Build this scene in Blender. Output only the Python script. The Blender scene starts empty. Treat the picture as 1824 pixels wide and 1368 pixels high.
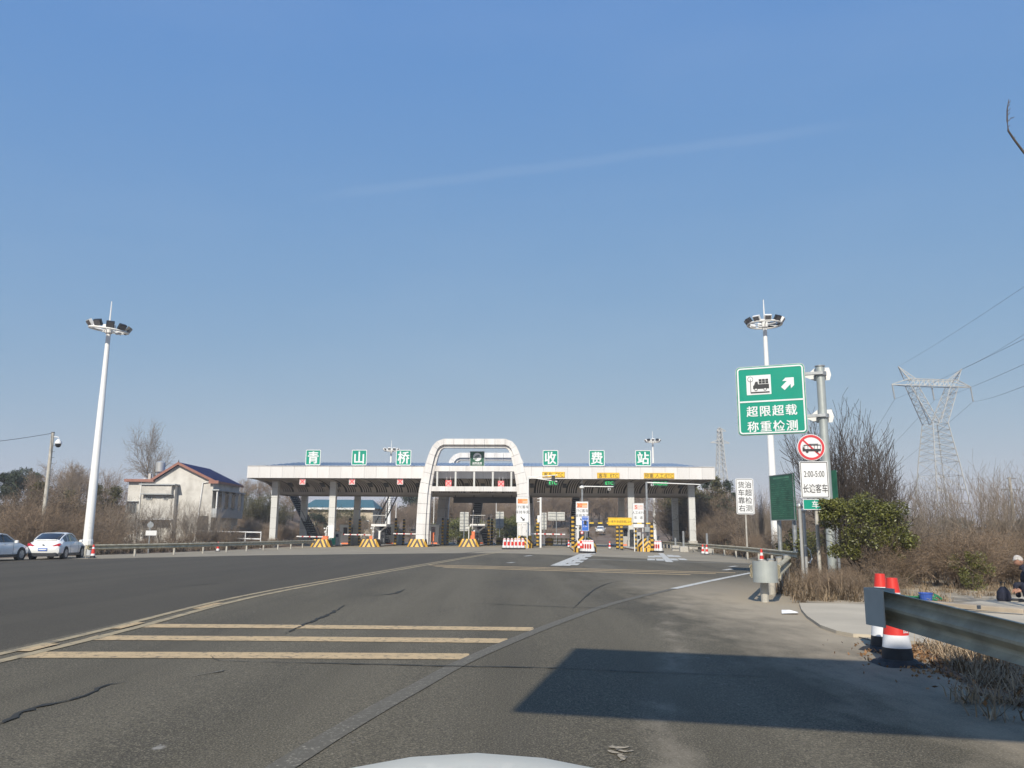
import bpy, math, random
import numpy as np
from mathutils import Matrix, Vector

scene = bpy.context.scene
C = scene.collection
PI = math.pi
R = math.radians

# ------------------------------------------------------------------ camera
F, CAM_H, PITCH, ROLL = 1440.0, 1.4, math.atan((951 - 684) / 1440.0), R(.4)
cam_d = bpy.data.cameras.new("camera")
cam = bpy.data.objects.new("camera", cam_d)
C.objects.link(cam)
cam_d.sensor_width = 36
cam_d.lens = F / 1824 * 36
cam_d.clip_start = .05
cam_d.clip_end = 4000
CM = Matrix.Rotation(PI / 2 + PITCH, 4, 'X') @ Matrix.Rotation(ROLL, 4, 'Z')
cam.matrix_world = Matrix.Translation((0, 0, CAM_H)) @ CM
scene.camera = cam

# ------------------------------------------------------------------ light
SUN_EL, SUN_AZ = R(37), R(12)          # sun stands behind the camera, a little to the left
world = bpy.data.worlds.new("World")
scene.world = world
world.use_nodes = True
wn, wl = world.node_tree.nodes, world.node_tree.links
sky = wn.new("ShaderNodeTexSky")
sky.sky_type = 'NISHITA'
sky.sun_disc = False
sky.sun_elevation = SUN_EL
sky.sun_rotation = PI + SUN_AZ
sky.altitude = 60
sky.air_density = 1.0
sky.dust_density = .3
sky.ozone_density = 3
EXPO = .3
def wmath(op, a, b):
    n = wn.new("ShaderNodeMath"); n.operation = op
    for s, i in ((a, 0), (b, 1)):
        if hasattr(s, 'links'): wl.new(s, n.inputs[i])
        else: n.inputs[i].default_value = s
    return n.outputs[0]
# clear winter sky: the same grading of the sky colour in every direction
sepc = wn.new("ShaderNodeSeparateColor"); wl.new(sky.outputs[0], sepc.inputs[0])
comb = wn.new("ShaderNodeCombineColor")
for i, (k, g) in enumerate(((.55, .68), (.518, .375), (.605, 0.0))):
    q = wmath('POWER', wmath('MULTIPLY', sepc.outputs[i], .138), g)
    wl.new(wmath('MULTIPLY', q, k * 10 / 2 ** EXPO), comb.inputs[i])
# one thin high vapour streak
wtc = wn.new("ShaderNodeTexCoord")
def sky_ray(x, y): return (CM.to_3x3() @ Vector(((x - 912) / F, -(y - 684) / F, -1))).normalized()
ra, rb = sky_ray(545, 354), sky_ray(1545, 221)
pn = ra.cross(rb).normalized(); mid = (ra + rb).normalized(); al = (rb - ra).normalized()
def wdot(v):
    n = wn.new("ShaderNodeVectorMath"); n.operation = 'DOT_PRODUCT'
    wl.new(wtc.outputs['Generated'], n.inputs[0]); n.inputs[1].default_value = v
    return n.outputs['Value']
def wrange(s, a, b, c, d):
    n = wn.new("ShaderNodeMapRange"); n.interpolation_type = 'SMOOTHSTEP'
    wl.new(s, n.inputs[0])
    for i, q in enumerate((a, b, c, d)): n.inputs[i + 1].default_value = q
    return n.outputs[0]
wob = wn.new("ShaderNodeTexNoise"); wob.inputs['Scale'].default_value = 9; wob.inputs['Detail'].default_value = 3
wl.new(wtc.outputs['Generated'], wob.inputs['Vector'])
across = wmath('ADD', wdot(pn), wmath('MULTIPLY', wmath('SUBTRACT', wob.outputs[0], .5), .012))
m_ = wmath('MULTIPLY', wrange(wmath('ABSOLUTE', across, 0), .0015, .009, 1, 0), wrange(wmath('ABSOLUTE', wdot(al), 0), .2, .36, 1, 0))
m_ = wmath('MULTIPLY', m_, wmath('MULTIPLY', wrange(wdot(mid), 0, .5, 0, 1), .04))
veil_map = wn.new("ShaderNodeMapping"); veil_map.inputs['Scale'].default_value = (1, 1, 3.2); wl.new(wtc.outputs['Generated'], veil_map.inputs[0])
veil = wn.new("ShaderNodeTexNoise"); veil.inputs['Scale'].default_value = 2.3; veil.inputs['Detail'].default_value = 5; wl.new(veil_map.outputs[0], veil.inputs['Vector'])
m_ = wmath('ADD', m_, wrange(veil.outputs[0], .42, .75, 0, .03))
smx = wn.new("ShaderNodeMix"); smx.data_type = 'RGBA'
wl.new(m_, smx.inputs[0]); wl.new(comb.outputs[0], smx.inputs[6]); smx.inputs[7].default_value = (7, 7.3, 7.6, 1)
bg = wn["Background"]
bg.inputs[1].default_value = .1
wl.new(smx.outputs[2], bg.inputs[0])

sun_d = bpy.data.lights.new("sun", 'SUN')
sun_d.energy = 4.4
sun_d.angle = R(.53)
sun_d.color = (1, .93, .81)
sun = bpy.data.objects.new("sun", sun_d)
C.objects.link(sun)
SV = Vector((-math.sin(SUN_AZ) * math.cos(SUN_EL), -math.cos(SUN_AZ) * math.cos(SUN_EL), math.sin(SUN_EL)))
sun.rotation_euler = SV.to_track_quat('Z', 'Y').to_euler()
sun.location = (0, -20, 40)

vs = scene.view_settings
vs.view_transform = 'Standard'
vs.look = 'None'
vs.exposure = EXPO
vs.gamma = 1
vs.use_curve_mapping = False
scene.cycles.use_denoising = True
scene.cycles.max_bounces = 6
scene.cycles.transparent_max_bounces = 12
scene.cycles.volume_bounces = 0

# ------------------------------------------------------------------ site survey: photograph point -> place on the site
M3 = CM.to_3x3()
def ray(x, y): return M3 @ Vector(((x - 912) / F, -(y - 684) / F, -1))
def P(x, y, D):
    d = ray(x, y)
    return Vector((0, 0, CAM_H)) + d * (D / d.y)
def crown(Y):
    t = min(max((Y - 12) / 78, 0), 1)
    return -5.9 + 7.1 * t * t * (3 - 2 * t)
def gz(X, Y):
    a = min(abs(X - crown(Y)), 34)
    return .034 - .011 * (math.sqrt(a * a + 16) - 4)
def G(x, y):
    d = ray(x, y)
    z = 0
    for _ in range(30):
        p = Vector((0, 0, CAM_H)) + d * ((z - CAM_H) / d.z)
        z = .5 * z + .5 * gz(p.x, p.y)
    return p
def on(X, Y, dz=0): return Vector((X, Y, gz(X, Y) + dz))
AL = R(3)                               # the toll plaza lies turned 3 degrees from the view
OX, OY = -3.75, 90
def W(u, v, z=0):
    return Vector((OX + u * math.cos(AL) + v * math.sin(AL), OY - u * math.sin(AL) + v * math.cos(AL), z))
def Wg(u, v, dz=0):
    p = W(u, v)
    return Vector((p.x, p.y, gz(p.x, p.y) + dz))
def toll_uv(p):
    a, b = p.x - OX, p.y - OY
    return a * math.cos(AL) - b * math.sin(AL), a * math.sin(AL) + b * math.cos(AL)

# ------------------------------------------------------------------ materials
MATS = {}
def lk(m, a, b): m.node_tree.links.new(a, b)
def mat(name, col, rough=.6, metal=0, var=.18, scale=3, grime=0, grime_col=(.12, .1, .08), grime_scale=1.2, bump=0, bscale=30,
        island=0, emit=None, spec=.5, coat=0, streak=False, coord='Object', trans=0, objvar=0):
    m = bpy.data.materials.new(name)
    m.use_nodes = True
    N = m.node_tree.nodes
    b = N["Principled BSDF"]
    tc = N.new("ShaderNodeTexCoord")
    co = tc.outputs['Object' if coord == 'World' else coord]
    if coord == 'World':
        co = N.new("ShaderNodeNewGeometry").outputs['Position']
    if streak:
        mp = N.new("ShaderNodeMapping")
        mp.inputs['Scale'].default_value = (1, 1, .12)
        lk(m, co, mp.inputs[0])
        cs = mp.outputs[0]
    else:
        cs = co
    n = N.new("ShaderNodeTexNoise")
    n.inputs['Scale'].default_value = scale
    n.inputs['Detail'].default_value = 5
    lk(m, cs, n.inputs['Vector'])
    mr = N.new("ShaderNodeMapRange")
    mr.inputs[1].default_value = .3
    mr.inputs[2].default_value = .7
    mr.inputs[3].default_value = 1 - var
    mr.inputs[4].default_value = 1 + var
    lk(m, n.outputs[0], mr.inputs[0])
    fac = mr.outputs[0]
    if island:
        gi = N.new("ShaderNodeNewGeometry")
        m2 = N.new("ShaderNodeMapRange")
        m2.inputs[3].default_value = 1 - island
        m2.inputs[4].default_value = 1 + island
        lk(m, gi.outputs['Random Per Island'], m2.inputs[0])
        mu = N.new("ShaderNodeMath"); mu.operation = 'MULTIPLY'
        lk(m, fac, mu.inputs[0]); lk(m, m2.outputs[0], mu.inputs[1])
        fac = mu.outputs[0]
    if objvar:
        oi = N.new("ShaderNodeObjectInfo")
        m3 = N.new("ShaderNodeMapRange"); m3.inputs[3].default_value = 1 - objvar; m3.inputs[4].default_value = 1 + objvar
        lk(m, oi.outputs['Random'], m3.inputs[0])
        mu = N.new("ShaderNodeMath"); mu.operation = 'MULTIPLY'
        lk(m, fac, mu.inputs[0]); lk(m, m3.outputs[0], mu.inputs[1])
        fac = mu.outputs[0]
    vm = N.new("ShaderNodeVectorMath"); vm.operation = 'SCALE'
    vm.inputs[0].default_value = col[:3]
    lk(m, fac, vm.inputs['Scale'])
    out = vm.outputs[0]
    if grime:
        g = N.new("ShaderNodeTexNoise")
        g.inputs['Scale'].default_value = grime_scale
        g.inputs['Detail'].default_value = 8
        g.inputs['Roughness'].default_value = .65
        lk(m, cs, g.inputs['Vector'])
        r = N.new("ShaderNodeMapRange")
        r.inputs[1].default_value = .45; r.inputs[2].default_value = .75
        r.inputs[3].default_value = 0; r.inputs[4].default_value = grime
        lk(m, g.outputs[0], r.inputs[0])
        mx = N.new("ShaderNodeMix"); mx.data_type = 'RGBA'
        lk(m, r.outputs[0], mx.inputs[0]); lk(m, out, mx.inputs[6])
        mx.inputs[7].default_value = (*grime_col, 1)
        out = mx.outputs[2]
    lk(m, out, b.inputs['Base Color'])
    b.inputs['Roughness'].default_value = rough
    b.inputs['Metallic'].default_value = metal
    b.inputs['Specular IOR Level'].default_value = spec
    b.inputs['Coat Weight'].default_value = coat
    if trans: b.inputs['Transmission Weight'].default_value = trans
    if emit:
        b.inputs['Emission Color'].default_value = (*emit[:3], 1)
        b.inputs['Emission Strength'].default_value = emit[3]
    if bump:
        bn = N.new("ShaderNodeTexNoise")
        bn.inputs['Scale'].default_value = bscale
        bn.inputs['Detail'].default_value = 6
        lk(m, co, bn.inputs['Vector'])
        bu = N.new("ShaderNodeBump")
        bu.inputs['Strength'].default_value = bump
        bu.inputs['Distance'].default_value = .02
        lk(m, bn.outputs[0], bu.inputs['Height'])
        lk(m, bu.outputs[0], b.inputs['Normal'])
    MATS[name] = m
    return m

clad = mat("white_cladding", (.645, .635, .625), .45, var=.08, scale=1.6, grime=.5, grime_col=(.36, .31, .27), grime_scale=1.3, streak=True, objvar=.06)
clad_col = mat("column_cladding", (.56, .565, .545), .4, objvar=.06, var=.06, scale=1, grime=.2, grime_col=(.3, .28, .25), streak=True)
core_dark = mat("joint_dark", (.03, .03, .03), .8)
soffit_m = mat("soffit_panel", (.34, .3, .26), .5, var=.12, scale=.5)
slat_gap = mat("soffit_gap", (.025, .022, .02), .8)
blackm = mat("black_steel", (.022, .024, .028), .45, var=.3)
steel = mat("stainless_steel", (.5, .5, .48), .4, .45, var=.1, streak=True)
galv = mat("galvanised_steel", (.36, .38, .39), .45, .55, var=.2, scale=6, grime=.4, grime_col=(.2, .19, .17))
galv_rail = mat("weathered_rail_steel", (.42, .38, .27), .6, .0, var=.25, scale=3, grime=.65, grime_col=(.13, .1, .07), grime_scale=2.6)
galv_post = mat("dusty_post_steel", (.45, .43, .38), .6, .2, var=.2, scale=4, grime=.5, grime_col=(.3, .25, .19), grime_scale=3)
white_pole = mat("white_pole_paint", (.74, .74, .72), .4, var=.05, scale=1.5, grime=.3, grime_col=(.35, .34, .32), grime_scale=1.5)
white = mat("white_paint", (.72, .72, .71), .4, var=.05, grime=.12, grime_col=(.4, .38, .35))
sign_white = mat("white_sign_sheeting", (.68, .69, .7), .45, var=.04, grime=.15, grime_col=(.45, .43, .4))
sign_green = mat("green_sign_sheeting", (.0, .255, .175), .5, spec=.25, var=.06, scale=1, grime=.12, grime_col=(.1, .28, .2))
sign_green_old = mat("dark_green_board", (.012, .085, .05), .35, var=.35, scale=1.2, streak=False, grime=.35, grime_col=(.05, .17, .08))
sign_blue = mat("blue_sign_sheeting", (.03, .13, .5), .4, var=.1)
sign_black = mat("black_lettering", (.022, .022, .025), .6)
sign_red = mat("red_sign_sheeting", (.55, .03, .04), .45, var=.1)
yellow = mat("yellow_sign_sheeting", (.8, .5, .02), .45, var=.08, grime=.15, grime_col=(.45, .33, .1))
yellow_dull = mat("yellow_paint", (.55, .33, .03), .6, var=.15, grime=.3, grime_col=(.2, .14, .06), grime_scale=3)
red_plastic = mat("red_plastic", (.62, .035, .025), .4, var=.1, grime=.12, grime_col=(.3, .1, .07))
orange_box = mat("orange_plastic", (.75, .19, .07), .5, var=.1)
white_band = mat("reflective_white_band", (.7, .71, .72), .35, var=.06, grime=.2, grime_col=(.4, .38, .35), grime_scale=4)
rubber = mat("black_rubber", (.022, .022, .024), .7, var=.3, scale=6, grime=.3, grime_col=(.1, .09, .075), grime_scale=5)
glass = mat("dark_glass", (.018, .022, .028), .06, var=.1, spec=.8)
house_glass = mat("house_window_glass", (.04, .055, .06), .1, var=.4, spec=.7)
carpaint = mat("white_car_paint", (.74, .745, .73), .25, var=.03, coat=.6, grime=.08, grime_col=(.5, .48, .44))
bonnet_paint = mat("white_bonnet_paint", (.62, .6, .51), .45, var=.02, coat=.15)
blue_roof = mat("blue_roof_sheet", (.2, .27, .37), .45, var=.12, scale=.7)
deep_blue_roof = mat("deep_blue_tiles", (.02, .045, .22), .5, var=.2, scale=2)
teal_roof = mat("teal_roof_sheet", (.045, .115, .14), .5, var=.1)
plaster = mat("old_white_plaster", (.56, .54, .5), .8, var=.12, scale=.8, grime=.8, grime_col=(.29, .27, .235), grime_scale=.6, bump=.1)
plaster_grey = mat("grey_plaster", (.4, .42, .43), .8, var=.1, grime=.3, grime_col=(.25, .25, .24))
eave_red = mat("red_brown_eaves", (.26, .115, .085), .6, var=.12)
beige_wall = mat("beige_stone_wall", (.42, .36, .27), .8, var=.25, scale=1.4)
conc = mat("concrete_block", (.42, .4, .36), .8, var=.15, grime=.3, grime_col=(.2, .18, .15), bump=.1)
bark = mat("grey_brown_bark", (.07, .055, .044), .85, var=.35, scale=6)
bark_pale = mat("pale_bark", (.22, .18, .14), .85, var=.35, scale=4)
bark_red = mat("red_brown_stems", (.23, .17, .118), .85, var=.3, island=.45, scale=2)
leaf_brown = mat("dead_brown_leaves", (.16, .108, .062), .8, var=.3, island=.6, scale=.6)
leaf_dark = mat("dark_brown_leaves", (.075, .056, .034), .8, var=.3, island=.6, scale=.6)
leaf_olive = mat("olive_leaves", (.075, .07, .022), .7, var=.3, island=.5, scale=.5)
leaf_dkgreen = mat("dark_green_leaves", (.028, .042, .018), .6, var=.3, island=.5, scale=.5)
leaf_green = mat("glossy_green_leaves", (.1, .105, .022), .45, var=.35, island=.6, scale=1.5)
straw = mat("dry_straw", (.27, .2, .125), .85, var=.3, island=.45, scale=1)
straw_dark = mat("dry_brown_weeds", (.15, .11, .07), .85, var=.3, island=.5, scale=1)
tar = mat("tar_seam", (.026, .025, .02), .85, var=.2)
led_red = mat("red_led_cross", (.6, .06, .07), .5, emit=(1, .06, .08, .25))
led_pale = mat("pale_led_face", (.6, .4, .38), .5, emit=(1, .35, .35, .08))
led_green = mat("green_led", (.02, .4, .1), .5, emit=(.03, 1, .25, .6))
led_orange = mat("orange_speed_panel", (.8, .33, .12), .5, var=.1)
cable_m = mat("cable_grey", (.12, .13, .15), .6)
pylon_m = mat("pylon_steel", (.45, .45, .43), .6, .2, var=.15)
skin = mat("weathered_skin", (.36, .19, .13), .6, var=.1, scale=8)
cloth_navy = mat("navy_cloth", (.013, .015, .03), .85, var=.2, scale=9, bump=.2, bscale=12)
hair_grey = mat("grey_hair", (.42, .39, .36), .8, var=.25, scale=30)
timber = mat("weathered_timber", (.3, .25, .19), .8, var=.25, scale=2)
blue_plastic = mat("blue_plastic", (.04, .1, .4), .45, var=.15)
green_net = mat("green_netting", (.02, .16, .07), .7, var=.3)
paper = mat("white_paper", (.75, .74, .72), .7)
lamp_face = mat("lamp_glass", (.12, .12, .13), .2, var=.2)
plate_blue = mat("blue_number_plate", (.05, .14, .5), .4)
tail_red = mat("red_tail_lamp", (.4, .012, .03), .2)
brown_door = mat("brown_kerb_stone", (.14, .075, .045), .8, var=.2)

def stripe_mat(name, a, b, pitch, ax, az, ay=0, duty=.5):
    """two flat painted colours in bands: fract((ax*|x| + az*z + ay*y)/pitch)"""
    m = mat(name, a, .55, var=.12, grime=.25, grime_col=(.2, .15, .09), grime_scale=2.5)
    N = m.node_tree.nodes
    bs = N["Principled BSDF"]
    src = bs.inputs['Base Color'].links[0].from_socket
    tc = N.new("ShaderNodeTexCoord")
    sp = N.new("ShaderNodeSeparateXYZ")
    lk(m, tc.outputs['Object'], sp.inputs[0])
    ab = N.new("ShaderNodeMath"); ab.operation = 'ABSOLUTE'
    lk(m, sp.outputs[0], ab.inputs[0])
    def mul(s, k):
        q = N.new("ShaderNodeMath"); q.operation = 'MULTIPLY'
        lk(m, s, q.inputs[0]); q.inputs[1].default_value = k
        return q.outputs[0]
    def add(s, t):
        q = N.new("ShaderNodeMath"); q.operation = 'ADD'
        lk(m, s, q.inputs[0]); lk(m, t, q.inputs[1])
        return q.outputs[0]
    s = add(add(mul(ab.outputs[0], ax / pitch), mul(sp.outputs[2], az / pitch)), mul(sp.outputs[1], ay / pitch))
    fr = N.new("ShaderNodeMath"); fr.operation = 'FRACT'; lk(m, s, fr.inputs[0])
    gt = N.new("ShaderNodeMath"); gt.operation = 'GREATER_THAN'; lk(m, fr.outputs[0], gt.inputs[0]); gt.inputs[1].default_value = duty
    mx = N.new("ShaderNodeMix"); mx.data_type = 'RGBA'
    lk(m, gt.outputs[0], mx.inputs[0]); lk(m, src, mx.inputs[6]); mx.inputs[7].default_value = (*b, 1)
    lk(m, mx.outputs[2], bs.inputs['Base Color'])
    return m
bar_stripe = stripe_mat("yellow_black_bar", (.75, .47, .03), (.03, .025, .02), .9, 0, 0, 0)
boom_stripe = stripe_mat("red_white_boom", (.72, .7, .69), (.5, .06, .06), .8, 1, 0, duty=.75)
gauge_stripe = stripe_mat("height_bar_stripe", (.75, .5, .03), (.03, .025, .02), .75, 1, 0)

# ------------------------------------------------------------------ helpers
def link(o, parent=None):
    C.objects.link(o)
    if parent is not None: o.parent = parent
    return o
def tag(o, label=None, cat=None, group=None, kind=None):
    if label: o['label'] = label
    if cat: o['category'] = cat
    if group: o['group'] = group
    if kind: o['kind'] = kind
    return o
def thing(name, label, cat, loc=(0, 0, 0), rotz=0, group=None):
    o = bpy.data.objects.new(name, None)
    o.empty_display_size = .2
    C.objects.link(o)
    o.location = loc
    o.rotation_euler = (0, 0, rotz)
    return tag(o, label, cat, group)
def kids(o): return [c for c in C.objects if c.parent == o]
CH = {}
def obj(name, mesh, parent=None, loc=(0, 0, 0), rot=(0, 0, 0), scale=(1, 1, 1)):
    o = bpy.data.objects.new(name, mesh)
    link(o, parent)
    o.location = loc; o.rotation_euler = rot; o.scale = scale
    if parent is not None: CH.setdefault(parent.name, []).append(o)
    return o
def dup(root, loc, rotz=None, label=None, group=None, scale=None):
    def cp(o, parent):
        c = o.copy(); C.objects.link(c)
        if parent is not None:
            c.parent = parent
            CH.setdefault(parent.name, []).append(c)
        for ch in list(CH.get(o.name, [])): cp(ch, c)
        return c
    r = cp(root, None)
    r.location = loc
    if rotz is not None: r.rotation_euler = (0, 0, rotz)
    if scale is not None: r.scale = (scale,) * 3 if not hasattr(scale, '__len__') else scale
    if label: r['label'] = label
    if group: r['group'] = group
    return r

class MB:
    def __init__(s): s.v, s.f, s.m = [], [], []
    def add(s, vs, fs, mi=0):
        n = len(s.v)
        s.v += [tuple(p) for p in vs]
        s.f += [tuple(i + n for i in f) for f in fs]
        s.m += [mi] * len(fs)
        return s
    def box(s, c, d, rz=0, mi=0, rx=0, ry=0):
        hx, hy, hz = d[0] / 2, d[1] / 2, d[2] / 2
        M = Matrix.Translation(c) @ Matrix.Rotation(rz, 4, 'Z') @ Matrix.Rotation(ry, 4, 'Y') @ Matrix.Rotation(rx, 4, 'X')
        vs = [M @ Vector((x * hx, y * hy, z * hz)) for x in (-1, 1) for y in (-1, 1) for z in (-1, 1)]
        return s.add(vs, [(0, 1, 3, 2), (4, 6, 7, 5), (0, 4, 5, 1), (2, 3, 7, 6), (0, 2, 6, 4), (1, 5, 7, 3)], mi)
    def rbox(s, c, d, b=.02, mi=0):
        """box with chamfered vertical edges and chamfered top"""
        hx, hy = d[0] / 2, d[1] / 2
        z0, z1 = c[2] - d[2] / 2, c[2] + d[2] / 2
        def ring(i, z):
            x, y = hx - i, hy - i
            return [(c[0] + px, c[1] + py, z) for px, py in ((-x, -y + b), (-x + b, -y), (x - b, -y), (x, -y + b), (x, y - b), (x - b, y), (-x + b, y), (-x, y - b))]
        vs = ring(0, z0) + ring(0, z1 - b) + ring(b, z1)
        fs = [tuple(range(7, -1, -1)), tuple(range(16, 24))]
        for k in (0, 8):
            fs += [(k + i, k + (i + 1) % 8, k + 8 + (i + 1) % 8, k + 8 + i) for i in range(8)]
        return s.add(vs, fs, mi)
    def prism(s, poly, y0, y1, mi=0):
        """polygon in XZ (counter-clockwise seen from -Y) given depth along Y"""
        n = len(poly)
        vs = [(x, y0, z) for x, z in poly] + [(x, y1, z) for x, z in poly]
        fs = [tuple(range(n)), tuple(range(2 * n - 1, n - 1, -1))] + [(i, i + n, (i + 1) % n + n, (i + 1) % n) for i in range(n)]
        return s.add(vs, fs, mi)
    def slab(s, poly, z0, z1, mi=0):
        n = len(poly)
        vs = [(x, y, z0) for x, y in poly] + [(x, y, z1) for x, y in poly]
        fs = [tuple(range(n - 1, -1, -1)), tuple(range(n, 2 * n))] + [(i, (i + 1) % n, (i + 1) % n + n, i + n) for i in range(n)]
        return s.add(vs, fs, mi)
    def tube(s, a, b, r0, r1=None, n=8, mi=0, cap=True):
        a, b = Vector(a), Vector(b)
        r1 = r0 if r1 is None else r1
        d = (b - a).normalized()
        u = d.orthogonal().normalized(); w = d.cross(u)
        vs = [p + (u * math.cos(2 * PI * i / n) + w * math.sin(2 * PI * i / n)) * r for p, r in ((a, r0), (b, r1)) for i in range(n)]
        fs = [(i, (i + 1) % n, (i + 1) % n + n, i + n) for i in range(n)]
        if cap: fs += [tuple(range(n - 1, -1, -1)), tuple(range(n, 2 * n))]
        return s.add(vs, fs, mi)
    def path(s, pts, r, n=6, mi=0):
        """one continuous tube along points; r number or list"""
        pts = [Vector(p) for p in pts]
        rs = r if hasattr(r, '__len__') else [r] * len(pts)
        up = Vector((0, 0, 1))
        vs = []
        for i, p in enumerate(pts):
            d = (pts[min(i + 1, len(pts) - 1)] - pts[max(i - 1, 0)]).normalized()
            u = up.cross(d)
            u = d.orthogonal().normalized() if u.length < 1e-3 else u.normalized()
            w = d.cross(u)
            vs += [p + (u * math.cos(2 * PI * k / n) + w * math.sin(2 * PI * k / n)) * rs[i] for k in range(n)]
        fs = []
        for i in range(len(pts) - 1):
            fs += [(i * n + k, i * n + (k + 1) % n, (i + 1) * n + (k + 1) % n, (i + 1) * n + k) for k in range(n)]
        fs += [tuple(range(n - 1, -1, -1)), tuple(range((len(pts) - 1) * n, len(pts) * n))]
        return s.add(vs, fs, mi)
    def lathe(s, prof, n=16, mi=0, c=(0, 0), mis=None):
        vs = [(c[0] + r * math.cos(2 * PI * k / n), c[1] + r * math.sin(2 * PI * k / n), z) for r, z in prof for k in range(n)]
        o = len(s.v)
        s.v += vs
        for i in range(len(prof) - 1):
            for k in range(n):
                s.f.append((o + i * n + k, o + i * n + (k + 1) % n, o + (i + 1) * n + (k + 1) % n, o + (i + 1) * n + k))
                s.m.append(mis[i] if mis else mi)
        for idx, rev in ((0, True), (len(prof) - 1, False)):
            t = tuple(o + idx * n + k for k in range(n))
            s.f.append(t[::-1] if rev else t); s.m.append(mis[min(idx, len(mis) - 1)] if mis else mi)
        return s
    def disc(s, c, r, n=24, depth=.02, mi=0):
        """upright disc facing -Y"""
        return s.prism([(c[0] + r * math.cos(2 * PI * k / n), c[2] + r * math.sin(2 * PI * k / n)) for k in range(n)], c[1] - depth / 2, c[1] + depth / 2, mi)
    def mesh(s, name, mats, smooth=False):
        me = bpy.data.meshes.new(name)
        me.from_pydata(s.v, [], s.f)
        for m in (mats if isinstance(mats, (list, tuple)) else [mats]): me.materials.append(m)
        if any(s.m): me.polygons.foreach_set('material_index', s.m)
        if smooth: me.polygons.foreach_set('use_smooth', [True] * len(me.polygons))
        me.update()
        return me
    def build(s, name, mats, parent=None, loc=(0, 0, 0), rot=(0, 0, 0), smooth=False):
        return obj(name, s.mesh(name, mats, smooth), parent, loc, rot)

def smooth_angle(o, deg=35):
    me = o.data
    me.polygons.foreach_set('use_smooth', [True] * len(me.polygons))
    me.set_sharp_from_angle(angle=R(deg))
    return o

TXT = {}
def text_mesh(s, material, off=0.0, space=1.0, bold=0):
    k = (s, material.name, off, space, bold)
    if k in TXT: return TXT[k]
    cu = bpy.data.curves.new("lettering", 'FONT')
    cu.body = s
    cu.align_x, cu.align_y = 'CENTER', 'CENTER'
    cu.size = 1; cu.offset = off; cu.extrude = .008; cu.resolution_u = 3
    cu.space_character = space
    o = bpy.data.objects.new("lettering", cu)
    C.objects.link(o)
    dg = bpy.context.evaluated_depsgraph_get()
    me = bpy.data.meshes.new_from_object(o.evaluated_get(dg), depsgraph=dg)
    bpy.data.objects.remove(o); bpy.data.curves.remove(cu)
    xs = [v.co for v in me.vertices]
    if xs:
        cx = (min(p.x for p in xs) + max(p.x for p in xs)) / 2
        cy = (min(p.y for p in xs) + max(p.y for p in xs)) / 2
        for v in me.vertices: v.co.x -= cx; v.co.y -= cy
    if bold:
        vv = [v.co.copy() for v in me.vertices]; ff = [tuple(p.vertices) for p in me.polygons]
        me = bpy.data.meshes.new("lettering")
        out, fo = [], []
        for k, (dx, dy) in enumerate(((-bold, 0), (bold, 0), (0, bold * .5), (0, -bold * .5))):
            n0 = len(out)
            out += [(p.x + dx, p.y + dy, p.z + .002 * k) for p in vv]
            fo += [tuple(i + n0 for i in f) for f in ff]
        me.from_pydata(out, [], fo)
    me.materials.clear(); me.materials.append(material)
    me.name = "lettering"
    TXT[k] = me
    return me
def text(s, size, loc, material, parent, off=0.0, space=1.0, wx=1.0, rz=0, bold=0):
    return obj("lettering", text_mesh(s, material, off, space, bold), parent, loc, (PI / 2, 0, rz), (size * wx, size, size))
def rrect(x0, z0, x1, z1, r, n=4):
    pts = []
    for cx, cz, a in ((x1 - r, z0 + r, -PI / 2), (x1 - r, z1 - r, 0), (x0 + r, z1 - r, PI / 2), (x0 + r, z0 + r, PI)):
        pts += [(cx + r * math.cos(a + PI / 2 * i / n), cz + r * math.sin(a + PI / 2 * i / n)) for i in range(n + 1)]
    return pts
def frame_ring(mb, x0, z0, x1, z1, r, w, y0, y1, mi=0):
    """rounded rectangular border of width w"""
    a, b = rrect(x0, z0, x1, z1, r), rrect(x0 + w, z0 + w, x1 - w, z1 - w, max(r - w, .005))
    n = len(a)
    vs = [(x, y0, z) for x, z in a] + [(x, y0, z) for x, z in b] + [(x, y1, z) for x, z in a] + [(x, y1, z) for x, z in b]
    fs = []
    for i in range(n):
        j = (i + 1) % n
        fs += [(i, j, n + j, n + i), (2 * n + i, 3 * n + i, 3 * n + j, 2 * n + j), (i, 2 * n + i, 2 * n + j, j), (n + i, n + j, 3 * n + j, 3 * n + i)]
    return mb.add(vs, fs, mi)

# ------------------------------------------------------------------ ground, road, apron
def sstep(a, b, x):
    t = min(max((x - a) / (b - a), 0), 1)
    return t * t * (3 - 2 * t)
def interp(tab, y):
    if y <= tab[0][0]: return tab[0][1]
    for (a, p), (b, q) in zip(tab, tab[1:]):
        if y <= b: return p + (q - p) * (y - a) / (b - a)
    return tab[-1][1]
EDGE_R = [(-15, 4.4), (10, 4.4), (17, 5.0), (22, 6.8), (28, 9.6), (38, 13.0), (50, 15.2), (60, 16.2), (75, 17.0), (90, 20), (140, 24)]
EDGE_L = [(-15, -34), (52, -30), (60, -27), (75, -25), (90, -25), (140, -22)]
def xr(Y): return interp(EDGE_R, Y)
def xl(Y): return interp(EDGE_L, Y)
def bump2(X, Y, cx, cy, sx, sy, h): return h * math.exp(-((X - cx) / sx) ** 2 - ((Y - cy) / sy) ** 2)
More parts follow.
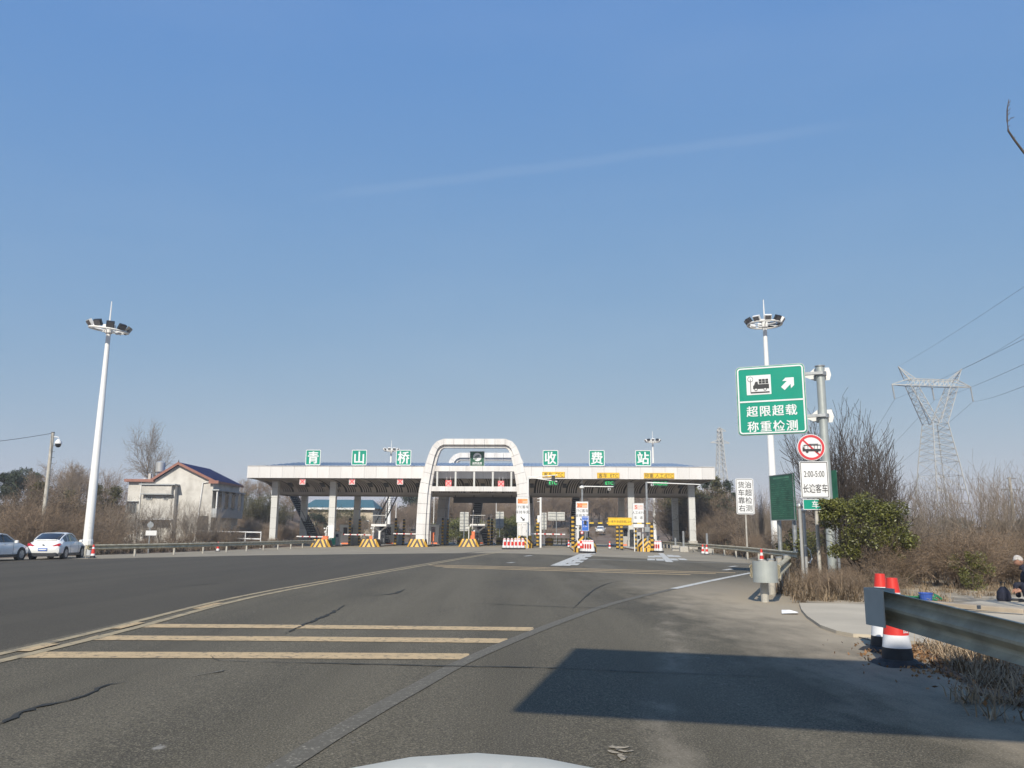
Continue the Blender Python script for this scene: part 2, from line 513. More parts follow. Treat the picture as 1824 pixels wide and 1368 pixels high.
def tz(X, Y):
    """height of the natural ground"""
    b = gz(X, Y)
    d = min(X - xl(Y), xr(Y) - X)
    if Y < 170: b -= .03 + .3 * sstep(-1.2, .6, d)
    else: b -= .35
    h = 0
    h += 5.2 * sstep(-29, -43, X) * sstep(88, 118, Y) * sstep(330, 190, Y)      # red bank left of the toll
    h += bump2(X, Y, 22, 265, 70, 75, 9) + bump2(X, Y, -60, 330, 130, 80, 5)
    h += bump2(X, Y, 240, 620, 260, 200, 6)
    h -= 0.6 * sstep(24, 34, X) * sstep(10, 30, Y) * sstep(140, 90, Y)
    h += .22 * math.sin(X * .31 + 1) * math.sin(Y * .23) * sstep(0, -4, d) * (1 if X < 0 else sstep(46, 60, Y))
    return b + h
def axis(lo, hi, fine_lo, fine_hi, st):
    a = [fine_lo]
    while a[-1] < fine_hi: a.append(a[-1] + st)
    s = st
    while a[-1] < hi: s *= 1.35; a.append(a[-1] + s)
    s = st
    while a[0] > lo: s *= 1.35; a.insert(0, a[0] - s)
    a[0], a[-1] = max(a[0], lo), min(a[-1], hi)
    return a
ax_, ay_ = axis(-1100, 1100, -48, 40, 1.4), axis(-90, 1700, -4, 150, 2)
mb = MB()
vs_ = [(x, y, tz(x, y)) for y in ay_ for x in ax_]
nx = len(ax_)
mb.add(vs_, [(j * nx + i, j * nx + i + 1, (j + 1) * nx + i + 1, (j + 1) * nx + i) for j in range(len(ay_) - 1) for i in range(nx - 1)])
dirt = mat("dry_earth", (.15, .11, .075), .9, var=.35, scale=.35, grime=.6, grime_col=(.14, .065, .04), grime_scale=.12, bump=.5, bscale=3, coord='World')
tag(mb.build("ground", dirt, smooth=True), kind='structure')

def rows(a, b, st): return [a + (b - a) * i / max(1, math.ceil((b - a) / st)) for i in range(max(1, math.ceil((b - a) / st)) + 1)]
def sheet(name, m, fl, fr, y0, y1, dz, yb=None, sx=1.0, sy=2.0):
    ys = rows(y0, y1, sy)
    n = math.ceil(max(fr(y) - fl(y) for y in ys) / sx)
    v = []
    for y in ys:
        for i in range(n + 1):
            x = fl(y) + (fr(y) - fl(y)) * i / n
            t = (y - y0) / (y1 - y0)
            Y = y if yb is None else yb(x) + (y1 - yb(x)) * t
            v.append((x, Y, gz(x, Y) + dz))
    f = [(j * (n + 1) + i, j * (n + 1) + i + 1, (j + 1) * (n + 1) + i + 1, (j + 1) * (n + 1) + i) for j in range(len(ys) - 1) for i in range(n)]
    return tag(MB().add(v, f).build(name, m, smooth=True), kind='structure')

def asphalt_material(fresh=False):
    m = bpy.data.materials.new("worn_asphalt"); m.use_nodes = True
    N = m.node_tree.nodes; b = N["Principled BSDF"]
    pos = N.new("ShaderNodeNewGeometry").outputs['Position']
    def noise(scale, detail=4, sc=(1, 1, 1), rough=.55, loc=(0, 0, 0)):
        mp = N.new("ShaderNodeMapping"); mp.inputs['Scale'].default_value = sc; mp.inputs['Location'].default_value = loc
        lk(m, pos, mp.inputs[0])
        n = N.new("ShaderNodeTexNoise"); n.inputs['Scale'].default_value = scale; n.inputs['Detail'].default_value = detail
        n.inputs['Roughness'].default_value = rough
        lk(m, mp.outputs[0], n.inputs['Vector']); return n.outputs[0]
    def rng(s, a, b_, c, d):
        r = N.new("ShaderNodeMapRange"); lk(m, s, r.inputs[0])
        for i, q in enumerate((a, b_, c, d)): r.inputs[i + 1].default_value = q
        return r.outputs[0]
    def mix(f, A, B, mode='MIX'):
        x = N.new("ShaderNodeMix"); x.data_type = 'RGBA'; x.blend_type = mode
        if hasattr(f, 'links'): lk(m, f, x.inputs[0])
        else: x.inputs[0].default_value = f
        for s, i in ((A, 6), (B, 7)):
            if hasattr(s, 'links'): lk(m, s, x.inputs[i])
            else: x.inputs[i].default_value = (*s, 1)
        return x.outputs[2]
    def math_(op, a, b_):
        q = N.new("ShaderNodeMath"); q.operation = op
        for s, i in ((a, 0), (b_, 1)):
            if hasattr(s, 'links'): lk(m, s, q.inputs[i])
            else: q.inputs[i].default_value = s
        return q.outputs[0]
    sep = N.new("ShaderNodeSeparateXYZ"); lk(m, pos, sep.inputs[0])
    X, Y = sep.outputs[0], sep.outputs[1]
    # fresh dark surface left of the crown, older and browner surface to the right of it
    col = mix(rng(noise(.12, 3), .35, .65, 0, 1), (.08, .068, .044), (.1, .085, .056))
    # long tracks along the lanes
    tr = rng(noise(.8, 4, (1, .035, 1)), .42, .62, 0, .95)
    col = mix(tr, col, (.119, .102, .069))
    dk = rng(noise(.5, 6, (1, .14, 1), loc=(7, 3, 0)), .48, .7, 0, .65)
    col = mix(dk, col, (.042, .036, .025))
    # stone grain: bright and dark chips
    g = noise(70, 2, rough=.8)
    col = mix(rng(g, .55, .67, 0, 1), col, (.27, .235, .165))
    col = mix(rng(g, .45, .34, 0, .9), col, (.018, .016, .014))
    g2 = noise(34, 2, rough=.7)
    col = mix(rng(g2, .58, .72, 0, .6), col, (.19, .165, .125))
    # sparse chips of old paint and dust spots
    sp = noise(2.6, 5, (1, .55, 1), rough=.7, loc=(2, 9, 0))
    col = mix(rng(sp, .69, .735, 0, .7), col, (.33, .31, .27))
    # pale dust swept against the right-hand edge
    e = rng(math_('ADD', X, math_('MULTIPLY', rng(noise(1.6, 8, (1, .5, 1), rough=.65), .3, .7, -.9, .7), 1)), 2.6, 4.9, 0, 1)
    yf = rng(Y, 30, 19, 0, 1)
    col = mix(math_('MULTIPLY', math_('MULTIPLY', e, yf), .95), col, (.36, .3, .215))
    # wide faint dust smears of turning lorries
    s2 = rng(noise(.33, 5, (1, .22, 1), rough=.65, loc=(31, 5, 0)), .52, .72, 0, .4)
    fx = rng(X, -1.0, 2.0, 0, 1)
    col = mix(math_('MULTIPLY', s2, fx), col, (.22, .2, .165))
    # spilt dust along the turning lorries' wheel line
    dl = math_('ABSOLUTE', math_('SUBTRACT', math_('SUBTRACT', X, math_('MULTIPLY', Y, .205)), rng(noise(.5, 2), .3, .7, -.35, .15)), 0)
    sp2 = rng(noise(1.7, 5, (1, .5, 1), rough=.7, loc=(4, 4, 1)), .48, .66, .12, .9)
    col = mix(math_('MULTIPLY', math_('MULTIPLY', rng(dl, .05, .3, 1, 0), sp2), math_('MULTIPLY', rng(Y, 4, 5.5, 0, .75), rng(Y, 22, 17, 0, 1))), col, (.27, .23, .17))
    if fresh: col = mix(.6, col, (.048, .04, .029))
    lk(m, col, b.inputs['Base Color'])
    b.inputs['Roughness'].default_value = .82
    b.inputs['Specular IOR Level'].default_value = .3
    bn = noise(70, 4, rough=.7)
    bu = N.new("ShaderNodeBump"); bu.inputs['Strength'].default_value = .55; bu.inputs['Distance'].default_value = .012
    lk(m, bn, bu.inputs['Height']); lk(m, bu.outputs[0], b.inputs['Normal'])
    return m
asphalt = asphalt_material()
apron_m = mat("dusty_concrete_apron", (.26, .222, .158), .85, var=.18, scale=.35, grime=.45, grime_col=(.19, .17, .14), grime_scale=.5, bump=.15, bscale=20, coord='World')
sheet("road", asphalt, crown, lambda y: xr(y) + 1.2, -15, 160, 0)
sheet("road_beyond_the_centre_line", asphalt_material(True), xl, crown, -15, 160, 0)
AP = [G(x, y) for x, y in ((150, 996), (450, 989.5), (700, 986.5), (900, 985.5), (1060, 991), (1340, 1004))]
ap_tab = [(p.x, p.y) for p in AP]
ap_tab[0] = (min(ap_tab[0][0], -24), ap_tab[0][1])
sheet("concrete_apron", apron_m, lambda y: xl(y) + .2, lambda y: xr(y) - .1, 46, 138, .006, yb=lambda x: interp(ap_tab, x))
far_road_m = mat("far_asphalt", (.1, .095, .088), .85, var=.2, scale=.3, coord='World')
sheet("far_road", far_road_m, lambda y: -17, lambda y: 17, 160, 300, .0)

# verge on the right: dusty earth, with the concrete pad of the field entrance on it
verge_m = mat("dusty_verge", (.34, .285, .205), .9, var=.3, scale=1.2, grime=.6, grime_col=(.17, .125, .08), grime_scale=1.1, bump=.5, bscale=9, coord='World')
rv = random.Random(3)
jag = [rv.uniform(-.3, .3) for _ in range(80)]
def edge_jag(y):
    k = (y + 20) / 1.3
    i = int(k)
    return jag[i % 80] + (jag[(i + 1) % 80] - jag[i % 80]) * sstep(0, 1, k - i)
sheet("verge", verge_m, lambda y: xr(y) + .75 + edge_jag(y), lambda y: xr(y) + 15, -2, 44, .012, sx=.9, sy=.35)
pad_m = mat("pale_concrete_pad", (.44, .385, .295), .85, var=.1, scale=.8, grime=.35, grime_col=(.3, .26, .2), grime_scale=.7, bump=.15, bscale=25, coord='World')
pp = [G(*q) for q in ((1424, 1078), (1528, 1080), (1600, 1082), (1690, 1080), (1760, 1073), (1824, 1066), (1950, 1062), (2100, 1120), (1990, 1200), (1824, 1180), (1690, 1158), (1610, 1146), (1557, 1137), (1520, 1135), (1490, 1129), (1462, 1119), (1438, 1102), (1428, 1090))]
cen = sum((p for p in pp), Vector()) / len(pp)
mbp = MB()
def fan(mb, poly, dz, steps=6):
    """sheet filling a star-shaped outline, laid on the road surface, with a skirt"""
    n = len(poly)
    c = sum((p for p in poly), Vector()) / n
    vs = [on(c.x, c.y, dz)]
    for k in range(1, steps + 1):
        for p in poly:
            q = c.lerp(p, k / steps)
            vs.append(on(q.x, q.y, dz))
    for p in poly: vs.append(on(p.x, p.y, dz - .08))
    fs = [(0, 1 + i, 1 + (i + 1) % n) for i in range(n)]
    for k in range(steps):
        a, b_ = 1 + k * n, 1 + (k + 1) * n
        fs += [(a + i, b_ + i, b_ + (i + 1) % n, a + (i + 1) % n) for i in range(n)]
    return mb.add(vs, fs)
fan(mbp, pp[::-1], .05)
tag(mbp.build("concrete_pad", pad_m), kind='structure')

litter_m = mat("brown_leaf_mould", (.17, .105, .06), .95, var=.45, scale=14, grime=.6, grime_col=(.07, .045, .028), grime_scale=6, bump=.9, bscale=40, coord='World')
lp = [G(*q) for q in ((1632, 1149), (1700, 1160), (1824, 1182), (2000, 1212), (2100, 1300), (1960, 1310), (1824, 1262), (1745, 1238), (1690, 1206), (1650, 1175))]
rj = random.Random(6)
lp2 = []
for a, b_ in zip(lp, lp[1:] + lp[:1]):
    for k in range(5):
        q = a.lerp(b_, k / 5)
        lp2.append(q + Vector((rj.uniform(-.05, .05), rj.uniform(-.05, .05), 0)))
tag(fan(MB(), lp2[::-1], .03).build("leaf_mould_strip", litter_m), kind='structure')
# ------------------------------------------------------------------ markings
def worn(name, col, wear, scale, base=(.08, .07, .053), rough=.7):
    m = mat(name, col, rough, var=.1, scale=6, coord='World')
    N = m.node_tree.nodes; bs = N["Principled BSDF"]
    src = bs.inputs['Base Color'].links[0].from_socket
    pos = N.new("ShaderNodeNewGeometry").outputs['Position']
    n = N.new("ShaderNodeTexNoise"); n.inputs['Scale'].default_value = scale; n.inputs['Detail'].default_value = 7; n.inputs['Roughness'].default_value = .72
    lk(m, pos, n.inputs['Vector'])
    r = N.new("ShaderNodeMapRange"); r.inputs[1].default_value = .62 - wear * .3; r.inputs[2].default_value = .74 - wear * .3
    lk(m, n.outputs[0], r.inputs[0])
    mx = N.new("ShaderNodeMix"); mx.data_type = 'RGBA'
    lk(m, r.outputs[0], mx.inputs[0]); lk(m, src, mx.inputs[6]); mx.inputs[7].default_value = (*base, 1)
    lk(m, mx.outputs[2], bs.inputs['Base Color'])
    return m
y_paint = worn("yellow_road_paint", (.5, .36, .19), .3, 13)
y_faded = worn("faded_yellow_road_paint", (.36, .285, .165), .36, 5, base=(.15, .125, .085))
w_paint = worn("white_road_paint", (.52, .51, .47), .25, 7)
w_worn = worn("worn_white_road_paint", (.33, .295, .225), .95, 34, base=(.108, .093, .064))
dark_patch = worn("dark_repair", (.045, .043, .04), .1, 9)
def spline(pts, st=.5):
    out = []
    for i in range(len(pts) - 1):
        p0, p1, p2, p3 = pts[max(i - 1, 0)], pts[i], pts[i + 1], pts[min(i + 2, len(pts) - 1)]
        n = max(1, int((p2 - p1).length / st))
        for k in range(n):
            t = k / n
            out.append(.5 * ((2 * p1) + (p2 - p0) * t + (2 * p0 - 5 * p1 + 4 * p2 - p3) * t * t + (3 * p1 - p0 - 3 * p2 + p3) * t ** 3))
    return out + [pts[-1]]
def ribbon(name, pts, w, m, dz=.008, st=.5, jit=0, seed=1, taper=False, smooth=True):
    rr = random.Random(seed)
    pts = spline(pts, st) if smooth else pts
    v, f = [], []
    for i, p in enumerate(pts):
        d = pts[min(i + 1, len(pts) - 1)] - pts[max(i - 1, 0)]
        n = Vector((-d.y, d.x, 0)).normalized()
        ww = w / 2 * (1 + rr.uniform(-jit, jit))
        if taper: ww *= min(1, .15 + 1.3 * min(i, len(pts) - 1 - i) / len(pts) * 2)
        nc = max(1, int(w / .6))
        o = n * rr.uniform(-jit, jit) * w * .6
        for k in range(nc + 1):
            q = p + o + n * (ww - 2 * ww * k / nc)
            v.append(on(q.x, q.y, dz))
    nc = max(1, int(w / .6)) + 1
    for i in range(len(pts) - 1):
        for k in range(nc - 1):
            a = i * nc + k
            f.append((a, a + 1, a + nc + 1, a + nc))
    return tag(MB().add(v, f).build(name, m), kind='structure')
yl = [G(*q) for q in ((-120, 1200), (0, 1172), (200, 1124), (425, 1066.5), (600, 1033), (760, 1005.5), (905, 980.5))]
yl = [Vector((p.x, p.y, 0)) for p in yl]
ribbon("centre_line_marking", [p + Vector((-.16, 0, 0)) for p in yl], .13, y_faded)
ribbon("centre_line_marking", [p + Vector((.16, 0, 0)) for p in yl], .15, y_faded)
for a, b_ in ((205, 250), (350, 392), (40, 95)):
    ribbon("centre_line_marking", [G(a, 1171 - (a) * .2465 + .5), G(b_, 1171 - b_ * .2465 + .5)], .16, y_paint, dz=.012)
for i, (q0, q1) in enumerate((((45, 1167), (836, 1170)), ((158, 1136.5), (905, 1142)), ((250, 1115), (951, 1121)))):
    a, b_ = G(*q0), G(*q1)
    ribbon("rumble_strip_marking", [a, b_], .46, y_paint, dz=.0055)
for (q0, q1) in (((762, 1006.5), (1310, 1020.5)), ((775, 1008.8), (1275, 1022)), ((790, 1011), (1230, 1024))):
    ribbon("rumble_strip_marking", [G(*q0), G(*q1)], .42, y_paint, dz=.0055)
ribbon("edge_line_marking", [G(*q) for q in ((380, 1460), (500, 1368), (640, 1282), (740, 1226), (850, 1168), (1000, 1107), (1100, 1073), (1200, 1049))], .18, w_worn, dz=.006)
ribbon("edge_line_marking", [G(*q) for q in ((1200, 1049), (1270, 1034), (1338, 1020.5))], .22, w_paint, dz=.008)
ribbon("edge_line_marking", [G(1050, 996.5), G(1338, 1004.5)], .2, w_paint, dz=.012)
ribbon("hatch_marking", [G(990, 1008), G(1040, 986.5)], .5, w_paint, dz=.012, smooth=True)
for (ax, ay), (bx, by) in (((1004, 1008), (1052, 984.5)), ((1018, 1007), (1061, 982.5))):
    for k in range(5):
        t0, t1 = k / 5, k / 5 + .13
        ribbon("hatch_marking", [G(ax + (bx - ax) * t0, ay + (by - ay) * t0), G(ax + (bx - ax) * t1, ay + (by - ay) * t1)], .55, w_paint, dz=.012)
ribbon("hatch_marking", [G(1177, 985.5), G(1193, 1001.5)], .4, w_paint, dz=.012)
for ax, bx, y0, y1 in ((1160, 1160, 990, 1000), (1170, 1178, 989, 1001), (1192, 1204, 988, 1001), (1202, 1222, 989, 1000)):
    for k in range(2):
        t0, t1 = k * .5 + .05, k * .5 + .32
        ribbon("hatch_marking", [G(ax + (bx - ax) * t0, y0 + (y1 - y0) * t0), G(ax + (bx - ax) * t1, y0 + (y1 - y0) * t1)], .45, w_paint, dz=.012)
for x0, y0, x1, y1 in ((1290, 1016, 1303, 1014), (1300, 1010, 1312, 1008.5), (935, 991, 947, 989.5), (905, 1003, 915, 1002)):
    ribbon("arrow_remnant_marking", [G(x0, y0), G(x1, y1)], .25, w_paint, dz=.012)
def scrawl(name, q, w, m, seed, jit=.65, st=.08, dz=.009):
    return ribbon(name, [G(*p) for p in q], w, m, dz=dz, st=st, jit=jit, seed=seed, taper=True)
scrawl("tar_seam", ((-60, 1310), (0, 1289), (60, 1262), (120, 1249), (160, 1236), (180, 1224), (228, 1215)), .05, tar, 1)
scrawl("tar_seam", ((375, 1168), (385, 1176), (420, 1179), (560, 1182), (700, 1185), (830, 1188), (960, 1190), (1150, 1198), (1400, 1207)), .032, tar, 2)
scrawl("tar_seam", ((505, 1130), (545, 1112), (585, 1095), (615, 1078)), .05, tar, 3, jit=.8)
scrawl("tar_seam", ((650, 1062), (700, 1058), (720, 1050)), .06, tar, 4, jit=.8)
scrawl("tar_seam", ((300, 1046), (380, 1040), (450, 1035)), .05, tar, 5, jit=.8)
scrawl("tar_seam", ((830, 1074), (960, 1080), (1150, 1086)), .04, tar, 6, jit=.6)
scrawl("tar_seam", ((1020, 1085), (1060, 1050), (1090, 1038), (1130, 1033)), .04, tar, 12, jit=.6)
scrawl("tar_seam", ((815, 987), (850, 983), (880, 981)), .2, tar, 8, jit=.8)
scrawl("scrape_mark", ((343, 1206), (375, 1200), (400, 1194)), .05, w_worn, 9, jit=.8)
mud = worn("dried_mud", (.36, .3, .21), .5, 22)
for q, w_, sd in ((((1085, 1330), (1100, 1334), (1122, 1333)), .07, 11), (((1095, 1337), (1112, 1340), (1126, 1338)), .06, 13), (((1100, 1343), (1108, 1350), (1106, 1358)), .05, 14), (((1085, 1338), (1096, 1342), (1110, 1345)), .04, 15)): scrawl("dust_stain", q, w_, mud, sd, jit=.5, st=.03)

# ------------------------------------------------------------------ toll canopy
ZF0, ZF1 = 7.4, 8.75
canopy = thing("toll_canopy", "long white panelled toll station canopy spanning all lanes on square columns", "toll canopy", W(0, 0), -AL)
DEP = 14.0
pm = MB().box((0, .03, 0), (1.318, .06, ZF1 - ZF0)).mesh("fascia_panel", clad)
for k in range(39):
    o = obj("fascia_panel", pm, canopy, (-26 + 1.3333 * (k + .5), (k * 37 % 5) * .002, (ZF0 + ZF1) / 2))
for s in (-1, 1):
    for k in range(10):
        obj("side_panel", pm, canopy, (s * 26, .08 + 1.39 * (k + .5), (ZF0 + ZF1) / 2), (0, 0, -s * PI / 2), (1.04, 1, 1))
MB().box((0, DEP, (ZF0 + ZF1) / 2), (51.9, .06, ZF1 - ZF0)).build("rear_fascia", clad, canopy)
MB().box((0, .12, (ZF0 + ZF1) / 2), (51.8, .08, ZF1 - ZF0 - .06)).build("fascia_backing", core_dark, canopy)
MB().box((0, .18, ZF1 + .012), (52, .5, .03)).build("coping", clad, canopy)
# roof: low hipped blue sheeting with standing ribs
mb = MB()
e0, rz0, rz1 = .45, 8.7, 9.72
A = [(-25.4, e0, rz0), (25.4, e0, rz0), (25.4, DEP - e0, rz0), (-25.4, DEP - e0, rz0), (-22.6, DEP / 2, rz1), (22.6, DEP / 2, rz1)]
mb.add(A, [(0, 1, 5, 4), (2, 3, 4, 5), (3, 0, 4), (1, 2, 5), (3, 2, 1, 0)])
for k in range(116):
    u = -25 + k * 50 / 115
    t1 = 1 if abs(u) < 22.6 else max(0, (25.4 - abs(u)) / 2.8)
    mb.tube((u, e0, rz0 + .02), (u, e0 + (DEP / 2 - e0) * t1, rz0 + (rz1 - rz0) * t1 + .02), .045, n=4, cap=False)
mb.build("roof", blue_roof, canopy)
# curved underside
def soffit(u0, a, d=0):
    """point on the coved soffit: u0 along the front, a 0..pi/2 from fascia to inner beam"""
    k = 1 - (1.5 / 26) * math.sin(a)
    return (u0 * k, .15 + 4.4 * math.sin(a), ZF0 + .02 - 1.36 * (1 - math.cos(a)) - d)
NA = 9
AA = [PI / 2 * i / NA for i in range(NA + 1)]
mb = MB()
us = [-25.9 + 51.8 * k / 40 for k in range(41)]
mb.add([soffit(u, a) for u in us for a in AA], [(i * (NA + 1) + j, i * (NA + 1) + j + 1, (i + 1) * (NA + 1) + j + 1, (i + 1) * (NA + 1) + j) for i in range(40) for j in range(NA)])
mb.build("soffit_void", slat_gap, canopy)
lamps = [-25 + 1.95 * k for k in range(26)]
mb = MB()
def strip(mb, u, w, d, th):
    n = NA + 1
    vs = []
    for a in AA:
        p0, p1 = soffit(u - w / 2, a, d), soffit(u + w / 2, a, d)
        q0, q1 = soffit(u - w / 2, a, d - th), soffit(u + w / 2, a, d - th)
        vs += [p0, p1, q1, q0]
    fs = []
    for i in range(NA):
        a, b_ = i * 4, i * 4 + 4
        fs += [(a + j, a + (j + 1) % 4, b_ + (j + 1) % 4, b_ + j) for j in range(4)]
    return mb.add(vs, fs)
k = 0
u = -25.9
while u < 25.9:
    if min(abs(u - q) for q in lamps) > .4: strip(mb, u, .13, .07, .05)
    u += .275
tag(mb.build("soffit_slat_field", soffit_m, canopy), kind='stuff')
for q in lamps:
    strip(MB(), q, .6, .075, .05).build("soffit_panel", soffit_m, canopy)
    c0, c1 = soffit(q, R(38), .1), soffit(q, R(58), .1)
    m_ = MB()
    ang = math.atan2(c1[2] - c0[2], c1[1] - c0[1])
    m_.box(((c0[0] + c1[0]) / 2, (c0[1] + c1[1]) / 2, (c0[2] + c1[2]) / 2), (.46, 1.1, .1), rx=ang)
    lf = m_.build("light_fitting", blackm, canopy)
for s in (-1, 1):            # coved ends
    mb = MB()
    vs_ = []
    for v0 in (0, 1):
        for a in AA:
            vv = (.15 + 4.4 * math.sin(a)) if v0 == 0 else DEP - (.15 + 4.4 * math.sin(a))
            vs_.append((s * (25.95 - 1.5 * math.sin(a)), vv, ZF0 - 1.36 * (1 - math.cos(a))))
    mb.add(vs_, [(j, j + 1, NA + 1 + j + 1, NA + 1 + j) for j in range(NA)])
    mb.build("end_soffit", soffit_m, canopy)
mb = MB()
mb.add([(u_ * (1 - 1.5 / 26 * math.sin(a)), DEP - (.15 + 4.4 * math.sin(a)), ZF0 - 1.36 * (1 - math.cos(a))) for u_ in (-25.9, 25.9) for a in AA], [(j, j + 1, NA + 2 + j, NA + 1 + j) for j in range(NA)])
mb.build("rear_soffit", slat_gap, canopy)
zb = ZF0 - 1.36
for v0 in (4.6, 9.4): MB().box((0, v0, zb - .12), (49, .16, .28)).build("edge_beam", soffit_m, canopy)
for s in (-1, 1): MB().box((s * 24.42, 7, zb - .12), (.16, 4.6, .28)).build("edge_beam", soffit_m, canopy)
MB().box((0, 7, zb + .15), (48.9, 4.7, .06)).build("inner_ceiling", slat_gap, canopy)
# columns: dark core with stacked cladding panels and a plinth
shell = MB()
for (cx, cy, dx, dy) in ((0, -.335, .7, .03), (0, .335, .7, .03), (-.335, 0, .03, .64), (.335, 0, .03, .64)): shell.box((cx, cy, 0), (dx, dy, 1.145))
shell = shell.mesh("column_panel", clad_col)
for uf, ur in ((-23.6, -22.7), (-16.85, -16.0), (17.1, 16.7), (23.85, 23.2)):
    for u, v in ((uf, 2.8), (ur, 11.0)):
        gp = gz(W(u, v).x, W(u, v).y)
        top = 7.05
        col = MB().box((0, 0, (top + gp) / 2 + .3), (.6, .6, top - gp - .6)).build("column", core_dark, canopy, (u, v, 0))
        for k in range(6):
            obj("column_panel", shell, col, (0, 0, .92 + 1.16 * k + .58 + gp))
        MB().rbox((0, 0, gp + .45), (.95, .95, .95), .04).build("plinth", conc, col)
        MB().box((0, 0, 7.15), (.58, .58, .3)).build("column_head", clad_col, col)

# service catwalk hung under the middle of the canopy
cw = MB().box((1.2, 7.5, zb - .42), (9.4, .9, .12))
cw.box((1.2, 7.1, zb - .75), (9.4, .08, .62))
for k in range(5): cw.box((-3.3 + k * 2.25, 7.1, zb - .2), (.12, .1, .5))
cw.build("catwalk", blackm, canopy)
# ------------------------------------------------------------------ arches
OUT = [(6.2, .12), (6.2, 1.25), (6.18, 2.4), (6.14, 3.55), (6.1, 4.6), (6.03, 5.75), (5.85, 6.9), (5.58, 8.05), (5.33, 9.0), (5.0, 10.05), (4.62, 10.9), (4.15, 11.4), (3.4, 11.68)]
def arch(name, label, v, detail):
    root = thing(name, label, "arch", W(-.28, v), -AL)
    o = [Vector((x, z)) for x, z in OUT]
    nr, wd = [], []
    for i, p in enumerate(o):
        d = o[min(i + 1, len(o) - 1)] - o[max(i - 1, 0)]
        nr.append(Vector((-d.y, d.x)).normalized())
        wd.append(1.0 - .36 * sstep(5, 11.5, p.y))
    nr[0] = Vector((-1, 0)); nr[-1] = Vector((0, -1))
    inn = [p + n * w for p, n, w in zip(o, nr, wd)]
    inn2 = [p + n * (w + .32) for p, n, w in zip(o, nr, wd)]
    full = lambda L: L + [Vector((3.4 - 6.8 * k / 6, L[-1].y)) for k in range(1, 6)] + [Vector((-p.x, p.y)) for p in L[::-1]]
    o, inn, inn2 = full(o), full(inn), full(inn2)
    core = MB()
    for i in range(len(o) - 1):
        def quad(a, b_, y0, y1, nm, m, g=.012, inset=0):
            p = [a[i].lerp(a[i + 1], g), a[i].lerp(a[i + 1], 1 - g), b_[i].lerp(b_[i + 1], 1 - g), b_[i].lerp(b_[i + 1], g)]
            cx = sum((q for q in p), Vector((0, 0))) / 4
            p = [q.lerp(cx, inset) for q in p]
            mb = MB() if nm else core
            mb.prism([(q.x, q.y) for q in p][::-1], y0, y1)
            if nm: mb.build(nm, m, root)
        quad(o, inn, -.62, .62, "arch_panel", clad)
        quad(inn, inn2, -.3, .62, "bevel_panel", clad)
        quad(o, inn2, -.27, .59, None, core_dark, g=0, inset=.02)
    core.build("arch_core", core_dark, root)
    if detail:
        for z0, z1, n in ((8.13, 8.72, 5), (5.95, 6.48, 5)):
            xh = 5.25 if z0 < 7 else 4.55
            for k in range(n):
                MB().box((-xh + 2 * xh * (k + .5) / n, -.1, (z0 + z1) / 2), (2 * xh / n - .02, .3, z1 - z0)).build("cross_beam_panel", clad, root)
            MB().box((0, -.08, (z0 + z1) / 2), (2 * xh, .24, z1 - z0 - .04)).build("cross_beam_core", core_dark, root)
        for x in (-4.08, -2.05, 0, 2.05, 4.08):
            MB().box((x, -.1, 7.305), (.19, .2, 1.64)).build("post", clad_col, root)
    return root
arch("entrance_arch", "tall rounded white arch standing in front of the canopy around the green emblem", -.75, True)
arch("rear_arch", "second white arch behind the blue roof, mostly hidden by the canopy", 14.8, False)

# ------------------------------------------------------------------ roof-top lettering boards
def braces(root, h, w):
    for s in (-1, 1):
        MB().tube((s * w, .06, -.05), (s * w, .06, h), .025, n=5).build("upright", blackm, root)
        MB().tube((s * w, .06, h * .85), (s * w, 1.0, -.0), .02, n=5).build("brace", blackm, root)
for px_, ch, nm in ((558, "青", "over the left outer column"), (640, "山", "left of the floodlight ring behind the canopy"), (719, "桥", "just left of the arch"), (980.5, "收", "just right of the arch"), (1063, "费", "above the middle yellow ETC sign"), (1145.5, "站", "nearest the right end of the canopy")):
    q = P(px_, 813, 90)
    u, v = toll_uv(q)
    d = ray(px_, 813)
    # walk along the sight line of the survey until the board's plane v = .5
    D = 90 + (.5 - v)
    u, v = toll_uv(P(px_, 813, D))
    r_ = thing("roof_sign", f"square green roof sign bearing the white character {ch}, {nm}", "sign", W(u, .5, 8.78), -AL, "character signs on the canopy roof")
    MB().prism(rrect(-.86, .1, .86, 1.84, .12), -.03, .04).build("sign_panel", sign_green, r_)
    frame_ring(MB(), -.86, .1, .86, 1.84, .12, .075, -.045, -.03).build("border", sign_white, r_)
    text(ch, 1.45, (0, -.034, .97), sign_white, r_, off=.004, wx=.93, bold=.024)
    braces(r_, 1.6, .55)
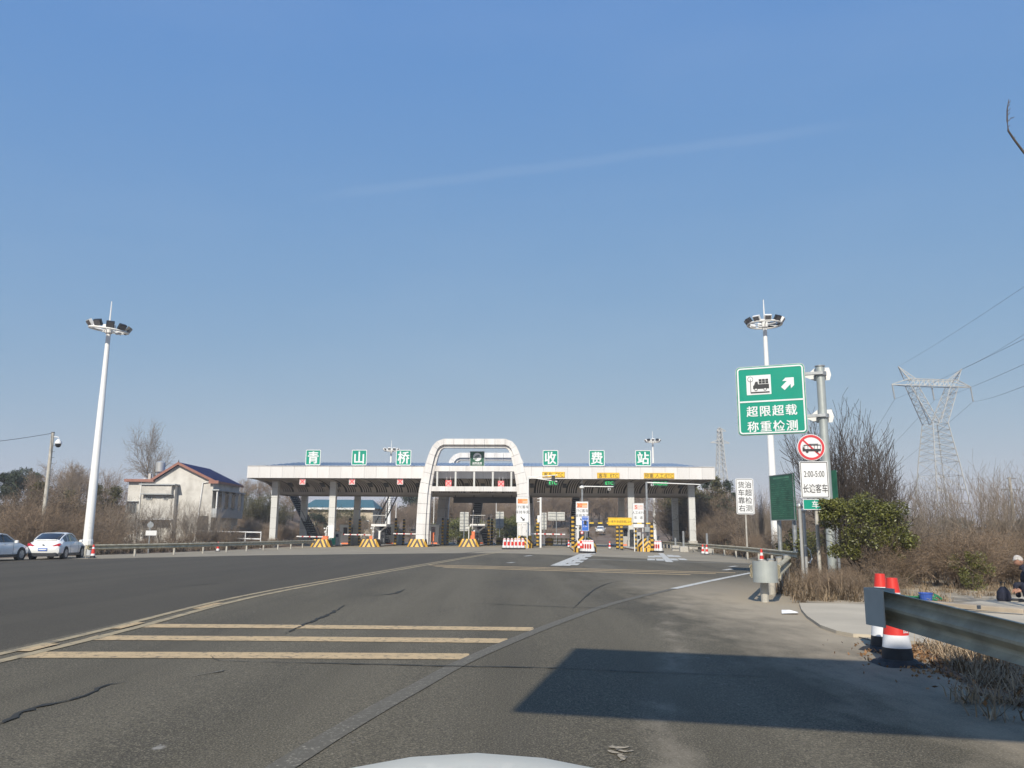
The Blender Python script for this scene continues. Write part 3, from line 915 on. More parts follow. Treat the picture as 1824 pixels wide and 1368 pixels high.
# emblem board
q = toll_uv(P(849.5, 815, 90))
r_ = thing("emblem_board", "green square emblem board with a white swirled disc inside the arch", "sign", W(q[0], .35, 8.78), -AL)
MB().prism(rrect(-.8, 0, .8, 1.66, .02), -.04, .08).build("board", sign_green_old, r_)
frame_ring(MB(), -.82, -.02, .82, 1.68, .03, .06, -.07, -.035).build("frame", galv, r_)
mb = MB()
n = 26
mb.prism([(.02 + .47 * math.cos(2 * PI * k / n), 1.04 + .47 * math.sin(2 * PI * k / n)) for k in range(n)], -.052, -.04)
mb.build("emblem_disc", sign_white, r_)
for j, (r0, r1, off) in enumerate(((.44, .38, 0), (.36, .30, .05), (.27, .22, .1))):
    a0, a1 = R(75), R(200)
    pts = [(.16 + off * .4 + r0 * 1.1 * math.cos(a0 + (a1 - a0) * t / 12), .82 + r0 * math.sin(a0 + (a1 - a0) * t / 12)) for t in range(13)]
    pts += [(.16 + off * .4 + r1 * 1.1 * math.cos(a1 + (a0 - a1) * t / 12), .82 + r1 * math.sin(a1 + (a0 - a1) * t / 12)) for t in range(13)]
    MB().prism(pts, -.06, -.052).build("swoosh", sign_green_old, r_)
text("湖南高速", .27, (0, -.045, .36), sign_white, r_, off=.012, space=1.05)
text("HUNAN EXPRESSWAY", .105, (0, -.045, .16), sign_white, r_, off=.006)

# ------------------------------------------------------------------ lane signals, lane signs, LED panels
def plane_u(px_, py_, v0):
    D = 90
    for _ in range(6):
        u, v = toll_uv(P(px_, py_, D)); D += v0 - v
    p = P(px_, py_, D)
    return toll_uv(p)[0], p.z
for i, (px_, py_, ds) in enumerate(((540, 858, "above the leftmost lane"), (628, 858, "between the second column and the stair"), (713.5, 858, "over the stair just left of the arch"), (799, 861, "hung in the left part of the arch"), (892.5, 862, "hung in the right part of the arch"))):
    u, z = plane_u(px_, py_, .5 if i < 3 else -.2)
    r_ = thing("lane_signal", f"small square lane light showing a red cross, {ds}", "lane light", W(u, .3 if i < 3 else -.25, z), -AL, "red cross lane lights")
    MB().box((0, 0, 0), (.66, .12, .66)).build("housing", led_pale, r_)
    for a in (-1, 1): MB().box((0, -.068, 0), (.72, .015, .1), ry=a * PI / 4).build("cross_bar", led_red, r_)
    frame_ring(MB(), -.33, -.33, .33, .33, .02, .04, -.075, -.06).build("rim", led_red if i > 2 else white, r_)
    for s in (-.2, .2): MB().tube((s, 0, .33), (s, 0, .7 if i < 3 else 1.5), .02, n=5).build("hanger", white, r_)
for px_, py_, w, s, ds in ((986, 845.5, 2.5, "客车  ETC", "partly behind the camera arm"), (1083.5, 847, 2.45, "客车  ETC", "above the lit ETC panel"), (1174, 847.5, 3.3, "称重 人工/ETC", "wider one toward the right end")):
    u, z = plane_u(px_, py_, -.05)
    r_ = thing("lane_sign", f"yellow strip sign with black lettering on the fascia, {ds}", "sign", W(u, -.03, z), -AL, "yellow lane signs on the fascia")
    MB().box((0, 0, 0), (w, .05, .62)).build("panel", yellow, r_)
    frame_ring(MB(), -w / 2 + .02, -.29, w / 2 - .02, .29, .02, .03, -.034, -.024).build("border", brown_door, r_)
    text(s, .5, (0, -.032, 0), sign_black, r_, off=.004, wx=1.0 if w < 3 else .98)
for px_, py_, w, s, ds in ((985, 860, 1.2, "ETC", "behind the tip of the camera arm"), (1085.5, 860.5, 1.3, "ETC", "under the middle yellow sign"), (1176, 861.5, 1.75, "ETC|人工", "under the widest yellow sign")):
    u, z = plane_u(px_, py_, .45)
    r_ = thing("led_panel", f"dark hanging panel with glowing green lettering, {ds}", "led panel", W(u, .4, z), -AL, "green lit lane panels")
    MB().box((0, .04, 0), (w, .12, .6)).build("housing", mat("led_black", (.01, .03, .02), .4) if "led_black" not in MATS else MATS["led_black"], r_)
    text(s, .5, (0, -.028, 0), led_green, r_, off=-.002, wx=1.0 if len(s) < 5 else .78)
    for q in (-.4, .4): MB().tube((q, .04, .3), (q, .04, .55), .02, n=5).build("hanger", blackm, r_)

# ------------------------------------------------------------------ islands and what stands on them
ISL = []
def island_pos(px_, py_): return toll_uv(G(px_, py_))
isl = [(-17.1, -.9), (-11.7, -.9), (-6.3, -1.6), (-.75, -1.2)] + [island_pos(*q) for q in ((934, 976.5), (1043, 984.5), (1156, 983))]
isl[4] = (5.3, isl[4][1])
place = ["under the second column from the left", "under the left landing stair", "at the foot of the arch's left leg", "under the middle landing stair", "at the foot of the arch's right leg", "behind the middle red and white barrier", "at the right end of the lanes"]
nose_b = MB().slab([(-1.12, .35), (-.8, -.05), (.8, -.05), (1.12, .35), (1.1, 1.2), (-1.1, 1.2)], 0, .3)
def low_nose():
    mb = MB()
    b_ = [(-1.14, .4), (-.82, 0), (.82, 0), (1.14, .4), (1.14, 1.3), (-1.14, 1.3)]
    t = [(-.95, .55), (-.7, .22), (.7, .22), (.95, .55), (.95, 1.2), (-.95, 1.2)]
    vs = [(x, y, 0) for x, y in b_] + [(x, y, .84) for x, y in t]
    return mb.add(vs, [(i, (i + 1) % 6, (i + 1) % 6 + 6, i + 6) for i in range(6)] + [tuple(range(6, 12))])
chev2 = stripe_mat("steep_chevrons", (.68, .38, .035), (.03, .015, .01), .46, 1.0, .5, duty=.5)
vert2 = stripe_mat("upright_stripes", (.72, .43, .06), (.05, .02, .012), .28, 1, 0, duty=.55)
chev3 = stripe_mat("round_chevrons", (.68, .38, .035), (.03, .015, .01), .4, 1.0, .95, duty=.52)
for i, (u, v) in enumerate(isl):
    p = Wg(u, v)
    r_ = thing("toll_island", f"toll island with striped nose, {place[i]}", "toll island", p, -AL, "toll islands")
    L = 24 - v
    w = 2.0 if i < 4 else 1.7
    MB().rbox((0, L / 2 + .9, .1), (w, L, .2), .05).build("kerb", conc, r_)
    for s in (-1, 1): MB().box((s * (w / 2 + .006), L / 2 + .9, .07), (.012, L, .12)).build("kerb_face", brown_door, r_)
    if i < 4:
        low_nose().build("nose", chev2, r_)
    else:
        hw = {4: 1.1, 5: .9, 6: .92}[i]
        h = {4: 1.2, 5: 1.28, 6: 1.32}[i]
        mb = MB()
        prof = [(1, .0), (1, .36), (.96, .6), (.86, .84), (.7, 1.03), (.5, 1.16), (.25, 1.25), (.02, 1.28)]
        mb.lathe([(a * hw, z * h / 1.28) for a, z in prof], 28)
        nose = smooth_angle(mb.build("nose", chev3, r_, (0, .95, 0)))
        mb = MB().lathe([(hw + .02, 0), (hw + .02, .34)], 28)
        mb.build("nose_skirt", vert2, r_, (0, .95, 0))
    ISL.append(r_)

# booths
def booth(u, v, label):
    r_ = thing("toll_booth", label, "toll booth", Wg(u, v), -AL, "toll booths")
    MB().rbox((0, 1.3, .75), (1.35, 2.6, 1.15), .03).build("lower_body", steel, r_)
    MB().rbox((0, 1.3, 1.75), (1.3, 2.54, .9), .02).build("window_band", glass, r_)
    for x in (-.65, .65):
        for y in (.05, 1.3, 2.55): MB().box((x, y, 1.75), (.1, .1, .95)).build("window_post", steel, r_)
    MB().rbox((0, 1.3, 2.38), (1.5, 2.8, .34), .05).build("roof", steel, r_)
    MB().box((0, .02, 1.62), (.5, .04, .7)).build("front_window", glass, r_)
    for s in (-1, 1): MB().box((s * .42, .01, 1.75), (.34, .04, .95)).build("front_panel", steel, r_)
    MB().box((.1, -.18, .28), (.9, .3, .16)).build("step", orange_box, r_)
    return r_
for i, ds in ((0, "right of the second column"), (1, "beside the left striped posts"), (2, "right of the arch's left leg"), (3, "behind the middle stair"), (4, "behind the arch's right leg"), (5, "behind the middle speed board"), (6, "dark one behind the right column")):
    u, v = isl[i]
    booth(u + .1, 9.5 if i < 4 else 7.5, f"grey steel toll booth with dark window, {ds}")
# striped guard posts
sp_m = MB()
for k in range(9):
    z = .15 + k * .36
    sp_m.box((0, -.09, z + .1), (.22, .03, .2))
sp_y = sp_m.mesh("reflector_band", yellow_dull)
def striped_post(px_, py_, D, h, ds):
    p = P(px_, py_, D)
    b = on(p.x, p.y)
    r_ = thing("striped_post", f"black guard post with yellow reflective squares, {ds}", "guard post", b, -AL, "striped guard posts")
    MB().tube((0, 0, 0), (0, 0, h), .14, n=12).build("post", blackm, r_)
    for k in range(int(h / .38)):
        m_ = MB()
        m_.lathe([(.148, .16 + k * .38), (.148, .34 + k * .38)], 12)
        m_.build("reflector_band", yellow_dull, r_)
    return r_
for a in ((622, 968, 99, 3.3, "right of the second column"), (639.5, 966, 101, 3.2, "in front of the back column"), (704, 968, 100, 3.3, "left of the arch"), (718.5, 966, 102, 3.2, "second left of the arch"), (788, 969, 100, 3.3, "right of the arch's left leg"),
          (797, 966, 102, 3.2, "second right of the arch's left leg"), (870, 968, 97, 3.3, "right of the middle stair"), (876, 966, 102, 3.2, "second right of the middle stair"), (957.5, 972, 90, 3.3, "left of the white pole"), (962.5, 970, 95, 3.2, "just behind the one by the white pole"),
          (1020.5, 976, 76, 3.1, "left of the middle striped nose"), (1100, 973, 82, 2.7, "below the yellow height plate"), (1107.5, 975, 78, 2.6, "under the right end of the yellow plate"), (1132, 976, 77, 2.3, "left of the right striped nose"), (1162, 983, 70, 2.3, "in front of the white mast")):
    striped_post(*a)
# booms
def gate(px_, py_, D, length, ds, lift=0):
    p = P(px_, py_, D)
    b = on(p.x, p.y, .2)
    r_ = thing("barrier_gate", f"barrier gate with white boom, {ds}", "barrier gate", b, -AL, "barrier gates")
    MB().rbox((0, 0, .5), (.34, .34, 1.0), .03).build("housing", orange_box if length < 0 else yellow_dull, r_)
    z = max(.9, p.z - b.z)
    if lift:
        MB().tube((0, -.2, z), (.12, -.2, z + 2.6), .05, .035, n=6).build("boom", boom_stripe, r_)
    else:
        MB().box((length / 2, -.22, z), (abs(length), .05, .11), ry=.01).build("boom", boom_stripe, r_)
    MB().tube((.25 if length < 0 else -.25, -.1, 0), (.25 if length < 0 else -.25, -.1, 1.35), .04, n=8).build("signal_post", white, r_)
    m_ = MB().lathe([(.02, 1.3), (.13, 1.36), (.14, 1.5), (.02, 1.6)], 10, c=(.25 if length < 0 else -.25, -.1))
    m_.build("signal_head", white, r_)
gate(576, 956, 93, -3.0, "at the leftmost lane")
gate(661, 952.5, 93, -3.1, "left of the left landing")
gate(744, 951, 92, -2.7, "left of the arch")
gate(841, 950, 93, -3.0, "raised upright beside the middle landing", 1)
gate(944, 951, 82, 3.5, "reaching right from the arch's right leg")

# landings with Y posts and stairs
def stair(pts, width, label, rails=True, plate=True):
    a = Vector(pts[0])
    r_ = thing("stair", label, "staircase", a, 0, "black steel stairs up to the canopy")
    for A_, B_ in zip(pts, pts[1:]):
        A_, B_ = Vector(A_) - a, Vector(B_) - a
        run = Vector((B_.x - A_.x, B_.y - A_.y, 0))
        d = run.normalized(); n = Vector((-d.y, d.x, 0))
        th = math.atan2(d.y, d.x)
        N = max(3, int((B_.z - A_.z) / .26))
        for s in (-1, 1):
            o = n * s * width / 2
            m_ = MB()
            for q in (0,):
                vs = [A_ + o + Vector((0, 0, -.12)), B_ + o + Vector((0, 0, -.12)), B_ + o + Vector((0, 0, .14)), A_ + o + Vector((0, 0, .14))]
                t = n * .03
                m_.add([v_ - t for v_ in vs] + [v_ + t for v_ in vs], [(0, 1, 2, 3), (7, 6, 5, 4), (0, 4, 5, 1), (1, 5, 6, 2), (2, 6, 7, 3), (3, 7, 4, 0)])
            m_.build("stringer", blackm, r_)
            if rails:
                h = Vector((0, 0, .95))
                m_ = MB().tube(A_ + o + h, B_ + o + h, .03, n=5)
                for k in range(5): m_.tube(A_.lerp(B_, k / 4) + o, A_.lerp(B_, k / 4) + o + h, .02, n=4)
                m_.build("handrail", blackm, r_)
        if plate:
            vs = [q + n * (s_ * (width / 2 - .02)) + Vector((0, 0, h_)) for h_ in (-.1, -.06) for q, s_ in ((A_, -1), (A_, 1), (B_, 1), (B_, -1))]
            MB().add([v_ + d * .16 for v_ in vs], [(3, 2, 1, 0), (4, 5, 6, 7), (0, 1, 5, 4), (1, 2, 6, 5), (2, 3, 7, 6), (3, 0, 4, 7)]).build("riser_plate", blackm, r_)
        for k in range(N):
            c = A_.lerp(B_, (k + .5) / N)
            MB().box(c, (.2, width - .06, .05), rz=th).build("tread", galv, r_)
    return r_
stair([P(563, 969, 99), P(551, 938, 101), P(521, 879, 106)], 1.05, "black steel stair climbing left behind the left outer column")
stair([P(676, 933, 97), P(703, 879, 102)], 1.05, "black steel stair climbing right from the left white landing", plate=False)
stair([P(846, 932, 97), P(855, 879, 103)], 1.05, "black steel stair rising behind the arch from the middle landing")
stair([P(1021, 965, 95), P(1027, 879, 101)], .8, "black steel stair rising behind the middle speed board")
stair([P(688, 966, 98), P(681, 935, 99.5)], .8, "short black lower flight beside the left landing", False)
stair([P(868, 966, 98), P(858, 935, 99.5)], .8, "short black lower flight beside the middle landing", False)
def landing(px_, ds):
    p = P(px_, 935.5, 95.5)
    b = on(p.x, p.y, .2)
    r_ = thing("stair_landing", f"small white landing on a Y shaped post, {ds}", "landing", b, -AL, "white stair landings")
    h = p.z - b.z
    MB().box((0, 0, h), (1.8, 1.5, .26)).build("deck", white, r_)
    MB().tube((0, 0, 0), (0, 0, h - .7), .16, n=10).build("post", white_pole, r_)
    for s in (-1, 1): MB().tube((0, 0, h - .75), (s * .82, 0, h - .1), .09, n=8).build("strut", white_pole, r_)
    m_ = MB()
    for k in range(9): m_.tube((-.9 + k * .225, -.78, h + .1), (-.9 + k * .225, -.78, h + 1.1), .014, n=4)
    m_.build("baluster", galv, r_)
    MB().tube((-.9, -.78, h + 1.12), (.9, -.78, h + 1.12), .03, n=6).build("handrail", white, r_)
    return r_
landing(677, "in the second lane from the left")
landing(852, "in the middle of the arch")

# ------------------------------------------------------------------ speed boards, height bar, blue board, camera arms
def post_at(px_, py_, D):
    p = P(px_, py_, D)
    return on(p.x, p.y), p.z - gz(p.x, p.y)
def speed_board(px_, y0, y1, D, num, lines, label, arrow, faded=False):
    b, z0 = post_at(px_, y1, D)
    z1 = P(px_, y0, D).z - b.z
    w = {79: 1.2, 65: 1.0, 72: .98}[D]
    r_ = thing("speed_board", label, "sign", b, -AL, "tall white speed boards")
    MB().prism(rrect(-w / 2, z0, w / 2, z1, .06), -.04, .04).build("panel", sign_white, r_)
    frame_ring(MB(), -w / 2, z0, w / 2, z1, .06, .03, -.05, -.04).build("border", galv, r_)
    H_ = z1 - z0
    MB().box((.02, -.045, z1 - .42 * H_ / 2.5), (w * .8, .01, .46 * H_ / 2.5)).build("speed_panel", led_orange if not faded else mat("faded_speed_panel", (.72, .5, .46), .5), r_)
    text(num, .46, (-w * .2, -.052, z1 - .42 * H_ / 2.5), mat("speed_red", (.5, .07, .03), .5) if "speed_red" not in MATS else MATS["speed_red"], r_, off=.012)
    text("km/h", .2, (w * .2, -.052, z1 - .48 * H_ / 2.5), white, r_, off=.01)
    for k, s in enumerate(lines):
        text(s, .3 * w / 1.1, (0, -.045, z1 - (.98 + .5 * k) * H_ / 2.5), sign_black, r_, off=.0, space=1.05 if len(s) > 4 else 1.2)
    if arrow:
        m_ = MB().box((0, -.045, z0 + .38), (.42, .01, .09), ry=PI / 4)
        m_.prism([(.2, z0 + .18), (.22, z0 + .44), (-.04, z0 + .2)][::-1], -.05, -.04)
        m_.build("arrow", sign_black, r_)
    for s in (-.38, .38): MB().tube((s * w, .06, 0), (s * w, .06, z1 - .1), .045, n=8).build("post", white_pole, r_)
    return r_
speed_board(930.5, 885, 931, 79, "20", ["ETC客车", "保持车距"], "white board with orange 20 panel and down arrow before the arch's right leg", True)
speed_board(1037, 893, 936, 65, "20", ["ETC客车", "保持车距"], "white board with orange 20 panel partly behind the blue board", True)
speed_board(1137.5, 896, 940, 72, "5", ["人工/ETC", "车  道"], "white board with faded 5 panel before the right column", False, True)
b, z0 = post_at(1042.5, 946, 64)
z1 = P(1042.5, 919, 64).z - b.z
r_ = thing("blue_notice_board", "small blue notice board with white characters and a dark device before it", "sign", b, -AL)
MB().prism(rrect(-.28, z0, .28, z1, .02), -.03, .02).build("panel", sign_blue, r_)
frame_ring(MB(), -.28, z0, .28, z1, .02, .025, -.036, -.03).build("border", white, r_)
for k, s in enumerate(("小客车", "专用道", "限高", "2.2m")): text(s, .15, (0, -.032, z1 - .12 - k * .225), white, r_, off=.006, space=1.1)
MB().rbox((0, -.12, (z0 + z1) / 2 + .1), (.2, .14, .24), .03).build("device", blackm, r_)
MB().tube((0, .06, 0), (0, .06, z0 + .75), .045, n=8).build("post", galv, r_)
MB().disc((-.26, -.07, z0 - .12), .12, depth=.03).build("small_round_sign", sign_red, r_)
MB().disc((-.26, -.087, z0 - .12), .075, depth=.01).build("small_round_face", white, r_)
# height limit bar
b, zc = post_at(1104, 929, 71)
r_ = thing("height_limit_bar", "yellow and black height limit bar across the lane carrying a yellow plate", "height bar", b, -AL)
w0 = (1104 - 1049) / 1440 * 71; w1 = (1160 - 1104) / 1440 * 71
MB().box(((w1 - w0) / 2, .05, zc - .14), (w0 + w1, .08, .1)).build("bar", gauge_stripe, r_)
MB().prism(rrect(-1.02, zc - .33, 1.02, zc + .34, .03), -.04, .0).build("plate", yellow, r_)
frame_ring(MB(), -.99, zc - .3, .99, zc + .31, .03, .025, -.046, -.04).build("border", brown_door, r_)
text("小客车通道限高2.2m", .235, (0, -.044, zc), sign_black, r_, off=-.002, wx=.92)
for x in (-w0, w1): MB().tube((x, .05, 0), (x, .05, zc - .1), .06, n=8).build("leg", gauge_stripe, r_)
# camera arms
def camera(parent, loc):
    c = MB().rbox(loc, (.22, .42, .18), .03).build("camera", white, parent)
    MB().box((loc[0], loc[1] - .215, loc[2]), (.14, .02, .12)).build("lens", blackm, c)
b, zt = post_at(1037, 866, 66)
r_ = thing("camera_mast", "grey pole above the middle speed board with a short arm to the right", "camera mast", b, -AL)
MB().tube((0, .3, 0), (0, .3, zt + .1), .09, .07, n=10).build("pole", galv, r_)
MB().tube((0, .3, zt), (2.55, .3, zt - .02), .045, .035, n=8).build("arm", white_pole, r_)
MB().tube((0, .3, zt + .1), (0, .3, zt + .7), .012, n=5).build("lightning_rod", galv, r_)
MB().lathe([(.02, zt - .2), (.19, zt - .14), (.2, zt), (.02, zt + .08)], 12, c=(-.02, .3)).build("bracket", white_pole, r_)
camera(r_, (2.2, .3, zt - .22))
b, zt = post_at(1152, 859, 72)
r_ = thing("camera_mast", "grey pole right of the faded board with a long arm and two white cameras", "camera mast", b, -AL)
MB().tube((0, .3, 0), (0, .3, zt + .05), .11, .09, n=10).build("pole", galv, r_)
MB().tube((0, .3, zt), (4.75, .3, zt - .17), .055, .04, n=8).build("arm", white_pole, r_)
camera(r_, (.5, .25, zt - .22)); camera(r_, (4.6, .25, zt - .42))
MB().rbox((-.05, .1, 1.9), (.45, .3, .5), .03).build("control_box", galv, r_)
b, zt = post_at(944, 850, 82)
r_ = thing("camera_mast", "white twin tube arm with a dark camera reaching right from the arch", "camera arm", b, -AL)
MB().tube((-.2, 0, .15), (-.2, 0, zt + .1), .13, .1, n=10).build("pole", white_pole, r_)
MB().tube((-.2, 0, zt), (2.75, 0, zt + .22), .045, n=8).build("arm", white_pole, r_)
MB().tube((-.2, 0, zt), (2.75, 0, zt - .42), .045, n=8).build("arm", white_pole, r_)
c = MB().rbox((2.35, 0, zt - .08), (.36, .4, .5), .04).build("camera", blackm, r_)
b, zt = post_at(963, 886, 84)
r_ = thing("antenna_post", "white post with two short side arms right of the arch", "post", b, -AL)
MB().tube((0, 0, 0), (0, 0, zt), .11, n=10).build("pole", white_pole, r_)
for q in (.1, .4): MB().tube((0, 0, zt - q), (-.35, -.1, zt - q - .05), .03, n=6).build("arm", white_pole, r_)
MB().rbox((-.2, -.1, 2.9), (.28, .2, .7), .03).build("cabinet", white, r_)

# ------------------------------------------------------------------ barriers and cones
def water_barrier(px_, py_, D, rz, n, label):
    p = P(px_, py_, D)
    r_ = thing("plastic_barrier", label, "barrier", on(p.x, p.y, .01), rz, "red and white barriers before the islands")
    L = n * .34
    MB().rbox((0, 0, .07), (L + .06, .52, .14), .03).build("base", rubber, r_)
    for k in range(n):
        x = -L / 2 + (k + .5) * .34
        m_ = MB().lathe([(.2, .14), (.2, .3), (.165, .36)], 10, c=(x, 0)); m_.build("foot", white_band, r_)
        m_ = MB().lathe([(.168, .36), (.15, .66)], 10, c=(x, 0)); m_.build("middle", white_band, r_)
        m_ = MB().lathe([(.152, .66), (.125, .86), (.115, .93), (.06, .98)], 10, c=(x, 0)); m_.build("upper", white_band, r_)
        MB().box((x, -.163, .5), (.2, .03, .34)).build("red_panel", red_plastic, r_)
        MB().lathe([(.13, .78), (.12, .92)], 10, c=(x, 0)).build("red_cap_band", red_plastic, r_)
    return r_
water_barrier(915, 975.5, 74, R(14), 6, "row of red and white barrier units before the arch's right leg")
water_barrier(1046, 979, 63, R(-62), 5, "red and white barrier pointing at us before the middle striped nose")
water_barrier(1170, 981.5, 70, R(-66), 4, "red and white barrier before the right striped nose")
r_ = thing("checkered_panel", "small red and white chequered panel on the middle striped nose", "marker", on(P(1035, 979, 63.4).x, P(1035, 979, 63.4).y), -AL)
for a in range(3):
    for c_ in range(3): MB().box((-.18 + a * .18, 0, .45 + c_ * .18), (.175, .03, .175)).build("square", red_plastic if (a + c_) % 2 else white_band, r_)
MB().box((0, .02, .18), (.06, .03, .36)).build("stake", galv, r_)

def cone_mesh(h, w):
    """road cone: rubber base and lower body, white band, red body with white upper collar, open top"""
    return h, w
def cone(loc, h, label, lettered=False, rz=0, blackfoot=True):
    r_ = thing("traffic_cone", label, "traffic cone", loc, rz, "red and white traffic cones")
    rb, rt = .185 * h, .062 * h
    rad = lambda z: rb + (rt - rb) * (z / h)
    m_ = MB(); m_.rbox((0, 0, .022 * h), (.56 * h, .56 * h, .045 * h), .06 * h); m_.build("base", rubber, r_)
    MB().lathe([(rb * 1.22, .045 * h), (rb * 1.1, .07 * h)], 20).build("collar", rubber, r_)
    zs = [.06, .2, .345, .7, .83, 1.0] if blackfoot else [.06, .1, .3, .55, .75, 1.0]
    ms = [rubber, white_band, red_plastic, white_band, red_plastic]
    nm = ["foot", "lower_band", "body", "upper_band", "tip"]
    for k in range(5):
        z0, z1 = zs[k] * h, zs[k + 1] * h
        pr = [(rad(z0), z0), (rad(z1), z1)]
        if k == 4: pr += [(rad(z1) * .72, z1), (rad(z1) * .7, z1 - .06 * h)]
        smooth_angle(MB().lathe(pr, 24).build(nm[k], ms[k], r_), 40)
    if lettered:
        for s, z in (("集", .50), ("团", .41)):
            zz = z * h
            text(s, .085 * h, (math.sin(.45) * rad(zz), -math.cos(.45) * rad(zz) - .004, zz), white_band, r_, off=.012, rz=.45)
    return r_
c1 = G(1600, 1184); c2 = G(1577, 1160)
cone(on(c1.x, c1.y), .97, "tall red and white cone with black foot, nearest one beside the rail end", True)
cone(on(c2.x, c2.y), .97, "tall red and white cone half hidden behind the nearest cone", True, rz=.3)
for (px_, py_, D, ds) in ((1013, 970, 88, "small one left of the middle striped nose"), (1252, 983, 66, "left one of the pair by the right rail"), (1259, 984, 65, "right one of the pair by the right rail"), (1357, 1000, 46, "alone behind the rounded rail end"), (165, 992.5, 48, "beside the white beetle shaped car"), (388, 979.5, 68, "standing by the far left rail"), (1086, 974, 82, "right of the yellow plate's post")):
    p = P(px_, py_, D)
    cone(on(p.x, p.y), .78, f"red and white traffic cone, {ds}", blackfoot=D < 50 and px_ < 900)

# orange boxes and green bin on islands
for (px_, py_, D, m_, nm, label, dims) in ((580, 962, 91, orange_box, "utility_box", "orange box on the leftmost island", (.55, .4, .75)), (592, 964, 93, sign_green, "waste_bin", "green bin before the second column", (.6, .5, .95)), (771, 957, 91, orange_box, "utility_box", "orange box right of the arch's left leg", (.3, .3, .9)), (843, 954, 92, orange_box, "utility_box", "orange box on the middle island", (.35, .35, .8)),
                                         (590, 946, 91.6, white, "notice_panel", "white box fixed before the foot of the second column", (.7, .25, 1.5))):
    p = P(px_, py_, D)
    r_ = thing(nm, label, "box" if nm != "waste_bin" else "bin", Vector((p.x, p.y, p.z - dims[2] / 2)), -AL)
    MB().rbox((0, 0, dims[2] / 2), dims, .03).build("body", m_, r_)
    MB().rbox((0, 0, dims[2] + .03), (dims[0] + .05, dims[1] + .05, .06), .02).build("lid", m_, r_)
    MB().box((0, -dims[1] / 2 - .008, dims[2] * .6), (dims[0] * .6, .016, dims[2] * .25)).build("door", m_, r_)
    MB().box((0, .05, -.25), (.12, .12, .5)).build("stand", galv, r_)

# ------------------------------------------------------------------ sign backs and things beyond the gates
def sign_back(px_, y0, y1, D, w, ylow, label):
    b, zl = post_at(px_, y1, D)
    zt = P(px_, y0, D).z - b.z
    r_ = thing("sign_seen_from_behind", label, "sign", b, -AL, "road signs seen from behind")
    MB().prism(rrect(-w / 2, zl, w / 2, zt, .05), .03, .06).build("panel", mat("sign_back_grey", (.5, .5, .46), .5) if "sign_back_grey" not in MATS else MATS["sign_back_grey"], r_)
    n = max(2, int((zt - zl) / .42))
    for k in range(n): MB().box((0, 0, zl + (k + .5) * (zt - zl) / n), (w * .96, .05, .06)).build("rib", galv, r_)
    MB().tube((0, -.05, 0), (0, -.05, zt), .07, n=8).build("post", galv, r_)
sign_back(826.5, 912, 946, 116, 1.25, 965, "grey back of a tall sign left of the middle stair")
sign_back(890, 911.5, 941, 116, 1.15, 965, "grey back of a tall sign right of the middle stair")
sign_back(969, 913, 943, 118, .75, 962, "narrow grey sign back right of the arch")
sign_back(991, 912, 927, 126, 2.6, 957, "wide pale sign back seen between arch and middle board")
for i, (px_, py_, D, ds) in enumerate(((890, 968, 106, "below the right grey sign back"), (898, 968, 105, "just left of the arch's right leg"), (978, 968, 100, "right of the white post"), (820, 967, 107, "left of the middle island"))):
    p = P(px_, py_, D)
    r_ = thing("crash_barrel", f"yellow round crash barrel, {ds}", "barrel", on(p.x, p.y), 0, "yellow crash barrels")
    smooth_angle(MB().lathe([(.42, 0), (.46, .1), (.46, .75), (.36, .92), (.1, .98)], 14).build("drum", yellow_dull, r_))
    MB().lathe([(.468, .35), (.468, .55)], 14).build("band", brown_door, r_)
p0, p1 = P(985, 966, 112), P(1016, 966, 112)
r_ = thing("yellow_fence", "low yellow railing beyond the gates right of the barrel", "fence", on(p0.x, p0.y), 0)
Lf = p1.x - p0.x
for z in (.35, .75): MB().tube((0, 0, z), (Lf, 0, z), .06, n=6).build("rail", yellow_dull, r_)
for k in range(5): MB().tube((Lf * k / 4, 0, 0), (Lf * k / 4, 0, .9), .06, n=6).build("post", yellow_dull, r_)

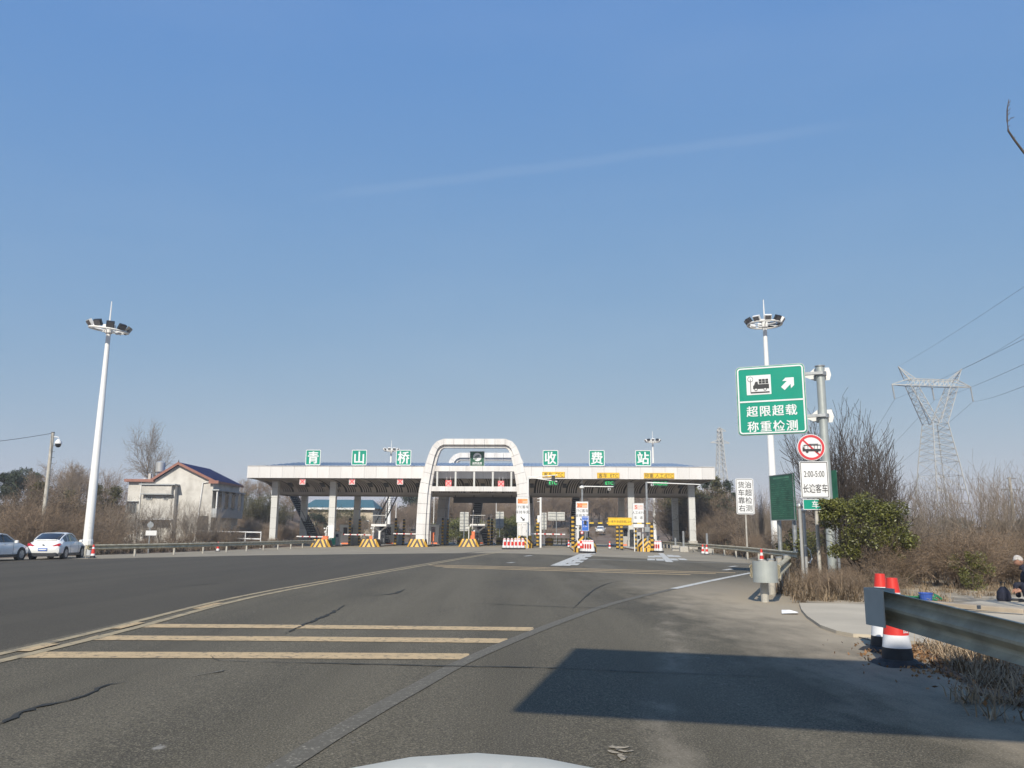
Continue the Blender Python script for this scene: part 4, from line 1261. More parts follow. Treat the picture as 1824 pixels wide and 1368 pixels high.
def high_mast(px_, y_ring, y_top, D, ds, dark_l=(), tilt=0, sc=1):
    p = P(px_, y_ring, D)
    b = Vector((p.x, p.y, tz(p.x, p.y) - .1))
    H_ = p.z - b.z
    zt = P(px_, y_top, D).z - b.z
    r_ = thing("floodlight_mast", f"tall white ring floodlight mast, {ds}", "light mast", b, 0, "floodlight masts")
    r_.scale = (sc, sc, sc); H_ /= sc; zt /= sc
    smooth_angle(MB().path([(0, 0, 0), (0, 0, H_ * .35), (0, 0, H_ * .352), (0, 0, H_ * .7), (0, 0, H_ * .702), (0, 0, H_ + .3)], [.30, .26, .25, .2, .19, .14], 16).build("pole", white_pole, r_), 60)
    MB().lathe([(.42, 0), (.42, .1), (.36, .1), (.33, 1.1), (.3, 1.2)], 12).build("base_sleeve", white_pole, r_)
    MB().path([(0, 0, H_ + .2), (0, 0, zt)], [.06, .03], 6).build("lightning_rod", white_pole, r_)
    ring = [(1.22 * math.cos(2 * PI * k / 24), 1.22 * math.sin(2 * PI * k / 24), H_) for k in range(25)]
    rg = MB().path(ring, .075, 6).build("ring", white_pole, r_)
    rg.rotation_euler = (R(4) * tilt, R(7) * tilt, 0); rg.location = (0, 0, 0)
    if tilt: rg.location = (-H_ * math.sin(R(7) * tilt), H_ * math.sin(R(4) * tilt), H_ * (1 - math.cos(R(8) * tilt)))
    for k in range(6):
        a = 2 * PI * k / 6 + .3
        MB().tube((.14 * math.cos(a), .14 * math.sin(a), H_ - .02), (1.2 * math.cos(a), 1.2 * math.sin(a), H_ - .02 - .15 * tilt * math.cos(a)), .035, n=5).build("spoke", white_pole, r_)
    MB().rbox((0, 0, H_ + .28), (.8, .34, .22), .04).build("winch_head", white_pole, r_)
    MB().lathe([(.2, H_ - .25), (.24, H_ - .2), (.24, H_ + .2), (.16, H_ + .3)], 12).build("collar", white_pole, r_)
    for k in range(10):
        a = 2 * PI * k / 10 + .2
        c = (1.25 * math.cos(a), 1.25 * math.sin(a), H_ + .22 - .15 * tilt * math.cos(a))
        lm = MB().box((0, 0, 0), (.5, .2, .42)).build("floodlight", blackm if (k in dark_l) else white_pole, r_, c, (R(-35), 0, a - PI / 2))
        MB().box((0, .11, 0), (.4, .03, .33)).build("lamp_glass", lamp_face, lm)
    return r_
high_mast(194, 588, 537, 56.5, "near the two parked cars", dark_l=(0, 1, 3, 5, 7, 8, 9), tilt=1, sc=1.05)
high_mast(1362, 578, 534, 58, "behind the large green direction sign", dark_l=(0, 1, 4, 5, 8))
high_mast(697, 803, 784, 138, "rising behind the canopy left of the arch", dark_l=(1, 4))
high_mast(1162.5, 787, 768, 140, "rising behind the canopy's right end", dark_l=(1, 3, 6, 8))

def street_lamp(px_, y_top, D, label):
    p = P(px_, y_top, D); b = Vector((p.x, p.y, tz(p.x, p.y)))
    H_ = p.z - b.z
    r_ = thing("street_lamp", label, "street lamp", b, 0, "far street lamps")
    MB().path([(0, 0, 0), (0, 0, H_ - .4), (.2, 0, H_ - .05), (.5, 0, H_)], [.085, .06, .04, .035], 6).build("pole", white_pole, r_)
    MB().rbox((.65, 0, H_), (.5, .22, .1), .03).build("lamp_head", galv, r_)
for a in ((773.5, 882, 150, "slim white lamp pole just right of the arch's left leg"), (780, 901, 170, "short pale lamp pole beside the tall slim one"), (884, 889, 160, "slim pole above the right grey sign back"), (706, 893, 140, "lamp pole right of the left stair"), (689, 879, 130, "white lamp pole behind the left stair"), (484, 870, 120, "white lamp pole behind the left outer column"), (745, 912, 165, "small lamp pole left of the arch leg")):
    street_lamp(*a)

# bollard posts near the right columns
for i, (px_, y0, y1, D, ds) in enumerate(((1217, 946, 978, 74, "left of the right outer column"), (1259, 950, 977, 72, "right of the right outer column"), (1203, 958, 972, 80, "between the right columns"))):
    b, z = post_at(px_, y0, D)
    r_ = thing("marker_post", f"grey steel post on a concrete block, {ds}", "post", b, -AL, "grey posts on concrete blocks")
    MB().rbox((0, 0, .25), (.75, .6, .5), .05).build("block", conc, r_)
    MB().tube((0, 0, .5), (0, 0, max(z, 1)), .1, n=10).build("post", galv, r_)

# lane equipment on the islands
for i, (u, v, h, w, m__, ds) in enumerate(((-16.6, 4.5, 1.5, .6, steel, "behind the leftmost boom"), (-16.9, 14, 1.7, .7, blackm, "deep in the leftmost lane"), (-11.4, 5.0, 1.4, .55, blackm, "behind the left landing post"), (-11.2, 15, 1.8, .7, steel, "behind the left booth"),
        (-6.0, 4.6, 1.5, .6, steel, "behind the arch's left leg"), (-5.8, 15, 1.7, .7, blackm, "deep behind the arch's left leg"), (-.4, 5.2, 1.3, .6, blackm, "behind the middle landing post"), (-.2, 15.5, 1.8, .7, steel, "behind the middle booth"),
        (5.5, 2.5, 1.6, .6, blackm, "behind the arch's right leg"), (11.0, -12, 1.5, .55, blackm, "behind the middle striped nose"), (11.0, -3, 1.7, .6, steel, "farther back behind the middle nose"), (16.7, -8, 1.5, .6, steel, "behind the right striped nose"), (16.9, -1, 1.8, .7, blackm, "before the right column"))):
    r_ = thing("equipment_cabinet", f"upright lane equipment cabinet, {ds}", "cabinet", Wg(u, v, .2), -AL, "lane cabinets on the islands")
    MB().rbox((0, 0, h / 2), (w, .5, h), .03).build("body", m__, r_)
    MB().box((0, -.262, h * .68), (w * .6, .02, h * .22)).build("screen", glass, r_)
    MB().box((w * .3, -.262, h * .35), (.04, .02, h * .3)).build("handle", galv, r_)
for i, (u, v, ds) in enumerate(((-17.4, 2.6, "at the leftmost island"), (-12.0, 2.4, "at the left landing"), (-1.1, 2.2, "at the middle landing"), (5.0, -3.5, "behind the arch barrier"), (10.6, -17, "on the middle striped island"), (16.2, -12, "on the right striped island"))):
    r_ = thing("lane_camera_post", f"white lane camera post with two small heads, {ds}", "camera post", Wg(u, v, .2), -AL, "white lane camera posts")
    MB().tube((0, 0, 0), (0, 0, 2.0), .05, n=8).build("post", white_pole, r_)
    for q in (-.18, .18): MB().rbox((q, -.1, 1.95 + q * .6), (.16, .3, .14), .02).build("camera_head", white, r_)
    MB().tube((-.2, 0, 1.85), (.2, 0, 1.85), .025, n=6).build("cross_tube", white_pole, r_)

# ------------------------------------------------------------------ guard rails
WP = [(0, .155), (.018, .157), (.05, .14), (.078, .115), (.083, .095), (.078, .075), (.03, .035), (.008, .012), (.008, -.012), (.03, -.035), (.078, -.075), (.083, -.095), (.078, -.115), (.05, -.14), (.018, -.157), (0, -.155)]
WP = WP + [(o - .012, z) for o, z in WP[::-1]]
def w_beam(pts, sgn):
    mb = MB()
    n = len(WP)
    vs = []
    for i, p in enumerate(pts):
        d = pts[min(i + 1, len(pts) - 1)] - pts[max(i - 1, 0)]
        nn = Vector((d.y, -d.x, 0)).normalized() * sgn
        vs += [p + nn * o + Vector((0, 0, z)) for o, z in WP]
    fs = []
    for i in range(len(pts) - 1):
        fs += [(i * n + k, i * n + (k + 1) % n, (i + 1) * n + (k + 1) % n, (i + 1) * n + k) for k in range(n)]
    fs += [tuple(range(n)), tuple(range((len(pts) - 1) * n, len(pts) * n))]
    return mb.add(vs, fs)
def along(pts, st):
    out, acc = [pts[0]], 0
    for a, b_ in zip(pts, pts[1:]):
        L = (b_ - a).length
        t = st - acc
        while t < L:
            out.append(a.lerp(b_, t / L)); t += st
        acc = L - (t - st)
    return out
def guardrail(name, label, pts, sgn, zc, post_step=4.0, m=galv_rail, pm_=galv_post, post_off=.16, posts=True, seg=4):
    """pts: ground points; the beam is cut into lapped lengths, each a part"""
    a = pts[0].copy()
    r_ = thing(name, label, "guard rail", a, 0)
    loc = [p - a for p in pts]
    for k in range(0, len(loc) - 1, seg):
        L = [p + Vector((0, 0, zc)) for p in loc[k:k + seg + 1]]
        if len(L) < 2: continue
        w_beam(L, sgn).build("beam", m, r_, smooth=False)
    if posts:
        for q in along(pts, post_step):
            i = min(range(len(pts)), key=lambda j: (pts[j] - q).length)
            d = pts[min(i + 1, len(pts) - 1)] - pts[max(i - 1, 0)]
            nn = Vector((d.y, -d.x, 0)).normalized() * sgn
            c = q - a - nn * post_off
            po = MB().tube(c + Vector((0, 0, -.3)), c + Vector((0, 0, zc + .13)), .07, n=10).build("post", pm_, r_)
            MB().box(c + nn * post_off * .55 + Vector((0, 0, zc)), (.1, .14, .2), rz=math.atan2(d.y, d.x)).build("block", m, po)
    return r_
lr = [G(*q) for q in ((155, 994), (240, 991), (330, 987.5), (450, 981.5), (520, 977.5), (562, 975))]
lr = [on(p.x, p.y) for p in spline(lr, 1.0)]
guardrail("guardrail", "long grey guard rail along the left side of the plaza", lr[::3], 1, .62, 4.0)
rr_ = [G(*q) for q in ((1180, 976), (1215, 981.5), (1300, 992), (1360, 1002), (1424, 1014))]
rr_ = [on(p.x, p.y) for p in spline([Vector((p.x, p.y, 0)) for p in rr_], 1.0)]
guardrail("guardrail", "grey guard rail along the right side before the white trucks sign", rr_[::3], 1, .64, 4.0)
# rounded end terminal on the right, with its own short rail running back
t0 = G(1366, 1073); t1 = G(1354, 1058)
dirv = (on(9.0, 27.5) - on(t0.x, t0.y)).normalized()
base = on(t0.x, t0.y)
nrm = Vector((-dirv.y, dirv.x, 0))
r_ = thing("rail_end_terminal", "rounded galvanised guard rail end on two posts at the roadside", "rail end", base, 0)
def flat_band(pts, z0, z1, th=.02):
    mb = MB(); n = len(pts); vs = []
    for i, p in enumerate(pts):
        d = pts[min(i + 1, n - 1)] - pts[max(i - 1, 0)]
        nn = Vector((d.y, -d.x, 0)).normalized() * th
        vs += [p + Vector((0, 0, z0)), p + Vector((0, 0, z1)), p + nn + Vector((0, 0, z1)), p + nn + Vector((0, 0, z0))]
    fs = [(i * 4 + k, i * 4 + (k + 1) % 4, i * 4 + 4 + (k + 1) % 4, i * 4 + 4 + k) for i in range(n - 1) for k in range(4)]
    return mb.add(vs, fs + [(0, 1, 2, 3), tuple(4 * (n - 1) + k for k in (3, 2, 1, 0))])
rad = .25
loop = [nrm * rad * math.cos(a) - dirv * (rad * math.sin(a)) - dirv * .1 for a in [PI * k / 16 for k in range(17)]]
flat_band(loop, .44, .9).build("end_cap", mat("pale_galvanised", (.42, .45, .43), .4, .4, var=.1), r_)
for s in (1, -1):
    L = [nrm * (rad * s) + dirv * (-.1 + k * 1.5) + Vector((0, 0, .68)) for k in range(7 if s < 0 else 4)]
    w_beam(L, 1 if s < 0 else -1).build("beam", galv_rail, r_)
for q, o in ((.05, .04), (.9, .1), (2.6, 0), (5.2, -.1), (8.2, -.2)):
    c = dirv * q + nrm * o
    MB().tube(c + Vector((0, 0, -.3)), c + Vector((0, 0, .86 if q > 1.5 else .9)), .085, n=12).build("post", galv_post, r_)
    MB().tube(c + Vector((0, 0, .86)), c + Vector((0, 0, .89)), .095, n=12).build("post_cap", galv, r_)
# near guard rail beside the camera
e1 = P(1540, 1073, 8.25); e2 = P(1824, 1149, 6.3)
d = (Vector((e2.x, e2.y, 0)) - Vector((e1.x, e1.y, 0)))
zc = e1.z - gz(e1.x, e1.y)
pts = [Vector((e1.x + d.x * t, e1.y + d.y * t, e1.z + (e2.z - e1.z) * t - zc)) for t in (0.12, .5, 1, 2, 3, 4, 5)]
near = guardrail("guardrail", "dark weathered guard rail in the right foreground with flared end", pts, -1, zc, 2.4, m=galv_rail, posts=False, seg=6)
dn = d.normalized(); nn = Vector((dn.y, -dn.x, 0)) * -1
cap = []
for k in range(9):
    a = PI * k / 8
    cap.append(nn * (.09 - .12 + .12 * math.cos(a)) - dn * (.14 * math.sin(a)))
e = [nn * .095 + dn * .1] + [nn * (-.01 + .105 * math.cos(PI * k / 10)) - dn * (.12 * math.sin(PI * k / 10)) for k in range(11)] + [nn * -.115 + dn * .25]
flat_band(e, zc - .17, zc + .17, .012).build("end_cap", mat("blue_grey_end_plate", (.42, .43, .39), .5, 0, var=.1, grime=.3, grime_col=(.2, .2, .18)), near)
for q in (2.75, 5.0, 7.2):
    c = dn * q - nn * .17
    MB().tube(c + Vector((0, 0, -.3)), c + Vector((0, 0, zc + .1)), .07, n=12).build("post", galv_post, near)
    MB().tube(dn * q + nn * .03 + Vector((0, 0, zc)), dn * q + nn * .052 + Vector((0, 0, zc)), .025, n=8).build("bolt", galv, near)
for q in (1.2, 3.4):
    MB().box(dn * q + nn * .093 + Vector((0, 0, zc + .095)), (.03, .006, .03)).build("bolt_head", galv, near)

# ------------------------------------------------------------------ road signs on the right
def facing(b, extra=0): return math.atan2(b.x, b.y) * -1 + extra
# large direction sign on a cantilever pole
Dp = 28.5
pb = P(1490, 1027, Dp); pt = P(1464, 653, Dp)
pxy = P(1476, 900, Dp)
b = on(pxy.x, pxy.y, -.12)
H_ = pt.z - b.z
rot = R(-23)
r_ = thing("direction_sign", "large green overload weighing sign with lorry symbol on a grey cantilever pole", "sign", b, rot)
smooth_angle(MB().tube((0, 0, 0), (0, 0, H_), .155, .145, n=20).build("pole", MATS["pale_galvanised"], r_))
MB().tube((0, 0, H_), (0, 0, H_ + .03), .18, n=20).build("pole_cap", galv, r_)
mb = MB().lathe([(.34, 0), (.34, .04)], 20)
for k in range(6):
    a = 2 * PI * k / 6
    mb.prism([(.16, .04), (.32, .04), (.17, .42)], -.01, .01)
mb.build("base_plate", galv, r_)
cz = (P(1375, 709, Dp).z - b.z)
w, h = 2.36, 2.5
x1 = -.53; x0 = x1 - w
z0, z1 = cz - h / 2, cz + h / 2
yy = -.32
MB().prism(rrect(x0, z0, x1, z1, .14), yy - .02, yy + .02).build("sign_panel", sign_green, r_)
MB().prism(rrect(x0 - .03, z0 - .03, x1 + .03, z1 + .03, .16), yy + .0, yy + .016).build("sign_edge", galv, r_)
frame_ring(MB(), x0 + .03, z0 + .03, x1 - .03, z1 - .03, .12, .05, yy - .032, yy - .02).build("border", sign_white, r_)
zm = z1 - 1.29
MB().box(((x0 + x1) / 2, yy - .026, zm), (w - .12, .012, .055)).build("divider", sign_white, r_)
# weighing pictogram
pxm, pzm = x0 + .78, z1 - .66
MB().prism([(pxm - .43, pzm - .38), (pxm + .43, pzm - .38), (pxm + .43, pzm + .34), (pxm - .43, pzm + .34)], yy - .028, yy - .02).build("pictogram_field", sign_white, r_)
m_ = MB()
m_.prism([(pxm - .14, pzm - .17), (pxm + .36, pzm - .17), (pxm + .36, pzm + .0), (pxm - .02, pzm + .0), (pxm - .03, pzm + .1), (pxm - .11, pzm + .1), (pxm - .16, pzm - .02), (pxm - .2, pzm - .06), (pxm - .2, pzm - .17)], yy - .036, yy - .028)
for a in range(3):
    for c_ in range(2): m_.box((pxm + .06 + a * .115, yy - .032, pzm + .06 + c_ * .09), (.1, .008, .078))
m_.build("lorry_symbol", sign_black, r_)
for a in (-.1, .22):
    MB().disc((pxm + a, yy - .038, pzm - .19), .055, depth=.006).build("wheel_symbol", sign_black, r_)
    MB().disc((pxm + a, yy - .042, pzm - .19), .034, depth=.004).build("hub_symbol", sign_white, r_)
m_ = MB().box((pxm + .04, yy - .032, pzm - .3), (.66, .008, .05))
m_.box((pxm - .285, yy - .032, pzm - .05), (.02, .008, .5))
m_.build("scale_symbol", sign_black, r_)
m_ = MB()
for k in range(20):
    a0, a1 = 2 * PI * k / 20, 2 * PI * (k + 1) / 20
    c0 = (pxm - .285, pzm + .2)
    m_.prism([(c0[0] + .1 * math.cos(a0), c0[1] + .1 * math.sin(a0)), (c0[0] + .1 * math.cos(a1), c0[1] + .1 * math.sin(a1)), (c0[0] + .085 * math.cos(a1), c0[1] + .085 * math.sin(a1)), (c0[0] + .085 * math.cos(a0), c0[1] + .085 * math.sin(a0))], yy - .036, yy - .028)
m_.build("dial_symbol", sign_black, r_)
MB().disc((pxm - .285, yy - .03, pzm + .2), .086, depth=.01).build("dial_face", sign_white, r_)
# arrow up to the right
ac = Vector((x1 - .55, z1 - .67))
def rotp(L, a): return [(ac.x + x * math.cos(a) - z * math.sin(a), ac.y + x * math.sin(a) + z * math.cos(a)) for x, z in L]
MB().prism(rotp([(-.28, -.085), (.02, -.085), (-.09, -.2), (.07, -.2), (.27, 0), (.07, .2), (-.09, .2), (.02, .085), (-.28, .085)], PI / 4), yy - .03, yy - .02).build("arrow", sign_white, r_)
text("超限超载", .415, ((x0 + x1) / 2, yy - .026, zm - .36), sign_white, r_, off=.002, space=1.16, bold=.018)
text("称重检测", .415, ((x0 + x1) / 2, yy - .026, zm - .92), sign_white, r_, off=.002, space=1.16, bold=.018)
for py_ in (666, 741):
    zz = P(1463, py_, Dp).z - b.z
    MB().box((-.38, -.18, zz), (.95, .12, .1)).build("bracket", galv, r_)
    MB().tube((0, 0, zz - .07), (0, 0, zz + .07), .21, n=16).build("clamp", galv, r_)
    MB().prism([(-.55, zz - .05), (-.2, zz - .22), (.3, zz - .22), (.36, zz - .02), (.3, zz + .24), (-.2, zz + .24)], .14, .155).build("gusset", white_pole, r_)
for q in (.25, .5, .75): MB().box((x0 + w * .5, yy + .035, z0 + h * q), (w * .96, .03, .06)).build("stiffener", galv, r_)

# bus prohibition sign with time plate
Ds = 26
pm_b = P(1458, 985, Ds)
b = on(pm_b.x, pm_b.y, -.05)
r_ = thing("bus_time_sign", "round red bus ban over a white 2:00-5:00 plate on a grey post", "sign", b, R(-12))
zc_ = P(1446, 797, Ds).z - b.z
MB().tube((.02, .07, 0), (.02, .07, zc_ + .3), .055, n=12).build("post", galv_post, r_)
xo = -.03
MB().disc((xo, -.0, zc_), .425, 40, .03).build("disc", sign_white, r_)
m_ = MB()
for k in range(40):
    a0, a1 = 2 * PI * k / 40, 2 * PI * (k + 1) / 40
    m_.prism([(xo + .405 * math.cos(a0), zc_ + .405 * math.sin(a0)), (xo + .405 * math.cos(a1), zc_ + .405 * math.sin(a1)), (xo + .33 * math.cos(a1), zc_ + .33 * math.sin(a1)), (xo + .33 * math.cos(a0), zc_ + .33 * math.sin(a0))], -.024, -.015)
m_.box((xo, -.02, zc_), (.68, .008, .055), ry=PI / 4)
m_.build("red_ring", sign_red, r_)
m_ = MB()
bz = zc_ - .03
m_.prism([(xo - .27, bz - .09), (xo + .29, bz - .09), (xo + .29, bz - .02), (xo - .21, bz - .02), (xo - .25, bz + .1), (xo - .27, bz - .0)], -.034, -.025)
for a in range(6):
    m_.box((xo - .2 + a * .098, -.03, bz + .04), (.014, .008, .13))
m_.box((xo + .03, -.03, bz + .105), (.52, .008, .018))
m_.box((xo + .07, -.03, bz + .14), (.3, .008, .014))
m_.build("bus_symbol", sign_black, r_)
for a in (-.13, .17): MB().disc((xo + a, -.033, bz - .1), .042, depth=.01).build("wheel_symbol", sign_black, r_)
pz0, pz1 = P(1452, 887, Ds).z - b.z, P(1450, 822, Ds).z - b.z
MB().prism(rrect(-.42, pz0, .44, pz1, .02), -.012, .012).build("plate", sign_white, r_)
frame_ring(MB(), -.4, pz0 + .02, .42, pz1 - .02, .02, .018, -.022, -.012).build("plate_border", sign_black, r_)
text("2:00-5:00", .27, (.01, -.018, pz1 - .4), sign_black, r_, off=.0, wx=.62)
text("长途客车", .3, (.02, -.018, pz1 - .86), sign_black, r_, off=.003, wx=.64)
gz0, gz1 = P(1450, 908, Ds).z - b.z, P(1450, 889, Ds).z - b.z
gp = MB().prism(rrect(-.38, gz0, .5, gz1, .02), -.012, .012).build("green_plate", sign_green, r_)
frame_ring(MB(), -.38, gz0, .5, gz1, .02, .02, -.02, -.012).build("green_plate_border", sign_white, r_)
text("车", .25, (.0, -.018, (gz0 + gz1) / 2), sign_white, r_, off=.01)

# white trucks sign
b, _ = post_at(1330, 950, 56)
zt, zb_ = P(1328, 852.5, 56).z - b.z, P(1330, 916, 56).z - b.z
r_ = thing("truck_lane_sign", "white upright sign with two columns of black characters on a single post", "sign", b, R(-9))
MB().tube((0, .06, 0), (0, .06, zt - .2), .06, n=10).build("post", galv_post, r_)
MB().prism(rrect(-.6, zb_, .6, zt, .1), -.03, .02).build("panel", sign_white, r_)
frame_ring(MB(), -.56, zb_ + .05, .56, zt - .05, .08, .025, -.038, -.03).build("border", sign_black, r_)
hh = (zt - zb_ - .3) / 4
for k, s in enumerate("货车靠右"): text(s, .47, (-.24, -.036, zt - .16 - hh * (k + .5)), sign_black, r_, off=.004)
for k, s in enumerate("治超检测"): text(s, .47, (.24, -.036, zt - .16 - hh * (k + .5)), sign_black, r_, off=.004)

# dark green information board on two posts
b, _ = post_at(1398, 960, 46)
zt, zb_ = P(1398, 845, 46).z - b.z, P(1400, 927, 46).z - b.z
r_ = thing("information_board", "dark green information board with small pale lines on two steel posts", "sign", b, R(-76))
MB().box((0, 0, (zt + zb_) / 2), (2.36, .1, zt - zb_)).build("panel", sign_green_old, r_)
frame_ring(MB(), -1.2, zb_, 1.2, zt, .01, .04, -.07, -.045).build("frame", galv, r_)
m_ = MB()
rnd = random.Random(4)
m_.box((.0, -.053, zt - .2), (1.6, .005, .09))
m_.box((.5, -.053, zt - .34), (.5, .005, .05))
for k in range(17):
    z = zt - .52 - k * .115
    x = -1.05
    while x < 1.0:
        l = rnd.uniform(.05, .22)
        if rnd.random() < .75: m_.box((x + l / 2, -.053, z), (l, .004, .022))
        x += l + .03
tag(m_.build("printed_lines", mat("pale_green_print", (.07, .2, .12), .5, var=.3), r_), kind='stuff')
for s in (-.75, .75): MB().tube((s, .16, -.2), (s, .16, zt - .1), .12, n=12).build("post", galv, r_)
# small dark green banner by the shrub
b, z_ = post_at(1486, 900, 29.5)
zt = P(1484, 838, 29.5).z - b.z
r_ = thing("green_side_board", "narrow dark green board edge beside the cantilever pole", "sign", b, R(-60))
MB().box((0, 0, zt - .9), (.35, .05, 1.8)).build("panel", sign_green_old, r_)
MB().tube((0, .06, 0), (0, .06, zt - .2), .05, n=8).build("post", galv, r_)

# stainless gate posts
for i, (px_, ytop, D, ds) in enumerate(((1423, 901, 26.5, "taller one of the pair"), (1430, 909, 28, "shorter one behind"))):
    b, z = post_at(px_ + 1, ytop, D)
    r_ = thing("gate_post", f"slim polished steel post with ball top, {ds}", "post", b, 0, "slim polished steel posts")
    MB().tube((0, 0, 0), (0, 0, z - .08), .05, n=12).build("tube", steel, r_)
    smooth_angle(MB().lathe([(.01, z - .1), (.07, z - .07), (.09, z), (.07, z + .06), (.01, z + .09)], 14).build("ball", steel, r_), 80)
    if i: MB().path([(0, 0, .62), (.12, .0, .6), (.2, .02, .75), (.16, .02, 1.0), (.05, 0, 1.1)], .025, 6).build("latch_bar", white_pole, r_)

# large overhead sign behind the camera: its shadow falls across the road ahead
A_, B_ = G(990, 1152), G(915, 1262)
zlow = 5.7
ct = 1 / math.tan(SUN_EL)
sh = Vector((math.sin(SUN_AZ), math.cos(SUN_AZ), 0))
hgt = (Vector((A_.x, A_.y, 0)) - Vector((B_.x, B_.y, 0))).length / ct
Q = Vector((B_.x, B_.y, 0)) - sh * (zlow * ct)
Cc = G(1824, 1190)
axv = (Vector((Cc.x, Cc.y, 0)) - Vector((A_.x, A_.y, 0))).normalized()
wid = 9.0
r_ = thing("overhead_sign", "big overhead road sign on a post beside the road, behind the viewpoint", "sign", on(Q.x + axv.x * (wid + .2), Q.y + axv.y * (wid + .2)), math.atan2(axv.y, axv.x))
gb = gz(Q.x, Q.y)
MB().prism(rrect(-wid - .2, zlow, -.2, zlow + hgt, .05), -.04, .04).build("sign_panel", galv, r_)
MB().tube((.5, .35, -.3), (.5, .35, zlow + hgt), .2, n=14).build("pole", galv, r_)
for q in (.3, .75): MB().box((-wid / 2 + .35, .12, zlow + hgt * q), (wid - .2, .14, .16)).build("arm", galv, r_)

